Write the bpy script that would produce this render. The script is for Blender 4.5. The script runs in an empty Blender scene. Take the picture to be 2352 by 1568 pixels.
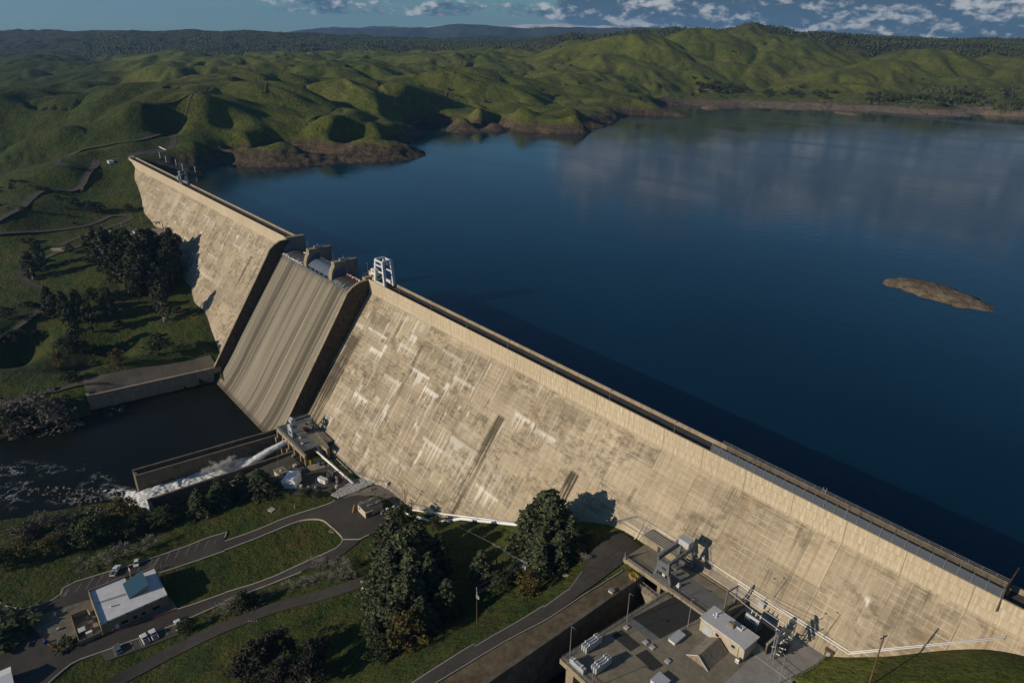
import bpy, bmesh, math, random
import numpy as np
from mathutils import Vector, Matrix
rad = math.radians
scene = bpy.context.scene
COL = scene.collection
random.seed(7)

# ------------------------------------------------------------------ survey of the place
# World: X runs along the dam, Y upstream, Z up, crest = 0 (metres).  The helpers turn bearings measured on the
# photograph into world points at a known height (P) or a known distance (R).
CAM = np.array([414.8506, -164.6284, 115.5183])
MW = np.array([[0.642992779529958, 0.3141627745078401, -0.698471213856287],
               [0.7657653610904938, -0.2484850019801247, 0.5931767152753752],
               [0.012794421686219398, -0.9162734061973389, -0.40034903255689497]])
FOC = 1568.0
def ray(p):
    return MW @ np.array([(p[0] - 1176) / FOC, (p[1] - 784) / FOC, 1.0])
def P(p, z):
    d = ray(p); return CAM + d * ((z - CAM[2]) / d[2])
def R(p, r):
    d = ray(p); return CAM + d * (r / math.hypot(d[0], d[1]))
def PY(p, y):
    d = ray(p); return CAM + d * ((y - CAM[1]) / d[1])
def HT(base, p):            # height of a vertical whose foot is base and whose tip is seen at bearing p
    d = ray(p); h = math.hypot(base[0] - CAM[0], base[1] - CAM[1])
    return CAM[2] + d[2] * h / math.hypot(d[0], d[1]) - base[2]
def Zf(x0, y0, s):
    return lambda a, b: ((x0 + a / s) / 1.7415, (y0 + b / s) / 1.7415)
zA = Zf(2200, 2264, 3.357); zB = Zf(2200, 2000, 3.357); zG = Zf(2700, 2264, 3.357); zH = Zf(3396, 2264, 3.357)
zE = Zf(1600, 1900, 2.351); zK = Zf(900, 1550, 2.94); zL = Zf(0, 800, 2.351); zN = Zf(0, 1450, 2.351)
zQ = Zf(0, 2064, 2.351); zT = Zf(900, 1900, 2.94); zU = Zf(900, 2198, 2.94); zV = Zf(1200, 930, 6.72)
zW = Zf(900, 880, 2.94); zY = Zf(2350, 2060, 3.92); zI = Zf(0, 0, 1.6786); zJ = Zf(1350, 0, 1.6786)
zO = Zf(2696, 0, 1.6786); zC = Zf(450, 560, 5.8725); zD = Zf(450, 800, 5.8725); zF = Zf(250, 2200, 4.704)
zS = Zf(3000, 2400, 5.8725); zX = Zf(1100, 1630, 5.8725); zR = Zf(2700, 1500, 2.351)
def zd(u, v): return (u, v)

LAKE = -16.0; RIVER = -83.0
SLOPE = 0.73; ZB = -7.3
def face_y(z): return SLOPE * (z - ZB) if z < ZB else 0.0
def FP(p):                   # bearing -> point on the sloping downstream face
    n = np.array([0, 1, -SLOPE]); d = ray(p); return CAM + d * ((-SLOPE * ZB - n @ CAM) / (n @ d))

# ------------------------------------------------------------------ object helpers
def tag(o, label=None, cat=None, group=None, kind=None):
    if label: o['label'] = label
    if cat: o['category'] = cat
    if group: o['group'] = group
    if kind: o['kind'] = kind
    return o
def thing(name, label, cat, loc=(0, 0, 0), rz=0.0, group=None):
    o = bpy.data.objects.new(name, None); COL.objects.link(o)
    o.location = tuple(float(c) for c in loc); o.rotation_euler = (0, 0, rz); o.empty_display_size = 0.5
    return tag(o, label, cat, group)
def dup(root, loc=None, rz=None, label=None, group=None, scale=None):
    r = root.copy(); COL.objects.link(r)
    if loc is not None: r.location = tuple(float(c) for c in loc)
    if rz is not None: r.rotation_euler = (0, 0, rz)
    if scale is not None: r.scale = (scale,) * 3 if not hasattr(scale, '__len__') else scale
    if label: r['label'] = label
    if group: r['group'] = group
    for ch in KIDS.get(root.name, []):
        c = ch.copy(); COL.objects.link(c); c.parent = r; KIDS.setdefault(r.name, []).append(c)
        for g in KIDS.get(ch.name, []):
            e = g.copy(); COL.objects.link(e); e.parent = c; KIDS.setdefault(c.name, []).append(e)
    return r
KIDS = {}
class MB:
    def __init__(s): s.v = []; s.f = []; s.mi = []; s.m = 0
    def add(s, vs, fs):
        n = len(s.v); s.v += [tuple(float(c) for c in v) for v in vs]
        s.f += [tuple(i + n for i in f) for f in fs]; s.mi += [s.m] * len(fs); return s
    def box(s, c, d, rz=0.0, taper=1.0):
        hx, hy, hz = d[0] / 2, d[1] / 2, d[2] / 2; ca, sa = math.cos(rz), math.sin(rz); vs = []
        for z, t in ((-hz, 1), (hz, taper)):
            for x, y in ((-hx, -hy), (hx, -hy), (hx, hy), (-hx, hy)):
                x *= t; y *= t
                vs.append((c[0] + x * ca - y * sa, c[1] + x * sa + y * ca, c[2] + z))
        return s.add(vs, [(3, 2, 1, 0), (4, 5, 6, 7), (0, 1, 5, 4), (1, 2, 6, 5), (2, 3, 7, 6), (3, 0, 4, 7)])
    def prism(s, poly, z0, z1):     # plan polygon extruded from z0 to z1 (lists allowed)
        n = len(poly)
        a = sum(poly[i][0] * poly[(i + 1) % n][1] - poly[(i + 1) % n][0] * poly[i][1] for i in range(n))
        if a < 0: poly = poly[::-1]
        vs = [(p[0], p[1], z0) for p in poly] + [(p[0], p[1], z1) for p in poly]
        fs = [tuple(range(n - 1, -1, -1)), tuple(range(n, 2 * n))] + [(i, (i + 1) % n, n + (i + 1) % n, n + i) for i in range(n)]
        return s.add(vs, fs)
    def profile(s, prof, x0, x1):   # (y,z) polygon swept along X
        n = len(prof)
        a = sum(prof[i][0] * prof[(i + 1) % n][1] - prof[(i + 1) % n][0] * prof[i][1] for i in range(n))
        if a < 0: prof = prof[::-1]
        vs = [(x0, p[0], p[1]) for p in prof] + [(x1, p[0], p[1]) for p in prof]
        fs = [tuple(range(n - 1, -1, -1)), tuple(range(n, 2 * n))] + [(i, (i + 1) % n, n + (i + 1) % n, n + i) for i in range(n)]
        return s.add(vs, fs)
    def tube(s, pts, r, n=6, cap=True):
        pts = [Vector([float(c) for c in p]) for p in pts]
        rs = r if hasattr(r, '__len__') else [r] * len(pts)
        vs = []; up = Vector((0, 0, 1))
        for i, p in enumerate(pts):
            t = (pts[min(i + 1, len(pts) - 1)] - pts[max(i - 1, 0)])
            if t.length < 1e-6: t = Vector((0, 0, 1))
            t.normalize()
            a = t.cross(up) if abs(t.z) < 0.95 else t.cross(Vector((1, 0, 0)))
            a.normalize(); b = t.cross(a)
            for k in range(n):
                q = 2 * math.pi * (k + .5) / n
                vs.append(p + (a * math.cos(q) + b * math.sin(q)) * rs[i])
        fs = []
        for i in range(len(pts) - 1):
            for k in range(n):
                fs.append((i * n + k, i * n + (k + 1) % n, (i + 1) * n + (k + 1) % n, (i + 1) * n + k))
        if cap and n > 2:
            fs.append(tuple(range(n - 1, -1, -1))); fs.append(tuple(range((len(pts) - 1) * n, len(pts) * n)))
        return s.add(vs, fs)
    def beam(s, a, b, w, h=None):
        return s.tube([a, b], (w if h is None else (w + h) / 2) * 0.7071, 4)
    def build(s, name, mat, parent=None, smooth=False):
        me = bpy.data.meshes.new(name); me.from_pydata(s.v, [], s.f)
        for m in (mat if isinstance(mat, (list, tuple)) else [mat]): me.materials.append(m)
        if isinstance(mat, (list, tuple)): me.polygons.foreach_set('material_index', s.mi)
        if smooth: me.polygons.foreach_set('use_smooth', [True] * len(me.polygons))
        me.validate(); me.update()
        return link(name, me, parent)
def link(name, me, parent=None):
    o = bpy.data.objects.new(name, me); COL.objects.link(o)
    if parent is not None:
        o.parent = parent; KIDS.setdefault(parent.name, []).append(o)
    return o
def grid_mesh(name, V, F, mat, attrs=None, smooth=True):
    me = bpy.data.meshes.new(name)
    me.vertices.add(len(V)); me.vertices.foreach_set('co', V.astype(np.float32).ravel())
    me.loops.add(F.size); me.loops.foreach_set('vertex_index', F.astype(np.int32).ravel())
    me.polygons.add(len(F)); me.polygons.foreach_set('loop_start', np.arange(0, F.size, F.shape[1], dtype=np.int32))
    me.polygons.foreach_set('loop_total', np.full(len(F), F.shape[1], dtype=np.int32))
    me.update(calc_edges=True)
    if smooth: me.polygons.foreach_set('use_smooth', np.ones(len(F), dtype=bool))
    for k, a in (attrs or {}).items():
        at = me.attributes.new(k, 'FLOAT', 'POINT'); at.data.foreach_set('value', a.astype(np.float32))
    me.materials.append(mat)
    return me

# ------------------------------------------------------------------ node helpers
class NT:
    def __init__(s, name):
        s.mat = bpy.data.materials.new(name); s.mat.use_nodes = True; s.t = s.mat.node_tree
        s.b = s.t.nodes['Principled BSDF']; s.b.inputs['Specular IOR Level'].default_value = 0.25
    def n(s, typ, **kw):
        x = s.t.nodes.new(typ)
        for k, v in kw.items():
            if k.startswith('_'): setattr(x, k[1:], v)
        for k, v in kw.items():
            if k.startswith('_'): continue
            key = int(k[1:]) if k[0] == 'i' and k[1:].isdigit() else k.replace('__', ' ')
            s.set(x.inputs[key], v)
        return x
    def set(s, inp, v):
        if hasattr(v, 'is_output') or isinstance(v, bpy.types.NodeSocket): s.t.links.new(v, inp)
        elif isinstance(v, (tuple, list)) and len(v) == 3 and inp.type == 'RGBA': inp.default_value = (*v, 1)
        else: inp.default_value = v
    def math(s, op, a, b=0.0, c=0.0, clamp=False):
        x = s.n('ShaderNodeMath', _operation=op, i0=a, i1=b, i2=c); x.use_clamp = clamp; return x.outputs[0]
    def mix(s, f, a, b):
        x = s.n('ShaderNodeMix', _data_type='RGBA'); s.set(x.inputs[0], f); s.set(x.inputs[6], a); s.set(x.inputs[7], b); return x.outputs[2]
    def mul(s, a, f):       # colour * scalar
        x = s.n('ShaderNodeMix', _data_type='RGBA', _blend_type='MULTIPLY'); s.set(x.inputs[0], 1.0); s.set(x.inputs[6], a); s.set(x.inputs[7], f); return x.outputs[2]
    def ramp(s, f, pts, interp='LINEAR'):
        x = s.n('ShaderNodeValToRGB', Fac=f); e = x.color_ramp.elements; x.color_ramp.interpolation = interp
        while len(e) > len(pts): e.remove(e[-1])
        while len(e) < len(pts): e.new(0.5)
        for i, (p, c) in enumerate(pts):
            e[i].position = p; e[i].color = (c, c, c, 1) if not hasattr(c, '__len__') else (*c, 1)
        return x.outputs[0]
    def step(s, x, a, b):
        y = s.n('ShaderNodeMapRange', _interpolation_type='SMOOTHSTEP', Value=x); y.inputs[1].default_value = a; y.inputs[2].default_value = b; return y.outputs[0]
    def pos(s): return s.n('ShaderNodeNewGeometry').outputs['Position']
    def obj(s): return s.n('ShaderNodeTexCoord').outputs['Object']
    def sep(s, v): return s.n('ShaderNodeSeparateXYZ', Vector=v).outputs
    def comb(s, x, y, z): return s.n('ShaderNodeCombineXYZ', X=x, Y=y, Z=z).outputs[0]
    def noise(s, vec, scale, detail=3, rough=.55, dist=0.0):
        return s.n('ShaderNodeTexNoise', Vector=vec, Scale=scale, Detail=detail, Roughness=rough, Distortion=dist).outputs[0]
    def white(s, vec, dim='3D'):
        return s.n('ShaderNodeTexWhiteNoise', _noise_dimensions=dim, Vector=vec).outputs[0]
    def attr(s, name): return s.n('ShaderNodeAttribute', _attribute_name=name).outputs['Fac']
    def bump(s, h, strength=.5, dist=1.0):
        s.t.links.new(s.n('ShaderNodeBump', Height=h, Strength=strength, Distance=dist).outputs[0], s.b.inputs['Normal'])
    def out(s, col, rough=.9, **kw):
        s.set(s.b.inputs['Base Color'], col); s.set(s.b.inputs['Roughness'], rough)
        for k, v in kw.items(): s.set(s.b.inputs[k.replace('__', ' ')], v)
        return s.mat
MATS = {}
def plain(name, col, rough=.7, var=.18, scale=.6, metal=0.0, streak=True):
    if name in MATS: return MATS[name]
    t = NT(name); p = t.pos(); x, y, z = t.sep(p)
    n = t.noise(p, scale, 5, .65)
    if streak:
        n2 = t.noise(t.comb(t.math('MULTIPLY', x, 3.0), t.math('MULTIPLY', y, 3.0), t.math('MULTIPLY', z, .3)), scale, 3)
        n = t.math('MULTIPLY_ADD', n2, .5, t.math('MULTIPLY', n, .5))
    f = t.ramp(n, [(.3, 1 - 1.6 * var), (.7, 1 + var)])
    MATS[name] = t.out(t.mul(col, f), rough, Metallic=metal); return MATS[name]

# ------------------------------------------------------------------ gradient noise
class Noise:
    def __init__(s, seed):
        r = np.random.RandomState(seed); s.p = np.concatenate([r.permutation(512)] * 2); a = r.rand(512) * 2 * np.pi
        s.gx = np.cos(a); s.gy = np.sin(a)
    def __call__(s, x, y):
        xi = np.floor(x).astype(int); yi = np.floor(y).astype(int); xf = x - xi; yf = y - yi
        u = xf ** 3 * (xf * (xf * 6 - 15) + 10); v = yf ** 3 * (yf * (yf * 6 - 15) + 10)
        def g(i, j):
            h = s.p[(s.p[(xi + i) & 511] + yi + j) & 511]; return s.gx[h] * (xf - i) + s.gy[h] * (yf - j)
        a = g(0, 0); b = g(1, 0); c = g(0, 1); d = g(1, 1)
        return (a + (b - a) * u + (c + (d - c) * u - a - (b - a) * u) * v) * 1.5
N1, N2, N3, N4 = Noise(3), Noise(11), Noise(23), Noise(41)
def sstep(x, a, b):
    t = np.clip((x - a) / (b - a), 0, 1); return t * t * (3 - 2 * t)
def inpoly(x, y, poly):
    r = np.zeros(x.shape, bool); n = len(poly)
    for i in range(n):
        x1, y1 = poly[i][:2]; x2, y2 = poly[(i + 1) % n][:2]
        if y1 == y2: continue
        c = ((y1 > y) != (y2 > y)) & (x < (x2 - x1) * (y - y1) / (y2 - y1) + x1); r ^= c
    return r
# ------------------------------------------------------------------ terrain survey
def build_survey():
    pts = []
    def z_(lst):
        for p, z in lst: pts.append(P(p, z))
    def w_(lst): pts.extend(np.array(l, float) for l in lst)
    def r_(lst):
        for p, r in lst: pts.append(R(p, r))
    # foot of the dam, downstream side
    w_([(-420, -12, -3), (-406, -2, -4), (-380, -6, -11), (-350, -11, -19), (-313, -17, -27), (-295, -21, -33), (-266, -23, -35.5), (-236, -25, -37.5), (-206, -26, -39),
        (-154, -31, -46), (-114, -37, -54.5), (-71, -42, -61), (-40, -47, -68), (-14, -52, -73.7), (-14, -60, -74)])
    w_([(135, -50, -71.5), (150, -50, -71.5), (162, -50, -71.5), (172, -48, -70), (186, -46, -67), (200, -45, -66.5), (208, -44, -66), (222, -41, -62.5), (236, -38, -57.2), (248, -35, -52.5),
        (260, -31.5, -48), (278, -27, -40), (290, -22, -33.5), (296, -20, -31.6), (306, -20, -31), (369, -19, -30.5), (374, -15.5, -26.8), (387, -10, -19), (396, -5, -12), (402, -4, -8.5), (430, -4, -5), (480, -4, -1), (540, -2, 2)])
    # below the dam inside its body and on the lake bed
    w_([(-300, 12, -34), (-200, 12, -45), (-100, 12, -60), (0, 12, -74), (100, 12, -74), (200, 12, -66), (300, 12, -45), (400, 10, -22), (480, 10, -8),
        (-200, 200, -55), (0, 200, -70), (200, 200, -70), (400, 200, -60), (600, 300, -55), (-150, 700, -60), (300, 800, -60), (800, 800, -60), (100, 1300, -45), (600, 1500, -45), (1200, 1500, -45), (1300, 700, -50), (900, 250, -40), (700, 60, -20), (1200, -100, 30), (600, -120, 12), (450, -120, -18)])
    # left abutment: roads, slopes, canal bench, grove
    z_([((300, 366), -1.0), ((380, 345), -0.5), ((330, 352), -0.5), ((405, 312), 6), ((385, 306), 8), ((300, 328), 7), ((200, 345), 3), ((132, 372), -3), ((150, 388), -5), ((215, 385), -8), ((222, 372), -7), ((210, 395), -10),
        ((150, 415), -15), ((75, 460), -23), ((0, 503), -29), ((250, 376), -6), ((270, 420), -19), ((290, 470), -30), ((180, 450), -26), ((0, 540), -39), ((100, 527), -39), ((200, 505), -37), ((300, 493), -35.5), ((310, 500), -36), ((240, 525), -40),
        ((145, 563), -43), ((60, 610), -51), ((42, 630), -54), ((65, 655), -57), ((108, 672), -59), ((105, 700), -61), ((50, 745), -65), ((0, 780), -68),
        ((330, 535), -41), ((290, 545), -42), ((250, 560), -43), ((330, 620), -48), ((250, 640), -52), ((400, 660), -58), ((430, 700), -62), ((200, 700), -60), ((350, 740), -66), ((450, 780), -69), ((400, 810), -71.5), ((250, 830), -72), ((120, 780), -69),
        ((300, 880), -74.3), ((400, 855), -74.3), ((490, 828), -74.3), ((215, 905), -74.3), ((100, 912), -74.5), ((0, 936), -75), ((0, 850), -72.5), ((120, 860), -73), ((60, 965), -79), ((150, 940), -78), ((190, 950), -82), ((0, 1010), -83)])
    # river and lower park
    w_([(-60, -110, -86), (0, -120, -86), (40, -130, -86), (60, -110, -87), (100, -120, -85), (30, -75, -87), (-110, -150, -86), (0, -160, -86), (60, -170, -85), (-150, -240, -84), (20, -260, -82), (-250, -260, -80)])
    z_([((60, 1240), -80), ((200, 1200), -79), ((300, 1170), -79), ((150, 1290), -76.5), ((350, 1200), -77.5), ((420, 1180), -77), ((0, 1300), -77), ((520, 1090), -76), ((600, 1060), -74.5),
        ((550, 1240), -72.6), ((640, 1190), -71.5), ((720, 1150), -70), ((760, 1155), -69), ((820, 1190), -68), ((880, 1230), -67.5), ((800, 1230), -68.5), ((780, 1240), -68.8), ((700, 1270), -70.5), ((560, 1300), -72.8), ((400, 1330), -74), ((250, 1310), -74.6), ((100, 1370), -75.2), ((0, 1420), -75.5),
        ((280, 1400), -74.8), ((150, 1480), -75), ((350, 1430), -74.3), ((450, 1390), -73.8), ((600, 1330), -72.5), ((750, 1260), -69.5), ((820, 1265), -67), ((840, 1245), -67), ((250, 1500), -74), ((420, 1440), -73.2), ((0, 1568), -75), ((100, 1540), -74.5),
        ((300, 1540), -71.5), ((450, 1470), -69.5), ((600, 1415), -66.5), ((750, 1365), -63), ((830, 1335), -60), ((850, 1310), -60.5), ((700, 1320), -69), ((620, 1360), -70), ((500, 1420), -71.5), ((380, 1490), -72.3)])
    # knoll with the big conifers, road on its right side
    z_([((920, 1225), -66), ((950, 1200), -65), ((1000, 1230), -60), ((1080, 1225), -54), ((1180, 1235), -47), ((1280, 1240), -40), ((1380, 1215), -33.5), ((1000, 1280), -58.5), ((1100, 1290), -51), ((1250, 1290), -42), ((1330, 1280), -36),
        ((900, 1330), -60), ((1000, 1380), -55), ((1096, 1430), -44), ((1150, 1400), -43), ((1250, 1340), -37.5), ((850, 1400), -58), ((900, 1480), -52), ((1000, 1470), -45.5), ((700, 1400), -63), ((600, 1480), -63), ((750, 1480), -59), ((450, 1540), -66), ((650, 1568), -58), ((800, 1568), -52), ((920, 1540), -43),
        ((1400, 1270), -31.2), ((1460, 1265), -30.8), ((1350, 1340), -31.6), ((1300, 1370), -32), ((1400, 1340), -31.4), ((1200, 1430), -32.6), ((1260, 1440), -32.3), ((1100, 1480), -33.6), ((1150, 1510), -33.2), ((960, 1568), -35), ((1050, 1568), -34.3), ((1450, 1320), -31)])
    w_([(330, -120, -35), (360, -130, -36), (300, -170, -46), (380, -90, -31), (376, -60, -28), (380, -35, -24), (395, -60, -20), (420, -80, -16), (440, -50, -10), (425, -20, -6.5)])
    # lake shore
    SH = [zC(1860, 900), zC(2080, 800), zC(2200, 700), (499, 380), (513, 368), (547, 361), (616, 359), (684, 357), (752, 352), (804, 346), (843, 344), (890, 345), (942, 344), (927, 331), (956, 315), (977, 303), (958, 293), (973, 282), (1000, 283),
          (1021, 286), (1066, 293), (1117, 298), (1168, 301), (1220, 305), (1288, 308), (1329, 308), (1357, 303), (1381, 294), (1381, 285), (1408, 278), (1432, 271), (1459, 265), (1487, 265), (1531, 266), (1570, 269.5), (1589, 268), (1560, 257), (1520, 250), (1512, 242),
          (1548, 242), (1611, 246), (1650, 251), (1700, 249), (1753, 248), (1804, 252), (1856, 253), (1914, 254), (1972, 256), (2027, 258), (2095, 262), (2164, 265), (2227, 268), (2250, 261), (2290, 258), (2352, 256)]
    z_([(p, LAKE) for p in SH])
    z_([((650, 385), -32), ((800, 375), -34), ((960, 345), -32), ((1000, 315), -30), ((985, 292), -22), ((1150, 320), -34), ((1330, 325), -34), ((1410, 296), -32), ((1500, 285), -30), ((1600, 285), -28), ((1560, 247), -20), ((1800, 270), -28), ((2100, 285), -28), ((2300, 280), -28)])
    # top of the exposed bank (full pool) then the slopes behind it
    z_([((560, 335), -1), ((650, 330), -1), ((760, 322), -1), ((850, 318), -1), ((905, 325), -3), ((930, 300), -3), ((1060, 272), -1), ((1130, 276), -1), ((1250, 277), -1), ((1330, 280), -2), ((1400, 253), -1), ((1450, 243), -1), ((1500, 247), -3)])
    r_([((455, 330), 880), ((520, 330), 900)])
    # hills behind the left abutment and the bays
    r_([((318, 243), 985), ((250, 275), 980), ((150, 300), 985), ((50, 330), 990), ((0, 350), 995), ((430, 290), 960), ((520, 300), 985), ((240, 220), 1150), ((120, 250), 1180), ((0, 275), 1200), ((400, 235), 1060), ((480, 262), 1010), ((600, 262), 1060),
        ((620, 216), 1180), ((700, 218), 1160), ((800, 250), 1080), ((880, 285), 1030), ((520, 222), 1180), ((430, 200), 1300), ((560, 190), 1420), ((690, 192), 1330), ((800, 225), 1230), ((900, 262), 1180), ((330, 205), 1350), ((150, 215), 1380), ((0, 230), 1450),
        ((780, 180), 1560), ((880, 190), 1500), ((950, 165), 1750), ((1070, 185), 1560), ((1000, 200), 1450), ((940, 240), 1300), ((1060, 250), 1330), ((1160, 245), 1360), ((1120, 215), 1480), ((1250, 225), 1480), ((1230, 240), 1420), ((1330, 250), 1420), ((1440, 228), 1560), ((1380, 238), 1520), ((1500, 236), 1640),
        ((0, 190), 1800), ((100, 180), 1850), ((250, 165), 2000), ((330, 150), 2150), ((180, 165), 2100), ((0, 172), 2150), ((430, 165), 1900), ((520, 145), 2200), ((563, 130), 2500), ((650, 140), 2300), ((720, 150), 2100), ((800, 135), 2350), ((850, 130), 2450), ((900, 140), 2250), ((700, 165), 1850), ((850, 160), 1900),
        ((1000, 145), 2250), ((950, 128), 2550), ((1060, 130), 2500), ((1100, 155), 2150), ((1200, 125), 2500), ((1280, 130), 2300), ((1150, 150), 2300), ((1250, 165), 2000), ((1350, 185), 1850), ((1380, 160), 2050), ((1180, 185), 1850), ((1300, 205), 1720), ((1100, 262), 1215), ((1180, 268), 1200), ((1250, 262), 1235), ((1320, 266), 1225), ((1080, 280), 1170), ((1200, 255), 1290), ((1300, 252), 1300), ((1380, 262), 1330), ((620, 300), 960), ((700, 296), 965), ((780, 296), 965), ((860, 300), 975), ((560, 312), 930), ((700, 262), 1040), ((900, 290), 1020), ((1450, 205), 1800), ((1560, 205), 1950), ((1500, 222), 1750),
        ((1340, 118), 2500), ((1420, 95), 2400), ((1480, 84), 2350), ((1530, 108), 2280), ((1430, 140), 2150), ((1500, 160), 2050), ((1560, 140), 2200), ((1600, 170), 2150), ((1570, 90), 2650), ((1640, 84), 2600), ((1700, 100), 2500), ((1660, 135), 2350), ((1740, 140), 2350), ((1760, 110), 2500), ((1850, 125), 2550), ((1800, 165), 2250), ((1900, 160), 2350),
        ((1650, 195), 2050), ((1750, 200), 2100), ((1900, 205), 2150), ((2000, 190), 2250), ((2150, 205), 2150), ((2300, 215), 2100), ((1600, 225), 1850), ((1700, 228), 1900), ((1850, 230), 1930), ((2000, 235), 1930), ((2150, 240), 1900), ((2300, 245), 1900), ((2352, 235), 2000)])
    # wooded country behind
    r_([((0, 150), 2700), ((150, 145), 2800), ((300, 135), 2900), ((450, 125), 3000), ((0, 120), 3400), ((200, 112), 3500), ((400, 108), 3600), ((600, 110), 3400), ((800, 108), 3400), ((1000, 108), 3300), ((1150, 112), 3000),
        ((0, 93), 4300), ((60, 85), 4400), ((130, 80), 4400), ((205, 79), 4400), ((300, 82), 4400), ((400, 80), 4400), ((470, 76), 4500), ((580, 74), 4500), ((660, 78), 4500), ((750, 82), 4500), ((850, 90), 4500), ((950, 96), 4500), ((1050, 98), 4300), ((1150, 98), 4000),
        ((1250, 96), 3500), ((1350, 84), 3300), ((1430, 74), 3200), ((1500, 68), 3200), ((1560, 68), 3200), ((1620, 76), 3200), ((1690, 70), 3100), ((1760, 64), 3000), ((1810, 72), 3000), ((1870, 86), 3000), ((1930, 90), 2950), ((2000, 104), 2900), ((2060, 116), 2800), ((2120, 126), 2750), ((2180, 128), 2700), ((2250, 140), 2700), ((2352, 158), 2650),
        ((1950, 125), 2700), ((2050, 150), 2500), ((2200, 165), 2450), ((2320, 180), 2400), ((2352, 200), 2250)])
    w_([(-1500, -600, 10), (-900, -500, -30), (-600, -300, -52), (-450, -250, -58), (-350, -180, -52), (-2500, -700, 60), (-500, -700, -40), (0, -600, -60), (-700, -60, -22), (-620, -20, -2), (-520, -60, -12), (-480, -20, -4),
        (-5000, 0, 160), (-4500, 3000, 160), (-3000, 4500, 160), (-1000, 5500, 160), (1000, 5000, 140), (2500, 4000, 120), (2500, 2500, 60), (1500, 2600, 60), (600, 3300, 110), (2000, 800, 60)])
    return np.array(pts)
SV = build_survey()
_c = 14.0
def _fit(S):
    x, y = S[:, 0], S[:, 1]; n = len(S)
    K = np.sqrt((x[:, None] - x) ** 2 + (y[:, None] - y) ** 2 + _c * _c)
    A = np.zeros((n + 1, n + 1)); A[:n, :n] = K - np.diag(np.where(np.hypot(x - CAM[0], y - CAM[1]) < 800, 1.2, np.where(np.hypot(x - CAM[0], y - CAM[1]) < 1750, .9, 2.5))); A[:n, n] = 1; A[n, :n] = 1
    return np.linalg.solve(A, np.append(S[:, 2], 0))
WT = _fit(SV)
def base_h(x, y):
    sh = x.shape; x = x.ravel(); y = y.ravel(); r = np.empty(len(x))
    for i in range(0, len(x), 8000):
        a, b = x[i:i + 8000, None], y[i:i + 8000, None]
        r[i:i + 8000] = np.sqrt((a - SV[:, 0]) ** 2 + (b - SV[:, 1]) ** 2 + _c * _c) @ WT[:-1] + WT[-1]
    return r.reshape(sh)
def grad_base(x, y):
    gx = np.empty(len(x)); gy = np.empty(len(x))
    for i in range(0, len(x), 8000):
        a = x[i:i + 8000, None] - SV[:, 0]; b = y[i:i + 8000, None] - SV[:, 1]; q = WT[:-1] / np.sqrt(a * a + b * b + 60.0 ** 2); gx[i:i + 8000] = (a * q).sum(1); gy[i:i + 8000] = (b * q).sum(1)
    return gx, gy
def spurs(x, y, fr, bg):
    wx = x + 40 * N3(x / 220, y / 220); wy = y + 40 * N4(x / 220, y / 220)
    g1 = np.abs(N1(wx / 340, wy / 340)) * 2.0 - 1; g2 = np.abs(N2(wx / 165, wy / 165)) * 2.0 - 1
    return (1 - .5 * bg) * ((8 + 13 * fr) * (g1 + .55) + (4 + 6 * fr) * (g2 + .55))
def gullies(x, y, ux, uy, cell, seed):
    ix = np.floor(x / cell); iy = np.floor(y / cell); S = np.zeros_like(x); W = np.zeros_like(x)
    for i in (-1, 0, 1):
        for j in (-1, 0, 1):
            cx, cy = ix + i, iy + j; hv = np.sin(cx * 127.1 + cy * 311.7 + seed * 17.3) * 43758.5453; hw = np.sin(cx * 269.5 + cy * 183.3 + seed * 31.1) * 43758.5453
            dx = x / cell - (cx + (hv - np.floor(hv))); dy = y / cell - (cy + (hw - np.floor(hw))); w = np.exp(-2.4 * (dx * dx + dy * dy)); W += w; S += w * np.cos((dx * -uy + dy * ux) * 6.6)
    return S / W * 1.25
CARVES = []          # (polygon, level): channels cut into the ground between their walls
FILLS = []           # (polygon, level): levelled yards
def H(x, y):
    x = np.asarray(x, float); y = np.asarray(y, float); one = x.ndim == 0
    x = np.atleast_1d(x); y = np.atleast_1d(y)
    h = base_h(x, y)
    d = np.hypot(x - CAM[0], y - CAM[1])
    far = sstep(d, 800, 1300); ups = np.maximum(sstep(y, 15, 60), sstep(-x, 470, 560))
    # rounded grassy spurs with sharp gullies between, the gullies running down the slope
    land = sstep(h, -7, 16) * ups
    m = land > 0.001
    if m.any():
        X, Y, fr, bg = x[m], y[m], far[m], sstep(d[m], 2500, 3400)
        f0 = spurs(X, Y, fr, bg); gx, gy = grad_base(X, Y)
        gx = gx + (spurs(X + 4, Y, fr, bg) - f0) / 4; gy = gy + (spurs(X, Y + 4, fr, bg) - f0) / 4
        gm = np.hypot(gx, gy) + 1e-6; ux, uy = gx / gm, gy / gm; k = np.clip(gm / .22, .15, 1)
        e1 = gullies(X, Y, ux, uy, 120.0, 1); e2 = gullies(X, Y, ux, uy, 52.0, 2)
        h = h.copy(); h[m] += land[m] * (f0 + k * ((6 + 5 * fr) * (np.sqrt(np.clip(e1 * .5 + .5, 0, 1)) - .68) + (2.2 + 1.2 * fr) * (np.sqrt(np.clip(e2 * .5 + .5, 0, 1)) - .68)))
    rock = ups * sstep(h, -24, -15) * (1 - sstep(h, -3, 1))
    h = h + rock * (1.6 * N2(x / 26, y / 26) + 1.6 * N1(x / 9, y / 9) - .8 * np.abs(N3(x / 16, y / 16)))
    h = h + (0.35 + 0.9 * ups) * N3(x / 38, y / 38) * sstep(np.hypot(x - 180, y + 110), 40, 160) + 0.12 * N4(x / 7, y / 7)
    for poly, lv in FILLS:
        m = inpoly(x, y, poly); h = np.where(m, lv, h)
    for poly, lv in CARVES:
        m = inpoly(x, y, poly); h = np.where(m, np.minimum(h, lv), h)
    return float(h[0]) if one else h
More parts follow.
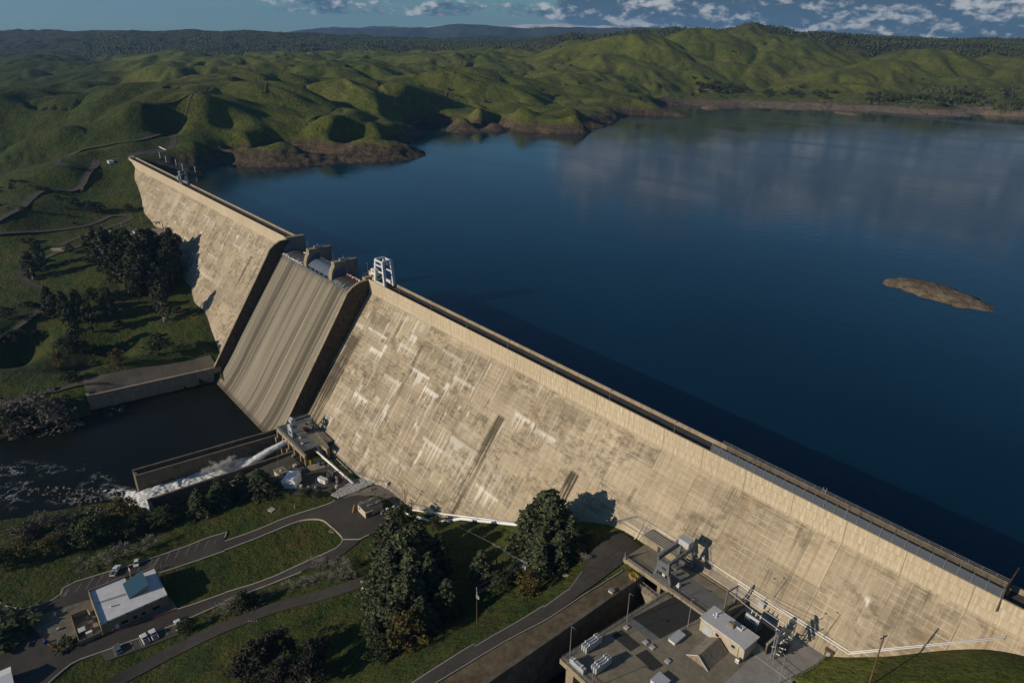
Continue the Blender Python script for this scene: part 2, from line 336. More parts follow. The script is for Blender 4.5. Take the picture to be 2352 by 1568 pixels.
def G3(p, z0, it=12):        # bearing -> point on the ground (iterating from a first guess of its height)
    z = z0
    for _ in range(it):
        q = P(p, z); z = 0.5 * z + 0.5 * H(q[0], q[1])
    q = P(p, z); return np.array([q[0], q[1], H(q[0], q[1])])
# ------------------------------------------------------------------ materials
def mat_ground():
    t = NT('grassland'); p = t.pos(); x, y, z = t.sep(p)
    n1 = t.noise(p, .012, 6, .6); n2 = t.noise(p, .09, 5, .65); n3 = t.noise(p, .9, 4, .7)
    g = t.ramp(n1, [(.32, (.076, .093, .013)), (.5, (.104, .119, .018)), (.68, (.138, .136, .030))])
    g = t.mul(g, t.ramp(n2, [(.3, .62), (.7, 1.25)])); g = t.mul(g, t.ramp(n3, [(.3, .6), (.7, 1.3)]))
    # lower park: darker meadow with yellow-brown patches
    g2 = t.ramp(n2, [(.3, (.022, .040, .005)), (.48, (.040, .058, .007)), (.6, (.060, .062, .011)), (.74, (.082, .062, .017))])
    g2 = t.mul(g2, t.ramp(n3, [(.3, .55), (.7, 1.35)]))
    col = t.mix(t.attr('meadow'), g, g2)
    # brush country
    v = t.n('ShaderNodeTexVoronoi', Vector=p, Scale=.045, _feature='F1'); 
    br = t.mix(t.ramp(v.outputs['Distance'], [(.2, 1), (.55, 0)]), t.ramp(n2, [(.3, (.036, .044, .022)), (.7, (.068, .066, .042))]), (.012, .018, .010))
    sp = t.math('GREATER_THAN', t.noise(p, .11, 4, .7), .66)
    br = t.mix(t.math('MULTIPLY', sp, .6), br, (.20, .16, .12))
    col = t.mix(t.attr('brush'), col, br)
    # exposed lake bank
    bn = t.noise(p, .12, 6, .7); bl = t.noise(t.comb(t.math('MULTIPLY', x, .02), t.math('MULTIPLY', y, .02), t.math('MULTIPLY', z, .55)), 1.0, 3)
    bank = t.ramp(t.math('MULTIPLY_ADD', bl, .4, t.math('MULTIPLY', bn, .6)), [(.3, (.035, .027, .016)), (.46, (.075, .055, .033)), (.58, (.12, .085, .052)), (.72, (.22, .165, .11))])
    bank = t.mul(bank, t.ramp(n3, [(.3, .6), (.7, 1.25)]))
    col = t.mix(t.attr('bank'), col, bank)
    col = t.mix(t.math('MULTIPLY', t.attr('dirt'), t.ramp(t.noise(p, .25, 4, .7), [(.35, .3), (.6, 1)])), col, (.24, .185, .125))
    t.bump(t.math('ADD', t.math('MULTIPLY', t.noise(p, .05, 5, .65), 2.2), t.math('ADD', t.noise(p, .25, 6, .7), t.math('MULTIPLY', n3, .25))), 1.0, 2.0)
    return t.out(col, 1.0)
def mat_water(name, deep, rough, scale, strength, dist):
    t = NT(name); p = t.pos()
    n = t.noise(p, scale, 4, .6); m = t.noise(p, scale * .13, 2, .5)
    t.bump(t.math('MULTIPLY_ADD', n, 1.0, t.math('MULTIPLY', m, .8)), strength, dist)
    c = t.mul(deep, t.ramp(t.noise(p, .006, 3), [(.35, .8), (.65, 1.2)]))
    m_ = t.out(c, t.math('MULTIPLY_ADD', t.step(t.noise(t.comb(t.math('MULTIPLY', t.sep(p)[0], .0035), t.math('MULTIPLY', t.sep(p)[1], .011), 0.0), 1.0, 4), .42, .62), .09, rough - .03), IOR=1.333); t.b.inputs['Specular IOR Level'].default_value = .5
    return m_
DAM_RUNS = [(226.4, 231.0, -23.4, -62, .72, 0), (230.6, 232.2, -24, -60, .4, 1), (106.5, 115.5, -27, -40, .7, 0), (102.9, 116.0, -41, -66, .82, 0), (270.4, 274.8, -25.4, -36, .85, 0), (139.6, 141.6, -11.5, -17, .5, 0), (162.6, 164.8, -16, -38, .5, 0), (112.5, 131.0, -13.5, -20.5, .30, 0), (178, 192, -10.5, -17.5, .25, 0), (248, 262, -9.5, -19, .25, 0), (318, 327, -17.5, -24, .35, 0), (-46, -42, -20, -38, .55, 0), (-30, -27, -24, -36, .45, 0), (-120, -112, -16, -28, .25, 0),
    (117.0, 135.4, -20.6, -24, .85, 1), (106, 113, -21.5, -28, .5, 1), (127, 139, -27, -33, .8, 1), (162.4, 178.6, -24.6, -30, .85, 1), (170, 174, -25, -44, .7, 1), (178.4, 190, -28.1, -37, .85, 1), (132.7, 146, -45.6, -51, .85, 1), (234, 246, -19.4, -25, .8, 1), (247.6, 259, -20.6, -26, .75, 1), (233, 247.4, -45.4, -50, .8, 1), (147, 161.6, -32.5, -38, .6, 1), (161, 163, -45, -58, .75, 1), (195.6, 197.4, -48, -64, .8, 1), (184, 185.6, -41, -54, .8, 1), (203.2, 204.2, -5, -14, .7, 1), (208, 217, -38, -47, .5, 1), (149, 155, -58, -64, .6, 1), (371.0, 372.4, -14.8, -21, .9, 1), (278, 279.3, -37, -42, .6, 1), (120, 131, -55, -62, .4, 1)]
def mat_dam():
    """weathered mass concrete of the sloping face, world metres: x along the dam, z up"""
    t = NT('weathered dam concrete'); p = t.pos(); x, y, z = t.sep(p)
    M = t.math
    low = t.noise(p, .02, 4, .6); fine = t.noise(p, .8, 5, .7)
    streak = t.noise(t.comb(M('MULTIPLY', x, .9), 0.0, M('MULTIPLY', z, .035)), 1.0, 5, .65)
    streak2 = t.noise(t.comb(M('MULTIPLY', x, 2.6), 7.0, M('MULTIPLY', z, .05)), 1.0, 4, .65)
    base = t.ramp(t.math('MULTIPLY_ADD', low, .5, M('MULTIPLY', streak, .5)), [(.34, (.285, .230, .155)), (.5, (.365, .298, .205)), (.64, (.45, .37, .26))])
    base = t.mul(base, t.ramp(fine, [(.3, .86), (.7, 1.1)]))
    # pours: 15.24 m blocks, lifts of 4.6 m (offset rows)
    def cell(w, h, sx=0.0, sz=0.0):
        cx = M('DIVIDE', M('ADD', x, sx), w); cz = M('DIVIDE', M('ADD', z, sz), h)
        fx, fz = M('FRACT', cx), M('FRACT', cz)
        v = t.comb(M('FLOOR', cx), M('FLOOR', cz), 3.0)
        return fx, fz, t.n('ShaderNodeTexWhiteNoise', _noise_dimensions='3D', Vector=v).outputs['Color']
    fx, fz, r = cell(15.24, 4.57, -101.2)
    rr = t.sep(r)
    # block tint
    base = t.mul(base, t.ramp(rr[0], [(0, .84), (.5, 1.0), (1, 1.12)]))
    # dark mottling of algae inside some blocks
    blot = t.noise(t.comb(M('MULTIPLY', x, .22), 0.0, M('MULTIPLY', z, .42)), 1.0, 6, .72)
    blot2 = t.noise(t.comb(M('MULTIPLY', x, .05), 2.0, M('MULTIPLY', z, .03)), 1.0, 3)
    mask = M('MULTIPLY', t.step(blot, .44, .60), t.step(M('ADD', M('MULTIPLY', blot2, .7), M('MULTIPLY', rr[1], .3)), .36, .56))
    base = t.mix(M('MULTIPLY', mask, .72), base, (.140, .116, .076))
    base = t.mul(base, t.ramp(streak2, [(.3, .80), (.5, 1.0), (.7, 1.12)]))
    # lift lines every 1.52 m and form lines every 3.8 m, pale
    g1 = M('LESS_THAN', M('ABSOLUTE', M('SUBTRACT', M('FRACT', M('DIVIDE', z, 1.524)), .5)), .085)
    g2 = M('LESS_THAN', M('ABSOLUTE', M('SUBTRACT', M('FRACT', M('DIVIDE', x, 3.81)), .5)), .03)
    gl = M('MULTIPLY', M('MAXIMUM', g1, M('MULTIPLY', g2, .8)), t.ramp(t.noise(p, .16, 4, .7), [(.40, .0), (.62, .55)]))
    base = t.mix(gl, base, (.56, .475, .35))
    # contraction joints
    jx = M('ABSOLUTE', M('SUBTRACT', fx, .5)); j = M('GREATER_THAN', jx, .491)
    base = t.mix(M('MULTIPLY', j, t.ramp(t.noise(p, .09, 3), [(.4, .15), (.6, .75)])), base, (.20, .155, .095))
    # dark runs
    fx2, fz2, r2 = cell(7.62, 22.0, 3.0, 4.0); q2 = t.sep(r2)
    dk = M('MULTIPLY', M('GREATER_THAN', q2[0], .80), M('MULTIPLY', t.step(streak2, .50, .62), t.step(fz2, .05, .85)))
    base = t.mix(M('MULTIPLY', dk, .62), base, (.085, .068, .045))
    # rust
    ru = M('MULTIPLY', M('GREATER_THAN', q2[1], .86), t.step(t.noise(t.comb(M('MULTIPLY', x, .5), 3.0, M('MULTIPLY', z, .02)), 1.0, 4), .54, .64))
    base = t.mix(M('MULTIPLY', ru, .35), base, (.33, .20, .085))
    base = t.mix(M('MULTIPLY', t.attr('dark'), t.ramp(streak2, [(.3, 1.0), (.7, .85)])), base, (.034, .028, .019)); base = t.mix(M('MULTIPLY', t.attr('pale'), t.ramp(streak2, [(.3, .6), (.6, 1)])), base, (.72, .68, .60))
    # two pale rain-washed rows on the vertical crest band
    band = t.step(z, -8.1, -7.0)
    rows = t.noise(t.comb(M('MULTIPLY', x, 1.0), 1.0, M('FLOOR', M('DIVIDE', z, 2.4))), 1.0, 3, .8)
    rows = M('MULTIPLY', rows, 1.0)
    bcol = t.ramp(rows, [(.36, (.36, .29, .195)), (.5, (.45, .37, .255)), (.62, (.56, .48, .36))])
    bcol = t.mul(bcol, t.ramp(M('FRACT', M('DIVIDE', z, 2.4)), [(0, 1.0), (.86, 1.0), (.93, .82), (1, .95)]))
    bcol = t.mix(M('MULTIPLY', j, .7), bcol, (.2, .16, .10))
    bcol = t.mul(bcol, t.ramp(low, [(.35, .92), (.65, 1.08)]))
    base = t.mix(band, base, bcol)
    t.bump(t.math('ADD', t.noise(p, 1.5, 4), M('MULTIPLY', g1, .4)), .35, .25)
    return t.out(base, .92)
def mat_chute():
    t = NT('spillway chute concrete'); p = t.pos(); x, y, z = t.sep(p); M = t.math
    s1 = t.noise(t.comb(M('MULTIPLY', x, .16), 0.0, M('MULTIPLY', z, .006)), 1.0, 6, .62)
    s2 = t.noise(t.comb(M('MULTIPLY', x, .9), 4.0, M('MULTIPLY', z, .012)), 1.0, 4, .6)
    c = t.ramp(M('MULTIPLY_ADD', s2, .35, M('MULTIPLY', s1, .65)), [(.34, (.050, .043, .031)), (.43, (.13, .113, .084)), (.5, (.20, .174, .130)), (.64, (.29, .253, .19))])
    for cx, w, k in ((17.5, 3.4, .9), (22.5, .9, .8), (73.5, 1.6, .75), (79.0, 3.2, .95), (84.0, 1.2, .8), (47.0, 1.2, .5), (60.0, 1.4, .45), (9.5, .6, .7), (92, .9, .5), (35, 1, .35)):
        wob = M('MULTIPLY_ADD', t.noise(t.comb(0.0, cx, M('MULTIPLY', z, .02)), 1.0, 2), 3.0, cx - 1.5)
        d = M('ABSOLUTE', M('SUBTRACT', x, wob)); e = M('SUBTRACT', 1.0, t.step(d, w * .45, w))
        c = t.mix(M('MULTIPLY', M('MULTIPLY', e, k), t.ramp(s2, [(.35, 1), (.65, .6)])), c, (.060, .048, .032))
    jt = M('GREATER_THAN', M('ABSOLUTE', M('SUBTRACT', M('FRACT', M('DIVIDE', x, 15.24)), .5)), .494)
    c = t.mix(M('MULTIPLY', jt, .4), c, (.10, .08, .055))
    c = t.mul(c, t.ramp(t.noise(p, 1.2, 4, .7), [(.3, .86), (.7, 1.1)]))
    wet = t.step(z, -80.5, -82.6); c = t.mix(M('MULTIPLY', wet, .7), c, (.060, .040, .028))
    t.bump(t.noise(p, 1.6, 4), .25, .2)
    return t.out(c, .85)
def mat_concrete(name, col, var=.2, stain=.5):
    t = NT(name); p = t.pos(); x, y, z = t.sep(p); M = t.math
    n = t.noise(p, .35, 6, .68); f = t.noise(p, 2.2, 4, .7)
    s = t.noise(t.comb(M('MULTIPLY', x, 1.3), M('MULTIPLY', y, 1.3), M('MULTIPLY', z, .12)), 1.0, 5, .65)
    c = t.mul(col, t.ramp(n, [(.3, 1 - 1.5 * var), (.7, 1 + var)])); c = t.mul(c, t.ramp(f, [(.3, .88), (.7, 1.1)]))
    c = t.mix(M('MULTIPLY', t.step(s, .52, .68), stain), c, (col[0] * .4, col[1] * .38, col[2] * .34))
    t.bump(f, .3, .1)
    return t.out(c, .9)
def mat_asphalt(name, col):
    t = NT(name); p = t.pos(); M = t.math
    n = t.noise(p, .10, 6, .7); f = t.noise(p, 1.7, 4, .7)
    c = t.mul(col, t.ramp(n, [(.3, .72), (.7, 1.22)])); c = t.mul(c, t.ramp(f, [(.3, .85), (.7, 1.12)]))
    v = t.n('ShaderNodeTexVoronoi', Vector=t.n('ShaderNodeVectorMath', _operation='ADD', i0=p, i1=t.n('ShaderNodeTexNoise', Vector=p, Scale=.3).outputs['Color']).outputs[0], Scale=.16, _feature='DISTANCE_TO_EDGE')
    c = t.mix(M('MULTIPLY', M('LESS_THAN', v.outputs['Distance'], .012), .55), c, (col[0] * .4, col[1] * .4, col[2] * .4))
    return t.out(c, .93)
m_ground = mat_ground()
m_lake = mat_water('lake water', (.0003, .020, .038), .08, .11, .20, .6)
m_river = mat_water('river water', (.010, .011, .006), .22, .5, .5, .4); m_river.node_tree.nodes['Principled BSDF'].inputs['Specular IOR Level'].default_value = .16
m_dam = mat_dam(); m_chute = mat_chute()
m_conc = mat_concrete('concrete', (.30, .245, .17))
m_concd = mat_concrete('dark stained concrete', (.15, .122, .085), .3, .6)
m_concg = mat_concrete('grey concrete slab', (.30, .285, .255), .14, .25)
m_deck = mat_concrete('brown weathered deck', (.225, .195, .14), .22, .3)
m_deckg = mat_concrete('grey coated deck', (.145, .15, .148), .12, .15)
m_mat = mat_concrete('black roof membrane', (.040, .040, .038), .12, .1)
m_asph = mat_asphalt('asphalt', (.058, .051, .043))
m_asphd = mat_asphalt('old brown asphalt', (.080, .069, .055))
m_white = plain('white paint', (.78, .78, .77), .5, .05)
m_offw = plain('off white paint', (.62, .60, .55), .6, .1)
m_crane = plain('pale grey crane paint', (.42, .44, .46), .45, .08)
m_craned = plain('mid grey crane paint', (.13, .14, .148), .45, .1)
m_steel = plain('galvanised steel', (.30, .31, .32), .45, .12, metal=.3)
m_dark = plain('dark steel', (.045, .047, .05), .5, .15)
m_wood = plain('creosoted pole timber', (.12, .075, .042), .85, .25)
m_yel = plain('yellow safety paint', (.62, .42, .04), .55, .1)
m_red = plain('red paint', (.42, .035, .025), .6, .15)
m_glass = plain('dark window glass', (.015, .02, .025), .12, .05)
m_tan = plain('tan metal siding', (.50, .43, .32), .6, .08)
m_roofd = plain('dark brown metal roof', (.060, .055, .050), .5, .12)
m_blue = plain('blue paint', (.02, .07, .28), .5, .1)

# ------------------------------------------------------------------ ground
TAIL = [(318.6, -19.5), (346, -19.5), (346, -30), (372, -30), (376, -60), (378, -170), (318.6, -170)]
CARVES += [([(0.6, -56.0), (101.5, -56.0), (95, -126.5), (-9, -126.5)], -88.0), ([(100, -48), (124.6, -48), (121.6, -126.5), (94, -126.5)], -87.0), (TAIL, -49.0)]
LAWN = [T for T in []]
def ground_attrs(V):
    x, y, z = V[:, 0], V[:, 1], V[:, 2]
    d = np.hypot(x - CAM[0], y - CAM[1])
    ups = ((y > 7) & (x > -560 + 0 * x)) | ((y > 60) & (x > -1100 - .2 * y)) | (y > 900)
    ups &= ~((x < -520) & (y < 120))
    bank = np.where(ups, 1 - sstep(z + 1.6 * N2(x / 40, y / 40) + 4.5 * sstep(y, 1200, 1450), -4.2, -2.4), 0.0)
    meadow = 1 - sstep(y + 0.15 * x, -20, 40)
    meadow = np.where(x > 380, .8, meadow)
    # brush country: far back hills and the rocky right-hand shore
    br = sstep(d + 260 * N1(x / 500, y / 500), 2650, 2950)
    az = np.degrees(np.arctan2(x - CAM[0], y - CAM[1]))     # bearing from the dam's right end
    shore = sstep(y - 1500 + 90 * N3(x / 160, y / 160), 0, 80) * sstep(x, -430, -330) * (1 - sstep(z + 14 * N2(x / 200, y / 200), 22, 40)) * .55
    right = sstep(x + .10 * y + 120 * N4(x / 260, y / 260), 40, 260) * sstep(y, 1500, 1900) * .8
    br = np.maximum(np.maximum(br, shore), right)
    br = np.clip(br * (1 - bank), 0, 1)
    dirt = sstep(y + 60 * N1(x / 90, y / 90), 1230, 1420) * bank * .9
    return dict(bank=bank, meadow=meadow, brush=br, dirt=dirt)
def quads(nu, nv):
    i = np.arange(nu - 1)[:, None] * nv + np.arange(nv - 1)
    return np.stack([i, i + nv, i + nv + 1, i + 1], -1).reshape(-1, 4)
def near_ground():
    xs = np.arange(-430, 462, 1.3); ys = np.arange(-300, 4.01, 1.3)
    X, Y = np.meshgrid(xs, ys, indexing='ij'); Z = H(X, Y)
    V = np.stack([X.ravel(), Y.ravel(), Z.ravel()], 1); F = quads(len(xs), len(ys))
    return link('ground', grid_mesh('ground', V, F, m_ground, ground_attrs(V)))
def far_ground():
    # bearings fan out from beyond the right abutment so the mesh is finest by the water and coarse far off
    th = np.radians(np.linspace(-100, 32, 1050)); rr = 200 * (1.0052 ** np.arange(620)); rr = rr[rr < 5300]
    Tm, Rm = np.meshgrid(th, rr, indexing='ij')
    X = CAM[0] + np.sin(Tm) * Rm; Y = CAM[1] + np.cos(Tm) * Rm; Z = H(X, Y)
    V = np.stack([X.ravel(), Y.ravel(), Z.ravel()], 1); F = quads(len(th), len(rr))
    c = V[F].mean(1)
    keep = ~((c[:, 0] > -426) & (c[:, 0] < 458) & (c[:, 1] > -296) & (c[:, 1] < 1.0)) & (c[:, 2] > -40)
    return link('hills', grid_mesh('hills', V, F[keep], m_ground, ground_attrs(V)))
g = near_ground(); tag(g, kind='structure')
g = far_ground(); tag(g, kind='structure')
def plane(name, poly, z, mat):
    o = MB().add([(a, b, z) for a, b in poly], [tuple(range(len(poly)))]).build(name, mat); return tag(o, kind='structure')
plane('lake', [(-700, 3.2), (2600, 3.2), (2600, 2600), (-1100, 2600)], LAKE, m_lake)
plane('river', [(-420, -330), (140, -330), (140, -52), (-1, -52), (-30, -118), (-420, -118)], RIVER, m_river)
plane('tailrace', [(318, -175), (380, -175), (380, -18), (318, -18)], -46.0, m_river)

# far ranges, each a real ridge with depth behind the brush country
def far_range(name, prof, r, depth, seed, mat, rough=26, base=-60):
    n = 260; us = np.linspace(prof[0][0], prof[-1][0], n); vs = np.interp(us, [p[0] for p in prof], [p[1] for p in prof])
    nn = Noise(seed); A = []
    k = 26
    for i in range(n):
        q = R((us[i], vs[i]), r); dx, dy = q[0] - CAM[0], q[1] - CAM[1]; l = math.hypot(dx, dy)
        for j in range(k):
            s = (j / (k - 1)) * 2 - 1; rr_ = l + s * depth
            fall = max(0.0, 1 - abs(s) ** 1.25); 
            A.append((CAM[0] + dx / l * rr_, CAM[1] + dy / l * rr_, base + (q[2] - base) * fall))
    V = np.array(A); w = 1 - np.abs(np.tile(np.linspace(-1, 1, k), n)) 
    V[:, 2] += rough * (nn(V[:, 0] / 420, V[:, 1] / 420) - np.abs(nn(V[:, 0] / 900, V[:, 1] / 900)) * 1.4 + .5 * nn(V[:, 0] / 150, V[:, 1] / 150)) * np.minimum(1, 3 * (1 - w) * w + .25)
    o = link(name, grid_mesh(name, V, quads(n, k), mat)); tag(o, kind='structure'); return o
def mat_range(name, a, b, snow=None):
    t = NT(name); p = t.pos(); x, y, z = t.sep(p)
    c = t.mix(t.ramp(t.noise(p, .004, 6, .7), [(.4, 0), (.6, 1)]), a, b)
    c = t.mul(c, t.ramp(t.noise(p, .03, 4, .7), [(.3, .6), (.7, 1.3)]))
    if snow:
        c = t.mix(t.math('MULTIPLY', t.step(t.math('ADD', z, t.math('MULTIPLY', t.noise(p, .0016, 5, .7), 500)), snow, snow + 60), .8), c, (.7, .72, .75))
    return t.out(c, 1.0)
m_r1 = mat_range('wooded range', (.025, .036, .026), (.06, .070, .05))
m_r2 = mat_range('snowy range', (.04, .05, .05), (.07, .08, .075), 560)
far_range('hills', [(900, 92), (1000, 86), (1100, 82), (1180, 80), (1250, 82), (1330, 84), (1500, 88), (1700, 92), (1840, 78), (1900, 82), (1980, 90), (2060, 96), (2150, 102), (2250, 110), (2352, 119), (2420, 124)], 6200, 1300, 5, m_r1)
far_range('mountains', [(560, 84), (650, 74), (720, 67), (800, 63), (870, 66), (940, 64), (1000, 59), (1050, 53), (1090, 55), (1150, 61), (1250, 63), (1330, 60), (1400, 64), (1470, 59), (1560, 70), (1660, 72), (1800, 78), (1950, 92), (2100, 104), (2352, 122), (2420, 128)], 9500, 1500, 8, m_r1, 40)
far_range('mountains', [(640, 78), (700, 66), (760, 61), (830, 60), (900, 57), (960, 58), (1030, 56), (1120, 59), (1200, 57), (1290, 55), (1380, 58), (1480, 60), (1600, 62), (1800, 74), (1900, 76), (2050, 88), (2200, 104), (2352, 118)], 12500, 1600, 12, m_r2, 60)
# ------------------------------------------------------------------ the dam
dam = thing('dam', 'long straight concrete gravity dam with a gated spillway across the valley', 'dam', (50, 0, 0))
def pp(mb, name, mat, par=None, smooth=False):
    """build in world metres, parent to a thing that may stand anywhere"""
    o = mb.build(name, mat, par if par is not None else dam, smooth)
    if o.parent is not None:
        q = o.parent; loc = Vector((0, 0, 0)); rz = q.rotation_euler.z
        while q is not None: loc += q.location; q = q.parent
        o.data.transform(Matrix.Rotation(-rz, 4, 'Z') @ Matrix.Translation(-loc))
    return o
XL, XR_, XE0, XE1 = 0.0, 101.2, -404.0, 520.0
DPROF = [(.3, -1.25), (.3, ZB), (face_y(-9.0) + .5, -9.0), (face_y(-92) + .6, -92), (9, -92), (7, -20), (7, -1.25)]
def wing(x0, x1):
    return MB().profile(DPROF, x0, x1)
mb = wing(XE0, XL - 1.6); wl = pp(mb, 'wing', m_dam)
mb = wing(XR_ + 1.6, XE1); pp(mb, 'wing', m_dam)
for x0, x1 in ((XE0, XL - 3.6), (XR_ + 3.0, XE1)):
    b = MB().box(((x0 + x1) / 2, .22, -.62), (x1 - x0, .44, 1.26)); b.box(((x0 + x1) / 2, 6.75, -.5), (x1 - x0, .44, 1.5)); pp(b, 'parapet', m_conc)
    b = MB().box(((x0 + x1) / 2, 3.5, -1.22), (x1 - x0, 6.0, .06)); pp(b, 'roadway', m_asphd)
    b = MB()
    for yy in (1.0, 5.9): b.box(((x0 + x1) / 2, yy, -1.13), (x1 - x0, .12, .14))
    pp(b, 'crane_rail', m_dark)
# the sloping face itself, carrying its stains (seepage runs and lime curtains hang from the lift joints)
def hash2(a, b, s):
    v = np.sin(a * 127.1 + b * 311.7 + s * 74.7) * 43758.5453; return v - np.floor(v)
def face_stains(X, Z):
    fine = N1(X * 1.35, Z * .035); fine2 = N2(X * .8 + 9, Z * .03); rag = .5 + .45 * fine + .3 * N3(X * .45, Z * .04)
    dark = np.zeros_like(X); pale = np.zeros_like(X)
    def smin(v, a, b): return sstep(v, a, b)
    for x0, x1, zt, zb, k, wh in DAM_RUNS:
        fr = (zt - Z) / (zt - zb); xw = X + .8 * N4(Z * .11, x0 + 0 * X); e = smin(xw, x0 - .3, x0 + .5) * (1 - smin(xw, x1 - .5, x1 + .3))
        if wh: m = (fr > 0) * np.maximum(smin(rag * .55 - fr, 0, .12), .8 * smin(fine + .4 * N4(X * 2.3, Z * .05), .12, .38) * smin(rag * 1.5 - fr, 0, .35)) * e * min(1.0, k * 1.1)
        else: m = (fr > 0) * smin(rag * 2.6 - fr, 0, .5) * e * min(1.0, k * 1.25) * (.7 + .3 * smin(fine, -.3, .2))
        if wh: pale = np.maximum(pale, m)
        else: dark = np.maximum(dark, m)
    wet = np.clip(.55 + 1.3 * N2(X / 120, Z / 60), .12, 1) * (1 - .75 * sstep(X, 245, 320)) * (1 - .35 * sstep(-X, 100, 300))
    def curtain(w, h, sz, thr, k, seed):
        cx = np.floor((X - 101.2) / w); cz = np.floor((Z + sz) / h); b = (Z + sz) / h - cz; on = hash2(cx, cz, seed) > thr; L = .25 + .75 * hash2(cx, cz, seed + 3)
        return on * np.maximum(sstep(rag * .45 * L - (1 - b), .0, .08), .85 * sstep(fine, .05, .35) * sstep(rag * 1.3 * L - (1 - b), .0, .2)) * k * (.35 + .65 * hash2(cx, cz, seed + 7))
    pl = np.maximum.reduce([curtain(15.24, 6.1, 1.2, .84, .8, 1), curtain(5.08, 12.2, 2.0, .93, .8, 2), curtain(2.54, 18.3, 5.0, .93, .9, 4), curtain(1.27, 12.2, 3.0, .93, .9, 5), curtain(.9, 7.6, 2.0, .95, .8, 6)])
    dk = np.maximum(np.maximum(curtain(7.62, 22, 4.0, .88, .5, 11), curtain(1.9, 18, 2.0, .90, .6, 13)), curtain(3.81, 30, 6.0, .90, .5, 12)) * (.4 + .6 * sstep(-fine2, -.2, .3))
    # thin pale rain lines hanging from every lift joint
    pl = np.maximum(pl, .5 * sstep(fine, .34, .62) * (hash2(np.floor((X - 101.2) / 7.62), np.floor(Z / 9.1), 21) > .45))
    return np.clip(np.maximum(dark, dk), 0, 1), np.clip(np.maximum(pale, pl * wet) * (1 - .85 * np.clip(dark * 1.4, 0, 1)), 0, 1)
def face(x0, x1):
    xs = np.linspace(x0, x1, int((x1 - x0) / .4)); zs = np.concatenate([[-.05, -3, -5.5, ZB], np.arange(-9.0, -92, -.9)]); ys = np.array([face_y(z) if z < -8.9 else 0.0 for z in zs]) - .04
    ys[zs < -8.9] -= 0; X, I = np.meshgrid(xs, np.arange(len(zs)), indexing='ij'); V = np.stack([X.ravel(), ys[I].ravel(), zs[I].ravel()], 1); d, p_ = face_stains(V[:, 0], V[:, 2])
    k = V[:, 2] > -8; d[k] = 0; p_[k] = 0
    me = grid_mesh('downstream_face', V, quads(len(xs), len(zs)), m_dam, dict(dark=d, pale=p_)); me.transform(Matrix.Translation((-50, 0, 0))); o = link('downstream_face', me, dam); return o
face(XE0, XL - 1.6); face(XR_ + 1.6, XE1)
# flared end block at the left abutment
pp(MB().prism([(-404, -.1), (-414, 1.5), (-421, 6.5), (-421, 8), (-404, 7.05)], -6, -.2), 'end_block', m_conc)
m_wallside = mat_concrete('stained wall concrete darkened for shade', (.085, .066, .045), .35, .75)  # shade of the wall sides put into the colour, besides real dark stains
# spillway chute
ch = [(-4.4, -9.3), (-6.2, -10.4), (-8.0, -12.7), (-39, -57.2), (-44.5, -65.6), (-49.0, -72.0), (-53.4, -77.6), (-57.0, -81.4), (-60.5, -84.4), (-63, -86)]
pp(MB().profile(ch + [(-63, -90), (8, -90), (8, -9.3)], XL + .02, XR_ - .02), 'spillway_chute', m_chute)
rim = [(-1.0, -.6), (-5.6, -.9), (-9.8, -2.8), (-13.0, -5.4), (-15.3, -9.2), (-26.7, -26.7), (-46.6, -56.8), (-57.2, -73.2)]
wallp = [(1.0, -.6)] + rim + [(-57.2, -90), (1.0, -90)]
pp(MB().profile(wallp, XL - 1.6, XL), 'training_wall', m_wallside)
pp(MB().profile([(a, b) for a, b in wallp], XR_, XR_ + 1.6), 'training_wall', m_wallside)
for xa in (XL - 1.62, XR_ - .02):      # paler strip on each wall top, setting its lit rim against the darkened sides
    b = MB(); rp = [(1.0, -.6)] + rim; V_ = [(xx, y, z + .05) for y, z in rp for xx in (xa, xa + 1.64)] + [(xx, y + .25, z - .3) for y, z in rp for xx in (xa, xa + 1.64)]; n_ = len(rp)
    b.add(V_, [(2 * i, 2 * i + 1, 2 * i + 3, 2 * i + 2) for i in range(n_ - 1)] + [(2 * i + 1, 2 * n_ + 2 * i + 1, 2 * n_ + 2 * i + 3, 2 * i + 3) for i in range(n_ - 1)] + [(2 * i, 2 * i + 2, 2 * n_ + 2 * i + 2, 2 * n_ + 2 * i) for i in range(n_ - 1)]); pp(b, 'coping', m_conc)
for x0, x1 in ((XL - 3.8, XL - .4), (XR_ - 3.0, XR_ + .4)):
    pp(MB().profile([(-1.2, .35), (-1.2, -9), (0, -20), (11, -20), (11, .35)], x0, x1), 'end_pier', m_conc)
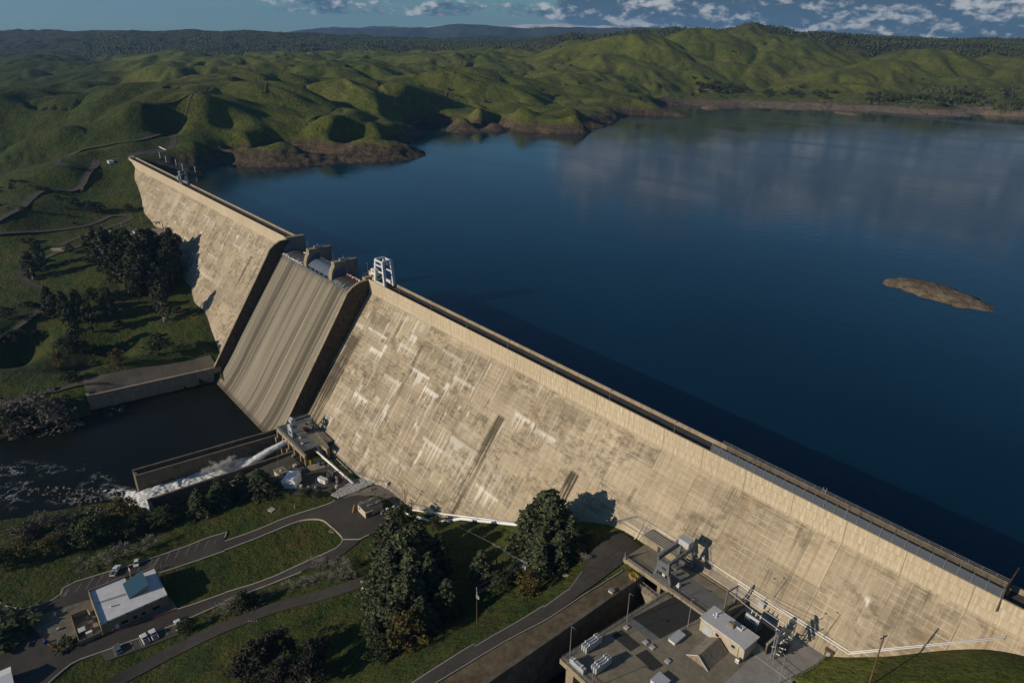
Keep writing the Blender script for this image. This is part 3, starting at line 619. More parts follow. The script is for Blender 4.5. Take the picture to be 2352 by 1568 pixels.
# piers
def pier(x0, x1):
    b = MB()
    pr = [(-2.3, .8), (-2.3, -1.6), (-3.4, -3.2), (-4.2, -5.2), (-4.7, -7.4), (-4.8, -9.6), (2, -12), (4, -24), (10.2, -24), (10.2, .8)]
    b.profile(pr, x0, x1)
    xm = (x0 + x1) / 2
    b.prism([(x0, 10.1), (xm, 13.4), (x1, 10.1)], -24, .8)
    o = pp(b, 'pier', m_conc)
    m = MB(); m.tube([(xm - .9, -1.4, .8), (xm - .9, -1.4, 5.0)], .07); m.box((xm - .9, -1.4, 5.1), (.5, .3, .25)); pp(m, 'lamp_mast', m_steel, o)
    m = MB(); m.box((xm, 3.0, 1.4), (1.7, 1.9, 1.2)); m.tube([(xm - .3, 4.6, .8), (xm - .3, 4.6, 3.2)], .16); m.tube([(xm + .4, 4.6, .8), (xm + .4, 4.6, 3.2)], .16); m.box((xm, 6.2, 1.1), (1.2, .8, .6)); pp(m, 'hoist_gear', m_steel, o)
    m = MB()
    for yy in (8.2, 9.4):
        for xx in (x0 + .15, x1 - .15): m.tube([(xx, yy, .8), (xx, yy, 1.9)], .05)
    m.tube([(x0 + .15, -2, 1.8), (x0 + .15, 9.4, 1.8)], .05); m.tube([(x1 - .15, 1.5, 1.8), (x1 - .15, 9.4, 1.8)], .05); pp(m, 'railing', m_steel, o)
P1, P2 = (31.2, 34.9), (64.0, 67.9)
pier(*P1); pier(*P2)
# gates: left and right lowered (dark, wet), the middle one raised and dry
def mat_gate(name, col, wet):
    t = NT(name); p = t.pos(); x, y, z = t.sep(p); M = t.math
    s = t.noise(t.comb(M('MULTIPLY', x, 1.4), 0.0, M('MULTIPLY', z, .2)), 1.0, 4, .6)
    c = t.mul(col, t.ramp(s, [(.35, .75), (.65, 1.2)]))
    ln = M('GREATER_THAN', M('ABSOLUTE', M('SUBTRACT', M('FRACT', M('DIVIDE', x, 4.4)), .5)), .47); c = t.mix(M('MULTIPLY', ln, .35), c, (.3, .3, .3))
    if wet: c = t.mix(M('MULTIPLY', t.step(z, -8.0, -9.2), t.step(s, .52, .6)), c, (.7, .72, .74))
    return t.out(c, .38 if wet else .5)
m_gw = mat_gate('wet drum gate steel', (.055, .055, .056), True); m_gd = mat_gate('dry drum gate steel', (.105, .13, .17), False)
def arc(y0, z0, y1, z1, bul, n=14):
    r = []
    for i in range(n + 1):
        s = i / n; k = math.sin(math.pi * s) * bul; dy, dz = y1 - y0, z1 - z0; l = math.hypot(dy, dz)
        r.append((y0 + dy * s - dz / l * -k, z0 + dz * s + dy / l * -k))
    return r
def gate(x0, x1, top, mat, back):
    pr = [(-4.6, -9.2)] + [(-4.6 + (6.6) * s, -9.2 + (top + 9.2) * math.sin(s * math.pi / 2) ** .9) for s in [i / 14 for i in range(1, 15)]]
    pr += [(back, top - .25), (back, -16), (-4.6, -16)]
    return pp(MB().profile(pr, x0 + .04, x1 - .04), 'drum_gate', mat)
gate(XL, P1[0], -7.4, m_gw, 4.6); gate(P1[1], P2[0], -5.2, m_gd, 4.6); gate(P2[1], XR_ - 3.0, -7.4, m_gw, 4.6)
for xx in (XL + .02, P1[1] + .02, P2[1] + .02):      # curved steel seal plates on the pier sides
    b = MB(); sec = [(4.4, -9.2)] + [(4.4 - 8.4 * math.cos(a), -9.2 + 7.4 * math.sin(a)) for a in [math.pi / 2 * i / 9 for i in range(10)]]; b.profile(sec, xx, xx + .06); pp(b, 'seal_plate', m_gd)
# service walkway along the spillway lip
b = MB(); b.box((50.6, -5.7, -9.35), (101, 1.3, .12))
for i in range(68): b.tube([(1 + i * 1.49, -6.3, -10.6), (1 + i * 1.49, -6.3, -8.3)], .045, 4)
for zz in (-8.35, -8.85): b.tube([(.5, -6.3, zz), (100.7, -6.3, zz)], .045, 4)
for i in range(34): b.beam((1 + i * 3, -6.3, -9.4), (2.4 + i * 3, -7.6, -11.6), .09); b.beam((2.4 + i * 3, -7.6, -11.6), (3.9 + i * 3, -6.3, -9.4), .09)
pp(b, 'walkway', m_steel)
for i in range(5):
    b = MB()
    for k in range(3): b.box((37 + i * 5.8 + k * 1.1, -5.0, -8.5), (.25, .5, 1.5)); b.box((37.3 + i * 5.8 + k * 1.1, -5.2, -9.0), (1.2, .4, .2))
    pp(b, 'gate_bracket', m_dark)
b = MB(); b.tube([(P1[1] + .2, 3.9, -4.2), (P2[0] - .2, 3.9, -4.2)], .05); b.tube([(P1[1] + .2, 3.9, -4.7), (P2[0] - .2, 3.9, -4.7)], .05)
for i in range(12): b.tube([(P1[1] + .4 + i * 2.55, 3.9, -5.3), (P1[1] + .4 + i * 2.55, 3.9, -4.2)], .05)
pp(b, 'gate_railing', m_steel)
# buoys strung along the lowered gates
def floats(x0, x1, y, z, n, label, seed, jumble=False):
    rd = random.Random(seed); b = MB()
    for i in range(n):
        x = x0 + (x1 - x0) * (i + .5) / n + rd.uniform(-.3, .3); yy = y + rd.uniform(-.7, .7); b.m = 1 if rd.random() < .36 else 0
        a = rd.uniform(0, 3.1); d = (math.cos(a) * .55, math.sin(a) * .55, rd.uniform(-.3, .3) if jumble else .05)
        c = (x, yy, z + (rd.uniform(0, .9) if jumble else rd.uniform(0, .25)))
        b.tube([(c[0] - d[0], c[1] - d[1], c[2] - d[2]), (c[0] - d[0] * .5, c[1] - d[1] * .5, c[2]), (c[0] + d[0] * .5, c[1] + d[1] * .5, c[2]), (c[0] + d[0], c[1] + d[1], c[2] + d[2])], [.18, .38, .38, .18], 7)
    b.m = 0; b.tube([(x0, y, z), (x1, y, z)], .08, 4)
    o = b.build('float_boom', [m_white, m_red]); tag(o, label, 'buoy line'); return o
floats(P2[1] + .6, XR_ - 3.4, 4.4, -7.0, 64, 'string of red and white barrel floats above the right hand dark gate', 1)
floats(12.5, P1[0] - .5, 4.4, -7.0, 44, 'string of red and white barrel floats above the left hand dark gate', 2)
floats(1.5, 31, -5.3, -9.0, 40, 'tangled red and white floats washed onto the walkway at the spillway lip', 3, True)
# ------------------------------------------------------------------ roads, yards, kerbs
from mathutils.geometry import delaunay_2d_cdt
SHEETS = []
def resample(pts, step):
    out = [np.array(pts[0], float)]
    for a, b in zip(pts, pts[1:]):
        a = np.array(a, float); b = np.array(b, float); n = max(1, int(np.linalg.norm((b - a)[:2]) / step))
        out += [a + (b - a) * (i + 1) / n for i in range(n)]
    return out
def smooth(pts, it=2):
    for _ in range(it):
        q = [pts[0]]
        for a, b in zip(pts, pts[1:]): q += [a * .75 + b * .25, a * .25 + b * .75]
        q.append(pts[-1]); pts = q
    return pts
def G(ps, z, f=None):
    f = f or zd; return [G3(f(*p), z) for p in ps]
def area(name, pts, mat, lift=.3, grid=2.5, kind='structure'):
    poly = resample(list(pts) + [pts[0]], grid)[:-1]
    xy = [Vector((float(p[0]), float(p[1]))) for p in poly]; n = len(xy)
    A = np.array([(p.x, p.y) for p in xy]); lo = A.min(0); hi = A.max(0)
    gx, gy = np.meshgrid(np.arange(lo[0] + .6, hi[0], grid), np.arange(lo[1] + .6, hi[1], grid)); gx = gx.ravel(); gy = gy.ravel()
    m = inpoly(gx, gy, [tuple(a) for a in A]); ins = [Vector((float(a), float(b))) for a, b in zip(gx[m], gy[m])]
    v, e, f, *_ = delaunay_2d_cdt(xy + ins, [], [list(range(n))], 1, 1e-4)
    V = np.array([(p.x, p.y) for p in v]); Z = H(V[:, 0], V[:, 1]) + lift
    me = bpy.data.meshes.new(name); me.from_pydata([(a[0], a[1], z) for a, z in zip(V, Z)], [], [list(q) for q in f]); me.materials.append(mat); me.update()
    if len(me.polygons) and me.polygons[0].normal.z < 0: me.flip_normals()
    me.polygons.foreach_set('use_smooth', [True] * len(me.polygons))
    return tag(link(name, me), kind=kind)
def road(name, pts, w, mat, lift=.3, kind='structure'):
    c = resample(smooth([np.array(p, float) for p in pts]), 2.5); b = MB(); K = 5; rows = []
    for i, p in enumerate(c):
        t = c[min(i + 1, len(c) - 1)] - c[max(i - 1, 0)]; t = t[:2] / (np.linalg.norm(t[:2]) + 1e-9); nn = np.array([-t[1], t[0]])
        row = []
        zc = max(H(p[0] + nn[0] * s * w / 2, p[1] + nn[1] * s * w / 2) for s in (-.9, 0, .9)) * .5 + H(p[0], p[1]) * .5
        for k in range(K):
            s = (k / (K - 1) - .5) * w; q = p[:2] + nn * s; row.append((q[0], q[1], max(zc, H(q[0], q[1])) + lift))
        rows.append(row)
    V = [q for r in rows for q in r]
    F = [(i * K + k, (i + 1) * K + k, (i + 1) * K + k + 1, i * K + k + 1) for i in range(len(rows) - 1) for k in range(K - 1)]
    b.add(V, F); return tag(b.build(name, mat, smooth=True), kind=kind)
def ribbon(name, pts, w, h, mat, lift=.3, sm=1, label=None, cat=None):
    c = resample(smooth([np.array(p, float) for p in pts], sm), 1.6); L = []; n = len(c)
    V = []
    for i, p in enumerate(c):
        t = c[min(i + 1, n - 1)] - c[max(i - 1, 0)]; t = t[:2] / (np.linalg.norm(t[:2]) + 1e-9); nn = np.array([-t[1], t[0]])
        z = H(p[0], p[1]) + lift
        for s, dz in ((-.5, -.3), (-.5, h), (.5, h), (.5, -.3)): V.append((p[0] + nn[0] * s * w, p[1] + nn[1] * s * w, z + dz))
    F = []
    for i in range(n - 1):
        a, b = i * 4, (i + 1) * 4; F += [(a, a + 1, b + 1, b), (a + 1, a + 2, b + 2, b + 1), (a + 2, a + 3, b + 3, b + 2)]
    o = MB().add(V, F).build(name, mat)
    return tag(o, label, cat) if label else tag(o, kind='structure')
m_kerb = plain('kerb concrete', (.42, .37, .29), .8, .15); m_line = plain('road line paint', (.36, .34, .29), .7, .2)
# left abutment
up = G([(1120, 1012), (1170, 965), (1168, 912), (1120, 905), (1000, 930), (870, 955), (740, 975), (600, 997), (500, 1030), (420, 1065), (378, 1092), (400, 1110), (500, 1128), (610, 1140), (595, 1160), (500, 1195), (350, 1240), (250, 1290), (190, 1350), (140, 1405), (0, 1480), (-60, 1510)], -8, zI)
road('road', up, 7.0, m_asphd)
area('parking_area', G([(835, 1052), (870, 1035), (1085, 995), (1125, 1015), (1000, 1035), (900, 1052)], -1, zI), m_asphd)
road('road', G([(610, 1140), (640, 1118), (648, 1078)], -8, zI), 8, m_asphd)
road('road', G([(725, 1058), (790, 1048), (860, 1040)], -2, zI), 5, m_asphd)
lo = G([(-60, 332), (0, 327), (200, 312), (450, 296), (700, 266), (850, 236), (950, 197), (1020, 158), (1120, 147), (1215, 152), (1240, 172), (1150, 217), (960, 277), (760, 347), (640, 392), (570, 430)], -38, zL)
road('road', lo, 5.5, m_asphd)
road('road', G([(920, 405), (800, 432), (700, 450), (610, 472), (500, 512), (430, 545), (330, 580), (235, 635), (190, 700), (232, 770), (330, 815), (425, 860), (440, 930), (400, 1030), (200, 1178), (0, 1298), (-60, 1330)], -50, zL), 5.5, m_asphd)
# apron path by the stilling basin
road('path', G([(-80, 425), (0, 402), (250, 332), (450, 287), (700, 217), (860, 192), (1010, 200)], -75, zN), 4.2, m_asphd)
# lower park: loop road, court, office lot
loop_up = [(-290, 880)] + [(0, 780), (400, 640), (700, 508), (1000, 413), (1250, 333), (1292, 300)]
isle = [(0, 885), (300, 775), (600, 650), (850, 550), (960, 525), (1080, 520), (1170, 540), (1260, 620), (1370, 720), (1386, 770), (1350, 830), (1280, 880), (900, 1045), (500, 1230), (0, 1385)]
loop_dn = [(1560, 800), (1400, 925), (1250, 1005), (900, 1140), (500, 1290), (0, 1485)]
court = [(1292, 300), (1560, 237), (1700, 260), (1870, 330), (1880, 470), (1900, 560), (1760, 690), (1600, 745), (1560, 800)]
zl = -69
area('road', G(loop_up[1:] + isle[5::-1], zl, zT), m_asph)
area('yard', G([loop_up[-1]] + court[1:] + [(1386, 770), (1370, 720), (1260, 620), (1170, 540), (1080, 520)], zl, zT), m_asph)
area('road', G([(1560, 800)] + loop_dn[1:] + isle[:8:-1], zl, zT), m_asph)
zo = -74
area('road', G([(2115, 205), (2140, 135), (1400, 410), (1050, 520), (600, 655), (560, 770), (250, 875), (300, 985), (400, 930), (850, 785), (1180, 580), (1280, 540), (1440, 490), (1500, 540), (2116, 330)], zo, zQ), m_asph)
area('yard', G([(250, 875), (180, 882), (80, 860), (-40, 790), (-40, 1600), (430, 1600), (560, 1480), (700, 1370), (930, 1290), (480, 1230), (380, 1130), (300, 1050), (300, 985)], zo, zQ), m_asph)
area('road', G([(480, 1230), (560, 1265), (680, 1240), (900, 1150), (1300, 1020), (1650, 885), (2116, 728), (2116, 815), (1960, 890), (1700, 1000), (930, 1290)], zo, zQ), m_asph)
area('parking_area', G([(940, 1292), (1000, 1365), (1740, 1095), (1702, 1003)], zo, zQ), m_asphd, .34)
area('office_island', G([(300, 1050), (300, 985), (400, 932), (850, 787), (950, 1030), (1600, 760), (1670, 880), (1300, 1018), (900, 1148), (680, 1238), (560, 1262), (480, 1228), (380, 1128)], zo, zQ), mat_concrete('bare gravel', (.17, .145, .105), .3, .5), .42)
road('path', [a * .5 + b * .5 for a, b in zip(G([(0, 862), (300, 745), (700, 610), (1000, 540), (1350, 430), (1640, 330)], -62, zU), G([(0, 985), (300, 860), (700, 715), (1000, 630), (1350, 540), (1640, 440)], -62, zU))][::-1]
     + [a * .5 + b * .5 for a, b in zip(G([(1900, 1095), (1500, 1290), (1050, 1530), (800, 1680)], -68, zQ), G([(1950, 1180), (1560, 1375), (1170, 1580), (900, 1740)], -68, zQ))], 5.4, m_asph)
# tailrace road
area('road', [P(zE(*p), -31.2 - 3.4 * max(0, (1700 - p[0]) / 1400)) for p in [(-110, 2010), (330, 1750), (670, 1565), (1000, 1385), (1350, 1195), (1470, 1130), (1570, 1050), (1640, 950), (1700, 850), (1760, 700), (1850, 590), (2040, 505), (2120, 560), (2300, 700)]] + [(311.2, -19.6, 0), (311.2, -30.5, 0), (312.3, -62, 0)] + [P(zE(1000, 1568), -33.4), P(zE(230, 2020), -35)], m_asph, .3, 2.0)
area('verge', [(313.9, -31.5, 0), (317.6, -31.5, 0), (317.6, -120, 0), P(zE(330, 2050), -35), P(zE(290, 2010), -35), P(zE(1010, 1572), -33.4), (312.6, -62, 0)], mat_concrete('dry earth verge', (.125, .095, .058), .35, .5), .2)
def GL(ps, z, f, lift): return G(ps, z, f)
for f, ps, z in ((zT, isle, zl), (zT, loop_up[1:], zl), (zQ, [(2115, 205), (2140, 135), (1400, 410), (1050, 520), (600, 655), (560, 770), (250, 878), (80, 863), (-40, 790)], zo), (zQ, [(1500, 540), (2116, 330)], zo), (zQ, [(2116, 728), (1670, 880)], zo), (zQ, [(2116, 815), (1700, 1000), (930, 1290), (700, 1370), (560, 1480), (430, 1600)], zo), (zT, [(0, 1485), (900, 1142)], zl), (zT, [(1385, 762), (1590, 762), (1610, 745), (1700, 705)], zl)):
    ribbon('kerb', G(ps, z, f), .42, .16, m_kerb, .3)
red_k = G([(300, 985), (292, 1040), (380, 1130), (480, 1230), (560, 1265), (680, 1240), (900, 1150), (1300, 1020), (1650, 885)], zo, zQ)
ribbon('kerb', red_k, .34, .2, plain('faded red kerb paint', (.20, .045, .035), .8, .3), .42)
for a, b, z in ((zE(-60, 1990), zE(700, 1568), -34.6), (zE(700, 1568), zE(1350, 1213), -33), (zE(1350, 1213), zE(1590, 1058), -32), (zE(1590, 1058), zE(1712, 862), -31.5)):
    ribbon('road_line', [P(a, z), P(b, z)], .22, .0, m_line, .36, 0)
ribbon('road_line', [P(zE(250, 2010), -35), P(zE(1000, 1568), -33.4), (312.2, -62, 0), (313.4, -33, 0)], .22, .0, m_line, .36, 0)
# painted parking bays
b = MB(); 
def stripe(p, q, w=.14):
    p = np.array(p); q = np.array(q); t = (q - p)[:2]; t /= np.linalg.norm(t); n = np.array([-t[1], t[0]]) * w / 2
    b.add([(p[0] + n[0], p[1] + n[1], H(p[0], p[1]) + .37), (q[0] + n[0], q[1] + n[1], H(q[0], q[1]) + .37), (q[0] - n[0], q[1] - n[1], H(q[0], q[1]) + .37), (p[0] - n[0], p[1] - n[1], H(p[0], p[1]) + .37)], [(3, 2, 1, 0)])
for a, c in (((770, 635), (705, 725)), ((885, 575), (808, 690)), ((980, 545), (905, 655)), ((1050, 560), (1003, 625)), ((1600, 350), (1555, 430)), ((1690, 310), (1648, 400)), ((1800, 265), (1742, 368)), ((1875, 250), (1832, 335)), ((1965, 228), (1922, 305)), ((2030, 240), (2013, 270)), ((1320, 478), (1295, 525)), ((1500, 400), (1440, 490)), ((1440, 410), (1400, 485)), ((650, 695), (600, 760)), ((600, 690), (575, 760)), ((1635, 1040), (1672, 1110)), ((1555, 1070), (1580, 1118)), ((1310, 1160), (1342, 1230)), ((1232, 1190), (1258, 1255)), ((1062, 1250), (1095, 1325))):
    stripe(G3(zQ(*a), zo), G3(zQ(*c), zo))
for i in range(6): stripe(G3(zQ(1410 + i * 13, 480 - i * 13), zo), G3(zQ(1465 + i * 8, 455 - i * 14), zo), .12); stripe(G3(zQ(585 + i * 8, 755 - i * 11), zo), G3(zQ(625 + i * 4, 745 - i * 10), zo), .12)
tag(b.build('parking_markings', m_line), kind='structure')
b = MB()
q = [G3(zU(*p), -66) for p in ((165, 815), (205, 798), (215, 822), (205, 825), (200, 810), (172, 820))]
b.add([(p[0], p[1], H(p[0], p[1]) + .5) for p in q], [tuple(range(6))]); tag(b.build('survey_marking', m_white), kind='structure')
# hard yard by the outlet works and the gravel fan
area('yard', [(124.6, -62, 0), (124.6, -92, 0), (128, -100, 0), (150, -83, 0), (166, -70, 0), (170, -52, 0), (143, -49, 0), (143, -62, 0)], m_asphd, .3)
area('slab', [P(zK(960, 930), -71.3), P(zK(1010, 980), -71.3), P(zK(1180, 935), -71.3), P(zK(1160, 880), -71.3), P(zK(985, 905), -71.3)], m_conc, .36)
area('gravel', [P(zK(*p), -67) for p in [(1500, 1290), (1330, 1300), (1480, 1200), (1780, 1120), (1900, 1150), (2000, 1230), (2110, 1340), (2050, 1440), (1880, 1300), (1740, 1260), (1560, 1270)]], mat_concrete('grey gravel', (.16, .145, .12), .3, .3), .27)
area('spillway_apron', [(-1.5, -54.5, 0), (-7.8, -126, 0), (-21.5, -126, 0), (-18, -54, 0)], mat_asphalt('cracked apron concrete', (.155, .13, .095)), .5)

# walls along the channels (things)
def wall(name, label, polys, z0, z1, mat=m_conc, cat='wall'):
    b = MB()
    for p in polys: b.prism(p, z0, z1)
    return tag(b.build(name, mat), label, cat)
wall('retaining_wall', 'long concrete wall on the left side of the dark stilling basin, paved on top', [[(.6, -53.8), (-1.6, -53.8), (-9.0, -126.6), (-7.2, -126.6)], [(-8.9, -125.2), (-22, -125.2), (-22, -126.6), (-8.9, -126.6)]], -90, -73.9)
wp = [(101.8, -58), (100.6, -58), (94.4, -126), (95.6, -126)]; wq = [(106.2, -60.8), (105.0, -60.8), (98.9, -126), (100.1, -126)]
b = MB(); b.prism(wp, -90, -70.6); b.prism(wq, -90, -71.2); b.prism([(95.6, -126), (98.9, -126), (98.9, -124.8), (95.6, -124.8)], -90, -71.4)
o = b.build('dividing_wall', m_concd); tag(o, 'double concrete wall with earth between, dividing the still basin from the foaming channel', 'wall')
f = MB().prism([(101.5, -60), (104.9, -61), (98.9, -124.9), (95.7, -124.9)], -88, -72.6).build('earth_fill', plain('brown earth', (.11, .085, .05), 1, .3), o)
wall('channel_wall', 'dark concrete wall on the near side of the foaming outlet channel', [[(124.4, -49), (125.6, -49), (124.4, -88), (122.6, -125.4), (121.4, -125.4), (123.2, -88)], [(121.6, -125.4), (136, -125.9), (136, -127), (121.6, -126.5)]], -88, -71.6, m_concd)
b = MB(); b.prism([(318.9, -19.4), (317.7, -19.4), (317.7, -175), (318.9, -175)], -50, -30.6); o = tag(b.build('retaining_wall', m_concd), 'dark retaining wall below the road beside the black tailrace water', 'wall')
# ------------------------------------------------------------------ structures below the dam
def rail(b, pts, h=1.1, step=2.2, r=.045):
    c = []
    for a, e in zip(pts, pts[1:]):
        a = np.array(a, float); e = np.array(e, float); n = max(1, int(np.linalg.norm(e - a) / step))
        for i in range(n): c.append(a + (e - a) * i / n)
    c.append(np.array(pts[-1], float))
    for p in c: b.tube([p, p + np.array((0, 0, h))], r, 4)
    for k in (1.0, .52): b.tube([p + np.array((0, 0, h * k)) for p in pts], r, 4)
    return b
def T(name, label, cat, loc, rz=0.0, group=None): return thing(name, label, cat, loc, rz, group)
def centre(pts): return tuple(np.mean(np.array(pts, float), 0))

# --- river outlet works: a deck on stepped piers over the outlet channel, butting the dam
OZ = -66.0
ow = T('outlet_platform', 'concrete valve platform on stepped piers at the foot of the dam over the white jet', 'platform', (124, -52, -72))
b = MB(); b.prism([(107, -60.4), (136.6, -60.4), (136.6, -44), (107, -44)], OZ - .9, OZ); pp(b, 'deck', m_deckg, ow)
b = MB(); b.prism([(118, -51.6), (136.6, -51.6), (136.6, -44), (109, -44), (109, -49)], OZ, OZ + .03); pp(b, 'deck_patch', m_deck, ow)
b = MB(); b.prism([(107, -60.9), (141.2, -60.9), (141.2, -59.9), (107, -59.9)], OZ - 1.9, OZ + .06); pp(b, 'front_beam', m_conc, ow)
b = MB(); b.prism([(136.7, -50.9), (142.2, -50.0), (142.2, -48.6), (107, -44.4), (107, -45.6), (136.7, -49.2)], OZ - 1.6, OZ + .25); pp(b, 'rear_beam', m_conc, ow)
for x in (107.6, 114.4, 121.4, 128.4): 
    b = MB(); b.box((x, -60.3, -69.2), (1.0, 1.2, 4.6)); b.box((x, -61.0, -78.5), (1.4, 2.2, 14)); b.box((x, -52, -76), (1.2, 15, 18)); pp(b, 'pier', m_conc, ow)
for x in (135.6, 140.7):
    b = MB(); b.box((x, -60.4, -69.6), (.8, 1.0, 4.4)); pp(b, 'column', m_conc, ow)
b = MB(); b.box((141.7, -49.3, -69.4), (.9, 1.3, 4.6)); pp(b, 'column', m_conc, ow)
pp(MB().prism([(122, -59.5), (135, -58.8), (135, -46), (122, -46)], -71.6, -67.2), 'valve_house', m_concd, ow)
b = MB(); b.prism([(104, -48.6), (142, -52.2), (142, -45), (104, -42)], -76, -70.9); pp(b, 'footing', m_concd, ow)
b = MB(); rail(b, [(107.2, -45, OZ), (107.2, -59.9, OZ)]); rail(b, [(107.2, -60.6, OZ), (136.5, -60.6, OZ), (136.5, -51.5, OZ)]); rail(b, [(110, -44.2, OZ), (142, -48.8, OZ)]); pp(b, 'railing', m_steel, ow)
b = MB()
for i in range(11): b.box((137.2 + i * .42, -51.9, OZ - .2 - i * .42), (.45, 1.6, .08))
b.beam((137, -51.1, OZ), (141.6, -51.1, OZ - 4.6), .12); b.beam((137, -52.7, OZ), (141.6, -52.7, OZ - 4.6), .12); rail(b, [(137, -52.7, OZ), (141.6, -52.7, OZ - 4.6)], 1.0, 1.2); pp(b, 'staircase', m_steel, ow)
for yy in (-58.6, -57.6, -47.0): 
    pp(MB().box((121.5, yy if yy < -50 else yy, OZ + .06), (28.5, .16, .12)), 'crane_rail', m_dark, ow)
for (x, y, sx) in ((124.8, -55.6, 1.1), (130.4, -57.1, 1.4)):
    o = T('winch', 'small pale winch standing on the valve platform deck, %s' % ('nearer the crane legs' if x < 127 else 'nearer the open yard end'), 'winch', (x, y, OZ), 0, 'winches on the valve platform')
    b = MB(); b.box((x, y, OZ + .35), (sx, .8, .7)); pp(b, 'base', m_offw, o); b = MB(); b.tube([(x - .3, y - .4, OZ + .9), (x - .3, y + .4, OZ + .9)], .35, 8); b.tube([(x, y, OZ + .7), (x, y, OZ + 1.7)], .12); pp(b, 'drum', m_steel, o)
b = MB()
def blob(b, cx, cy, z, rx, ry, seed):
    rd = random.Random(seed); b.add([(cx + rx * math.cos(a) * rd.uniform(.8, 1.1), cy + ry * math.sin(a) * rd.uniform(.8, 1.1), z) for a in [i * .5236 for i in range(12)]], [tuple(range(12))])
blob(b, 118.6, -49.6, OZ + .05, 3.0, 1.7, 1); blob(b, 114.3, -47.2, OZ + .05, 1.5, .8, 3)
pp(b, 'rust_stain', plain('dark red oxide stain', (.060, .014, .010), .8, .2), ow)
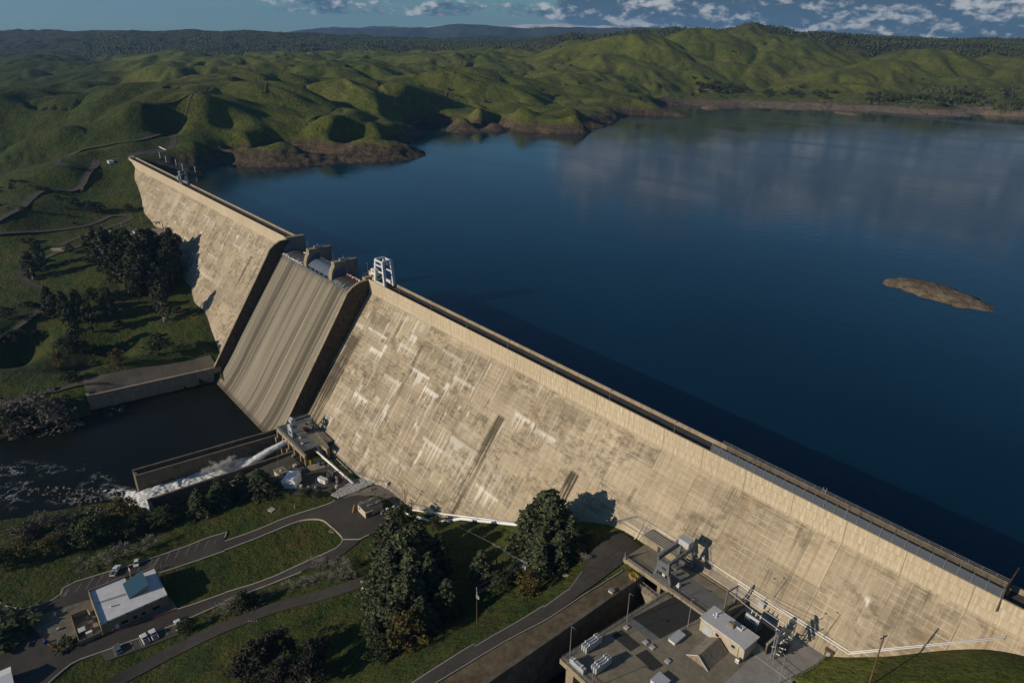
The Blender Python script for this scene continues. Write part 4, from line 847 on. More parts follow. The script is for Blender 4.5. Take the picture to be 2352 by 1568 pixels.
# --- gantry crane of the outlet works
def portal_crane(name, label, loc, xs, yf, yr, z0, z1, mat, matd, big):
    o = T(name, label, 'gantry crane', loc)
    x0, x1 = xs; xm = (x0 + x1) / 2; tw = (x1 - x0) * (.36 if big else .42)
    if big:       # plate leg towards the river with a splayed foot and openings
        t = .9
        b = MB(); b.add([(xm - tw, yf - t / 2, z1 - .2), (xm + tw, yf - t / 2, z1 - .2), (xm + tw * 1.05, yf - t / 2, z0 + 3.1), (xm - tw * 1.15, yf - t / 2, z0 + 3.1), (xm - tw, yf + t / 2, z1 - .2), (xm + tw, yf + t / 2, z1 - .2), (xm + tw * 1.05, yf + t / 2, z0 + 3.1), (xm - tw * 1.15, yf + t / 2, z0 + 3.1)], [(3, 2, 1, 0), (4, 5, 6, 7), (0, 1, 5, 4), (1, 2, 6, 5), (2, 3, 7, 6), (3, 0, 4, 7)])
        for sx in (-1, 1): b.beam((xm + sx * tw * 1.02, yf, z0 + 3.2), (xm + sx * (x1 - x0) * .5, yf, z0 + .6), .8)
        b.box((xm, yf, z0 + 1.3), (x1 - x0 - 1.2, .6, .35)); b.box((xm, yf, z0 + .55), (x1 - x0 + .8, .9, .7))
        L1 = pp(b, 'leg', mat, o)
        b = MB()
        for i in range(3):
            for k in range(2): b.box((xm - .1 + i * .5, yf - t / 2 - .02, z0 + 4.7 + k * .45), (.4, .06, .34))
        pp(b, 'window', m_glass, L1)
        b = MB(); b.box((xm + .2, yf + .2, z0 + 2.2), (.9, .5, .9)); pp(b, 'drive_motor', m_offw, L1)
        b = MB()
        for sx in (-1, 1): b.beam((xm + sx * tw * .9, yr, z1 - .3), (xm + sx * (x1 - x0) * .46, yr, z0 + .6), .8)
        b.box((xm, yr, z0 + .55), (x1 - x0, .8, .7)); b.box((xm, yr, z0 + 2.6), ((x1 - x0) * .8, .4, .3))
        pp(b, 'leg', matd, o)
    else:
        for y, m in ((yf, mat), (yr, matd)):
            b = MB()
            for sx in (-1, 1): b.beam((xm + sx * tw, y, z1), (xm + sx * (x1 - x0) * .5, y, z0 + .5), .62)
            b.box((xm, y, z0 + .45), (x1 - x0 + .6, .7, .6)); b.box((xm, y, z1 - .5), (x1 - x0, .6, 1.0))
            if y == yf: b.box((xm - .2, y, z0 + 3.9), ((x1 - x0) * .8, .36, 2.6))
            else: b.beam((xm - tw, y, z0 + 3.4), (xm + tw, y, z0 + 1.2), .25); b.box((xm, y, z0 + 3.5), ((x1 - x0) * .9, .4, .4))
            pp(b, 'leg', m, o)
    for sx in (-1, 1):
        b = MB(); b.box((xm + sx * tw * .92, (yf + yr) / 2, z1 + .15), (.55 if big else .5, abs(yr - yf) + 1.4, 1.35 if big else 1.1)); pp(b, 'girder', mat if sx > 0 else matd, o)
    b = MB(); rail(b, [(xm - tw * .92 - .5, yf, z1 + .8), (xm - tw * .92 - .5, yr, z1 + .8)], 1.0, 1.8); rail(b, [(xm + tw * .92 + .5, yf, z1 + .8), (xm + tw * .92 + .5, yr, z1 + .8)], 1.0, 1.8); b.box((xm - tw * .92 - .5, (yf + yr) / 2, z1 + .8), (.7, abs(yr - yf), .06)); pp(b, 'walkway', m_steel, o)
    ty = yr - 1.0 if big else yf + 1.4
    b = MB(); b.box((xm + .1, ty, z1 + 1.9), (3.6 if big else 3.0, 2.3, 2.0)); 
    if big: b.box((xm + .1, ty, z1 + 2.98), (3.9, 2.6, .16))
    else: b.tube([(xm - 1.4, ty, z1 + 2.8), (xm + 1.5, ty, z1 + 2.8)], .6, 8)
    pp(b, 'trolley', m_crane, o)
    cx, cy = (x1 - .2, yf + 1.6) if big else (x1 - .6, yf + 1.3)
    b = MB(); b.box((cx + .6, cy, z1 - .6), (1.5, 2.6, .16)); b.box((cx + .6, cy, z1 - 1.0), (1.3, 2.2, .7)); rail(b, [(cx - .1, cy - 1.3, z1 - .5), (cx + 1.3, cy - 1.3, z1 - .5), (cx + 1.3, cy + 1.3, z1 - .5), (cx - .1, cy + 1.3, z1 - .5)], 1.0, 1.2); pp(b, 'operator_platform', m_craned, o)
    b = MB(); b.tube([(xm, ty, z1 + 1), (xm, ty, z1 - 1.6)], .06); b.box((xm, ty, z1 - 2.0), (.5, .5, .9)); pp(b, 'hook_block', m_yel, o)
    for y in (yf, yr):
        for sx in (-1, 1):
            for dx in (-.35, .35): pp(MB().tube([(xm + sx * (x1 - x0) * .45 + dx, y - .2, z0 + .28), (xm + sx * (x1 - x0) * .45 + dx, y + .2, z0 + .28)], .26, 8), 'wheel', m_dark, o)
    return o
portal_crane('gantry_crane', 'pale grey gantry crane on the valve platform beside the spillway', (119.5, -53, OZ), (117.2, 121.8), -58.2, -47.0, OZ, OZ + 6.3, m_crane, m_craned, False)

# --- water thrown from the outlet valves
def mat_foam(name, thr, soft=.12):
    t = NT(name); p = t.pos(); M = t.math
    n = t.noise(t.n('ShaderNodeVectorMath', _operation='MULTIPLY', i0=p, i1=(.8, .35, 1)).outputs[0], 1.0, 6, .7)
    m = t.n('ShaderNodeTexMusgrave') if False else t.noise(p, .22, 5, .7, 1.2)
    a = t.step(M('MULTIPLY_ADD', m, .6, M('MULTIPLY', n, .4)), thr - soft, thr + soft)
    t.b.inputs['Subsurface Weight'].default_value = 0
    t.set(t.b.inputs['Alpha'], M('MULTIPLY', a, t.attr('fade')))
    return t.out(t.mul((.72, .73, .71), t.ramp(n, [(.3, .7), (.7, 1.1)])), .8)
def mat_veins():
    t = NT('drifting foam lines'); p = t.pos(); M = t.math
    w = t.n('ShaderNodeVectorMath', _operation='ADD', i0=p, i1=t.n('ShaderNodeVectorMath', _operation='SCALE', i0=t.n('ShaderNodeTexNoise', Vector=p, Scale=.16, Detail=4).outputs['Color'], Scale=9.0).outputs[0]).outputs[0]
    n = M('ABSOLUTE', M('SUBTRACT', t.noise(w, .13, 5, .6), .5)); big = t.step(t.noise(p, .07, 3), .46, .62)
    a = M('MULTIPLY', M('MULTIPLY', M('SUBTRACT', 1.0, t.step(n, .004, .026)), big), M('MULTIPLY', t.attr('fade'), .55)); t.set(t.b.inputs['Alpha'], a)
    return t.out((.55, .56, .52), .8)
m_foam = mat_foam('white water foam', .36); m_thin = mat_veins()
def mat_jet():
    t = NT('falling water'); p = t.pos(); x, y, z = t.sep(p)
    s = t.noise(t.comb(t.math('MULTIPLY', x, 2.2), t.math('MULTIPLY', y, .12), t.math('MULTIPLY', z, 2.2)), 1.0, 4, .7)
    return t.out(t.ramp(s, [(.3, (.45, .47, .46)), (.65, (.85, .86, .86))]), .6)
j0 = np.array((116.2, -57.5, -70.5)); b = MB(); jet = []
for i in range(17):
    s = i / 16; jet.append((j0[0] - 4.2 * s, j0[1] - 25 * s, j0[2] - 4.6 * s - 4.8 * s * s))
b.tube(jet, [1.05 + .55 * (i / 16) + .10 * math.sin(i * 2.1) for i in range(17)], 14)
jr = random.Random(12)
for k in range(46):
    i0 = jr.randrange(0, 11); a_ = jr.uniform(0, 6.28); n_ = jr.randrange(4, 7); w_ = [1.05 + .55 * (i / 16) for i in range(17)]
    b.tube([(jet[i0 + q][0] + math.cos(a_) * w_[i0 + q] * (.8 + .06 * q), jet[i0 + q][1] + jr.gauss(0, .15), jet[i0 + q][2] + math.sin(a_) * w_[i0 + q] * (.8 + .06 * q)) for q in range(n_)], [.08] + [jr.uniform(.14, .3)] * (n_ - 2) + [.06], 5)
def mat_fringe():
    t = NT('ragged spray'); p = t.pos(); x, y, z = t.sep(p); n = t.noise(t.comb(t.math('MULTIPLY', x, 1.6), t.math('MULTIPLY', y, .35), t.math('MULTIPLY', z, 1.6)), 1.0, 5, .7); t.set(t.b.inputs['Alpha'], t.math('MULTIPLY', t.step(n, .5, .68), .75)); return t.out((.8, .81, .81), .7)
b.m = 1
for sc_ in (1.25, 1.5): b.tube([(q[0] + .1 * sc_, q[1], q[2] - .1) for q in jet], [(1.05 + .75 * (i / 16)) * sc_ for i in range(17)], 14, False)
o = b.build('water_jet', [mat_jet(), mat_fringe()], smooth=True); tag(o, 'thick white jet of water shooting from under the valve platform into the channel', 'water jet')
b = MB()
for k in range(9):
    x0 = 125.2 + .9 * (k % 3); dx = 3.2 + 1.4 * k * .6
    b.tube([(x0 - dx * s, -57 - (9 + k * 1.6) * s, -72.2 + .8 * s - 9.5 * s * s) for s in [i / 8 for i in range(9)]], [.14 + .30 * i / 8 for i in range(9)], 5)
o = b.build('water_spray', mat_jet(), smooth=True); tag(o, 'thin fanned white spouts of water beside the thick jet under the platform', 'water jet')
def foam(name, poly, z, mat, hump, seed, edge=3.0, step=.9, zf=None):
    nz = Noise(seed); A = np.array([p[:2] for p in poly], float); lo, hi = A.min(0), A.max(0)
    xs = np.arange(lo[0], hi[0] + step, step); ys = np.arange(lo[1], hi[1] + step, step); X, Y = np.meshgrid(xs, ys, indexing='ij')
    ins = inpoly(X, Y, [tuple(a) for a in A]); D = np.full(X.shape, 1e9)
    for a, c in zip(A, np.roll(A, -1, 0)):
        v = c - a; t = np.clip(((X - a[0]) * v[0] + (Y - a[1]) * v[1]) / (v @ v), 0, 1); D = np.minimum(D, np.hypot(X - a[0] - t * v[0], Y - a[1] - t * v[1]))
    fade = np.where(ins, sstep(D, 0, edge), 0); Z = z + fade * hump * (.5 + np.abs(nz(X / 2.6, Y / 3.4)) * 1.6 + .5 * nz(X / .9, Y / 1.1))
    if zf is not None: Z = Z - z + zf(X, Y)
    V = np.stack([X.ravel(), Y.ravel(), Z.ravel()], 1); F = quads(len(xs), len(ys)); k = fade.ravel()[F].max(1) > 0
    return tag(link(name, grid_mesh(name, V, F[k], mat, dict(fade=fade.ravel()))), kind='stuff')
foam('foam', [(104.6, -74), (123.5, -74), (122.6, -100), (121.4, -125.4), (122, -130), (110, -133), (99, -133.5), (93, -130), (99.6, -125.6)], RIVER + .2, m_foam, .7, 5, .8, .55, lambda x, y: -79.7 - 3.1 * sstep(-y, 122, 137) + .8 * sstep(-y, 96, 80))
foam('foam', [P(zN(*p), RIVER)[:2] for p in [(1300, 1180), (1500, 1330), (1350, 1420), (1000, 1330), (700, 1420), (300, 1330), (0, 1450), (-150, 1300), (-150, 1000), (200, 880), (600, 940), (900, 920), (1100, 1020), (1150, 1150)]], RIVER + .08, m_thin, .2, 6, 9, 1.3)
foam('foam', [P(zN(*p), RIVER)[:2] for p in [(950, 430), (1300, 330), (1750, 230), (1800, 290), (1300, 440), (1000, 540)]], RIVER + .08, m_thin, .1, 7, 5, 1.3)
m_foam2 = mat_foam('broken white water', .50, .05)
foam('foam', [P(zN(*p), RIVER)[:2] for p in [(1330, 1170), (1480, 1330), (1330, 1390), (1150, 1340), (980, 1290), (860, 1215), (980, 1110), (1150, 1150)]], RIVER + .12, m_foam2, .35, 8, 6.0, .7)
b = MB(); rr = random.Random(31)
for ps, n_ in (([(230, 1190), (500, 1165), (900, 1160), (960, 1230), (600, 1250), (240, 1240)], 55), ([(480, 1260), (900, 1240), (1000, 1290), (700, 1330), (500, 1310)], 30), ([(640, 1400), (900, 1360), (1000, 1420), (760, 1500)], 30), ([(0, 470), (170, 460), (180, 520), (20, 540)], 60)):
    A_ = np.array([P(zN(*p), RIVER)[:2] for p in ps]); l_, h_ = A_.min(0), A_.max(0); c_ = 0
    while c_ < n_:
        x, y = rr.uniform(l_[0], h_[0]), rr.uniform(l_[1], h_[1])
        if not inpoly(np.array([x]), np.array([y]), [tuple(a) for a in A_])[0]: continue
        c_ += 1; r = rr.uniform(.3, 1.2); z = max(RIVER, H(x, y)); b.add([(x + sx * r * rr.uniform(.7, 1.4), y + sy * r * rr.uniform(.7, 1.4), z + sz * r * rr.uniform(.4, .9)) for sx, sy, sz in ((1, 0, 0), (-1, 0, 0), (0, 1, 0), (0, -1, 0), (0, 0, 1), (0, 0, -1))], [(0, 2, 4), (2, 1, 4), (1, 3, 4), (3, 0, 4), (2, 0, 5), (1, 2, 5), (3, 1, 5), (0, 3, 5)])
tag(b.build('river_rocks', plain('wet brown river rock', (.075, .055, .035), .6, .3, 1.0)), kind='stuff')
# drifting spray over the plunge point: a cloud of fine droplets
def spray_cloud(c, d, dens, seed):
    m = bpy.data.materials.new('mist'); m.use_nodes = True; nt = m.node_tree
    for n in list(nt.nodes):
        if n.type != 'OUTPUT_MATERIAL': nt.nodes.remove(n)
    N = nt.nodes.new; L = nt.links.new; tc = N('ShaderNodeTexCoord'); ln = N('ShaderNodeVectorMath'); ln.operation = 'LENGTH'; sc = N('ShaderNodeVectorMath'); sc.operation = 'MULTIPLY'; sc.inputs[1].default_value = (2 / d[0], 2 / d[1], 2 / d[2]); L(tc.outputs['Object'], sc.inputs[0]); L(sc.outputs[0], ln.inputs[0])
    no = N('ShaderNodeTexNoise'); no.inputs['Scale'].default_value = .38; no.inputs['Detail'].default_value = 4; L(tc.outputs['Object'], no.inputs['Vector'])
    mr = N('ShaderNodeMath'); mr.operation = 'MULTIPLY_ADD'; L(no.outputs[0], mr.inputs[0]); mr.inputs[1].default_value = 1.9; mr.inputs[2].default_value = -.35
    sb = N('ShaderNodeMath'); sb.operation = 'SUBTRACT'; sb.use_clamp = True; L(mr.outputs[0], sb.inputs[0]); L(ln.outputs['Value'], sb.inputs[1])
    mu = N('ShaderNodeMath'); mu.operation = 'MULTIPLY'; L(sb.outputs[0], mu.inputs[0]); mu.inputs[1].default_value = dens
    v = N('ShaderNodeVolumePrincipled'); v.inputs['Color'].default_value = (.98, .98, .98, 1); L(mu.outputs[0], v.inputs['Density']); L(v.outputs[0], [n for n in nt.nodes if n.type == 'OUTPUT_MATERIAL'][0].inputs['Volume'])
    o = MB().box((0, 0, 0), d).build('spray_mist', m); o.location = c; tag(o, kind='stuff')
spray_cloud((108.5, -90, -76.2), (13, 30, 9.5), 1.1, 1)
b = MB(); rd = random.Random(4)
for i in range(420):
    s = rd.random(); c = np.array((112.5 - 3 * s + rd.gauss(0, 1.5), -79 - 13 * s + rd.gauss(0, 2), -81.8 + abs(rd.gauss(0, 1.6)) * (1.1 - s * .5) + .3)); r = rd.uniform(.05, .16)
    b.add([c + (r, 0, 0), c + (-r * .6, r, 0), c + (-r * .6, -r, 0), c + (0, 0, r * 1.3)], [(0, 1, 3), (1, 2, 3), (2, 0, 3), (0, 2, 1)])
tag(b.build('spray', m_white), kind='stuff')

# --- pipes
def pipe(name, label, pts, r, mat, sup=None, bands=True):
    o = T(name, label, 'pipe', pts[0]); b = MB(); b.tube(pts, r, 10); pp(b, 'pipe_run', mat, o, True)
    if bands:
        for a, c in zip(pts, pts[1:]):
            a = np.array(a); c = np.array(c); n = max(1, int(np.linalg.norm(c - a) / 5.5)); d = (c - a) / np.linalg.norm(c - a)
            for i in range(1, n): q = a + (c - a) * i / n; pp(MB().tube([q - d * .12, q + d * .12], r * 1.13, 10), 'pipe_band', m_offw, o)
    for s in sup or []:
        b = MB(); h = 30; z0 = H(s[0], s[1]) - .5; b.box((s[0], s[1], (z0 + s[2]) / 2), (.7, .5, s[2] - z0)); pp(b, 'pier', m_conc, o)
    return o
pipe('outlet_pipe', 'long white pipe on piers sloping from under the valve platform to the white rocks', [(135, -53.5, -68.2), (148, -52.7, -68.6), (171.5, -51.6, -69.0)], .55, m_white, [(148.6, -52.6, -69.1), (155.4, -52.5, -69.2), (162.2, -52.2, -69.3)])
def on_face(p, off): q = FP(p); return (q[0], q[1] - off * .81, q[2] + off * .59)
pipe('main_pipe', 'thick white pipe running along the foot of the dam above the grass', [on_face(zE(60, 350), 2.4), on_face(zE(300, 438), 2.2), on_face(zE(395, 447), 1.6), on_face(zE(600, 412), 1.5), on_face(zE(820, 438), 1.6), on_face(zE(1130, 470), 1.8), on_face(zE(1520, 518), 1.8), on_face(zE(1690, 535), 2.0), on_face(zE(1870, 502), 1.2)], .62, m_white)
pipe('thin_pipe', 'thin white pipe fixed just above the thick white pipe on the dam face', [on_face(zE(130, 328), .7), on_face(zE(420, 365), .7), on_face(zE(800, 412), .7), on_face(zE(1130, 455), .7)], .32, m_white)
for n, dz, lb in (('rail_pipe', 0.0, 'upper of two thin white pipes running level along the face above the switchyard'), ('rail_pipe', -.55, 'lower of two thin white pipes running level along the face above the switchyard')):
    z = -26.3 + dz; y = face_y(z) - .3
    o = pipe(n, lb, [(305.8, face_y(-33) - .5, -32.0 + dz), (305.8 + dz, y, z), (373.4, y, z), (399.5, face_y(-8.4) - .4, -8.2 + dz)] if dz == 0 else [(341, y, z), (373.2, y, z), (399.4, face_y(-8.8) - .4, -8.6)], .13, m_white, None, False)
    o['group'] = 'twin thin pipes on the dam face'
b = MB()
for k in range(6):
    z = -27.6 - k * .28; b.tube([(298, face_y(z - .6) - .2, z - .9), (300.5, face_y(z) - .2, z), (343 - k * .15, face_y(z) - .2, z), (352 - k * .3, face_y(z) - .2, z - .4), (354.5 - k * .3, face_y(z - 2) - .25, z - 2.0)], .07, 4)
o = b.build('cable_bundle', m_steel); tag(o, 'bundle of grey conduits running along the dam face behind the switchyard', 'cables')
o = T('junction_box', 'grey junction box fixed on the dam face left of the big grey crane', 'cabinet', (309, -15.5, -28)); q = FP(zB(1340, 480)); b = MB(); b.box((q[0], q[1] - .7, q[2] + .5), (2.2, 1.0, 1.3)); pp(b, 'cabinet', m_steel, o); b = MB()
for k in range(3): b.tube([(q[0] + .2 * k, q[1] - .3, q[2] + 1.1), (q[0] + .3 + .2 * k, q[1] + .2, q[2] + 2.0), (q[0] + 1.4 + .2 * k, q[1] + .5, q[2] + 1.9)], .06, 4)
pp(b, 'cable', m_steel, o)
q = FP(zG(1175, 515)); o = T('junction_box', 'grey junction box on the dam foot beside the pale switchyard slab', 'cabinet', q); b = MB(); b.box((q[0], q[1] - .6, q[2] + .5), (1.7, .8, 1.7)); pp(b, 'cabinet', m_crane, o); b = MB(); b.tube([(q[0], q[1] - .3, q[2] + 1.3), (q[0] + .3, q[1] + .6, q[2] + 2.4)], .1, 5); pp(b, 'cable', m_steel, o)
# railing that follows the foot of the dam
b = MB(); rail(b, [on_face(zK(*p), .3) for p in [(1290, 840), (1320, 805), (1530, 1000), (1740, 1090), (1890, 1130), (2000, 1230), (2150, 1370), (2350, 1415)]] , 1.1, 2.4, .05)
tag(b.build('railing', m_steel), 'thin pale railing along the foot of the dam above the gravel', 'railing')
b = MB(); rail(b, [on_face(zB(*p), .3) for p in [(690, 360), (930, 300), (1150, 245), (1260, 300), (1420, 400)]], 1.1, 2.4, .05); b.tube([on_face(zB(*p), .3) for p in [(985, 305), (1200, 440), (1330, 520)]], .08, 4); b.tube([on_face(zB(1195, 550), .3), on_face(zB(1300, 350), .3)], .08, 4)
tag(b.build('railing', m_steel), 'thin railing climbing the dam face left of the big grey crane', 'railing')

# --- outlet yard: tent, hut, shelters, trailer, plant
def gable(b, x0, x1, y0, y1, z0, z1, zr, axis='x', over=.2):
    if axis == 'x':
        ym = (y0 + y1) / 2; b.add([(x0 - over, y0 - over, z1), (x1 + over, y0 - over, z1), (x1 + over, y1 + over, z1), (x0 - over, y1 + over, z1), (x0 - over, ym, zr), (x1 + over, ym, zr)], [(0, 1, 5, 4), (2, 3, 4, 5), (0, 4, 3), (1, 2, 5), (3, 2, 1, 0)])
    else:
        xm = (x0 + x1) / 2; b.add([(x0 - over, y0 - over, z1), (x1 + over, y0 - over, z1), (x1 + over, y1 + over, z1), (x0 - over, y1 + over, z1), (xm, y0 - over, zr), (xm, y1 + over, zr)], [(0, 3, 5, 4), (1, 4, 5, 2), (0, 4, 1), (2, 5, 3), (0, 1, 2, 3)])
YZ = -71.3
def yardz(x, y): return H(x, y) + .3
def rot(c, rz, pts): ca, sa = math.cos(rz), math.sin(rz); return [(c[0] + x * ca - y * sa, c[1] + x * sa + y * ca) for x, y in pts]
c = (151.2, -72.2); rz = rad(45); zb = yardz(*c) - .1
o = T('tarpaulin_tent', 'white sheeted tent with wrinkled tarpaulin walls in the yard', 'tent', (*c, zb)); mt = NT('white tarpaulin'); pz = mt.pos(); xx, yy, zz = mt.sep(pz)
wr = mt.noise(mt.comb(mt.math('MULTIPLY', xx, 2.2), mt.math('MULTIPLY', yy, 2.2), mt.math('MULTIPLY', zz, .5)), 1.0, 4); mt.bump(wr, .8, .3); mtarp = mt.out((.80, .80, .80), .55)
w = [(-3.2, -3.6), (3.2, -3.6), (3.2, 3.6), (-3.2, 3.6)]; pp(MB().prism(rot(c, rz, w), zb, zb + 3.9), 'wall', mtarp, o)
r4 = rot(c, rz, w); rr2 = rot(c, rz, [(-2.2, -3.6), (2.2, -3.6), (2.2, 3.6), (-2.2, 3.6)])
pp(MB().add([(*p, zb + 3.9) for p in r4] + [(*p, zb + 4.9) for p in rr2], [(0, 3, 7, 4), (2, 1, 5, 6), (4, 7, 6, 5), (0, 4, 5, 1), (3, 2, 6, 7)]), 'roof', mtarp, o)
c = (140.6, -73); zb = yardz(*c) - .2
o = T('yard_hut', 'small tan flat roofed hut beside the outlet channel wall', 'hut', (*c, zb)); pp(MB().prism([(138, -75.2), (143, -74.6), (143, -70.6), (138, -70.8)], zb, zb + 2.6), 'wall', m_tan, o); pp(MB().prism([(137.7, -75.5), (143.3, -74.9), (143.3, -70.3), (137.7, -70.5)], zb + 2.6, zb + 2.85), 'roof', m_deck, o)
pp(MB().box((141, -73, zb + 3.05), (1.1, .9, .4)), 'roof_vent', m_offw, o); pp(MB().box((143.03, -72, zb + 1.1), (.06, 1.0, 2.1)), 'door', m_dark, o)
c = (131, -89.2); zb = yardz(*c) - .1
o = T('arched_shelter', 'pale grey arched metal shelter among the trees by the channel wall', 'shelter', (*c, zb)); b = MB()
arcp = [(-2.3 * math.cos(a), 2.4 * math.sin(a) ** .8) for a in [math.pi * i / 8 for i in range(9)]]
b.add([(c[0] + u, c[1] - 2.4, zb + w) for u, w in arcp] + [(c[0] + u, c[1] + 2.4, zb + w) for u, w in arcp] + [(c[0] + u * .94, c[1] - 2.4, zb + w * .95) for u, w in arcp] + [(c[0] + u * .94, c[1] + 2.4, zb + w * .95) for u, w in arcp],
      [(i, i + 1, 9 + i + 1, 9 + i) for i in range(8)] + [(18 + i, 27 + i, 27 + i + 1, 18 + i + 1) for i in range(8)] + [(i, 18 + i, 18 + i + 1, i + 1) for i in range(8)]); pp(b, 'roof', m_crane, o); pp(MB().box((c[0], c[1] + 2.0, zb + 1.0), (4.2, .1, 2.0)), 'end_wall', m_crane, o)
o = T('lean_to', 'low grey metal lean-to beside the arched shelter', 'shed', (133.8, -93.6, yardz(133.8, -93.6))); q = (133.8, -93.6, yardz(133.8, -93.6)); pp(MB().box((q[0], q[1], q[2] + .8), (2.4, 1.8, 1.7)), 'wall', m_offw, o); b = MB(); b.add([(q[0] - 1.4, q[1] - 1.1, q[2] + 1.55), (q[0] + 1.4, q[1] - 1.1, q[2] + 1.55), (q[0] + 1.4, q[1] + 1.1, q[2] + 2.1), (q[0] - 1.4, q[1] + 1.1, q[2] + 2.1)], [(0, 1, 2, 3)]); pp(b, 'roof', m_steel, o)
def boxy(name, label, cat, c, d, mat, roofm=None, rz=0.0, door=True, group=None, legs=False):
    zb = c[2]; o = T(name, label, cat, c, 0, group); b = MB(); b.box((c[0], c[1], zb + d[2] / 2), d, rz); pp(b, 'body', mat, o)
    b = MB(); b.box((c[0], c[1], zb + d[2] + .06), (d[0] + .15, d[1] + .15, .12), rz); pp(b, 'lid', roofm or mat, o)
    if door:
        q = rot(c, rz, [(0, -d[1] / 2 - .02)])[0]; b = MB(); b.box((q[0], q[1], zb + d[2] * .47), (d[0] * .4, .06, d[2] * .8), rz); pp(b, 'door', m_crane if mat is not m_crane else m_steel, o)
    return o
def gz(x, y): return H(x, y) + .3
boxy('office_trailer', 'white site trailer in the yard right of the sheeted tent', 'trailer', (159.6, -60.8, gz(159.6, -60.8)), (4.8, 2.0, 2.0), m_white, m_offw, rad(18))
boxy('plant_box', 'blue grey container beside the tan hut by the channel', 'container', (144.6, -66.4, gz(144.6, -66.4)), (4.2, 2.0, 1.5), plain('slate grey paint', (.10, .12, .15), .6, .15), None, rad(10))
boxy('plant_box', 'tan crate against the channel wall, left of the yellow post', 'crate', (138.6, -65.2, gz(138.6, -65.2)), (1.8, 1.4, 1.2), m_tan, None, 0)
o = T('storage_tank', 'blue tank standing under the white sloping pipe', 'tank', (145.2, -55.6, gz(145.2, -55.6))); q = (145.2, -55.6, gz(145.2, -55.6)); b = MB(); b.tube([(q[0] - 1.1, q[1], q[2] + .9), (q[0] - .9, q[1], q[2] + .9), (q[0] + .9, q[1], q[2] + .9), (q[0] + 1.1, q[1], q[2] + .9)], [.4, .75, .75, .4], 10); pp(b, 'barrel', m_blue, o); pp(MB().box((q[0] - .6, q[1], q[2] + .2), (.3, 1.0, .5)), 'cradle', m_steel, o); pp(MB().box((q[0] + .6, q[1], q[2] + .2), (.3, 1.0, .5)), 'cradle', m_steel, o)
o = T('bollard', 'tall yellow guard post beside the platform columns', 'bollard', (141.6, -58.6, gz(141.6, -58.6))); q = (141.6, -58.6, gz(141.6, -58.6)); pp(MB().tube([q, (q[0], q[1], q[2] + 2.2)], .35, 8), 'post', m_yel, o); pp(MB().tube([(q[0], q[1], q[2] + 2.2), (q[0], q[1], q[2] + 2.4)], [.35, .1], 8), 'cap', m_yel, o)
# stacked pipes and steel
def heap(name, label, c, n, L, mats, seed, spread=2.0, rz=0.0):
    rd = random.Random(seed); b = MB()
    for i in range(n):
        b.m = rd.randrange(len(mats)); x, y = rd.uniform(-spread, spread), rd.uniform(-spread * .4, spread * .4); a = rz + rd.gauss(0, .25); l = L * rd.uniform(.4, 1) / 2; q = (c[0] + x, c[1] + y, c[2] + .15 + rd.random() * .7)
        b.beam((q[0] - math.cos(a) * l, q[1] - math.sin(a) * l, q[2]), (q[0] + math.cos(a) * l, q[1] + math.sin(a) * l, q[2] + rd.uniform(-.1, .3)), rd.uniform(.10, .32))
    o = b.build(name, mats); return tag(o, label, 'pile')
heap('scrap_pile', 'jumbled pile of steel pipes and beams below the white pipe', (157.0, -56.0, gz(157, -56)), 26, 4.5, [m_steel, m_dark, m_deck], 3, 2.6, -.5)
o = T('pipe_section', 'two loose grey pipe sections lying by the white rocks', 'pipe', (162, -55.2, gz(162, -55.2))); 
for k in range(2): pp(MB().tube([(159.6 + k, -54.4 - k * .9, gz(160, -55) + .45), (164.4 + k, -55.6 - k * .9, gz(164, -56) + .45)], .42, 9), 'pipe_run', m_steel, o)
for x, y, lb in ((161.4, -68.6, 'green grey transformer in the fenced yard corner, nearer the tent'), (164.0, -66.6, 'green grey transformer in the fenced yard corner, nearer the white rocks')):
    z = gz(x, y); o = T('yard_transformer', lb, 'transformer', (x, y, z), 0, 'transformers in the outlet yard'); pp(MB().box((x, y, z + .9), (1.7, 1.4, 1.8)), 'tank', m_craned, o); b = MB()
    for k in range(5): b.box((x - .95, y - .55 + k * .27, z + .85), (.4, .08, 1.3))
    pp(b, 'radiator', m_steel, o); b = MB()
    for k in range(3): pp(MB().tube([(x - .5 + k * .5, y, z + 1.8), (x - .5 + k * .5, y, z + 2.5)], [.09, .05], 6), 'bushing', m_offw, o)
for x, y, w, lb in ((157.2, -70.4, 1.3, 'small pale switch cabinet behind the sheeted tent'), (168.8, -58.6, .9, 'white cylinder beside the white rock slope'), ):
    boxy('switch_cabinet', lb, 'cabinet', (x, y, gz(x, y)), (w, .9, 1.3), m_offw)
b = MB(); rail(b, [(156, -73.6, gz(156, -73.6)), (160, -71, gz(160, -71)), (168, -66, gz(168, -66)), (172, -62.5, gz(172, -62.5))], 1.8, 1.6, .05)
tag(b.build('yard_fence', m_steel), 'grey chain fence round the transformers by the white rocks', 'fence')

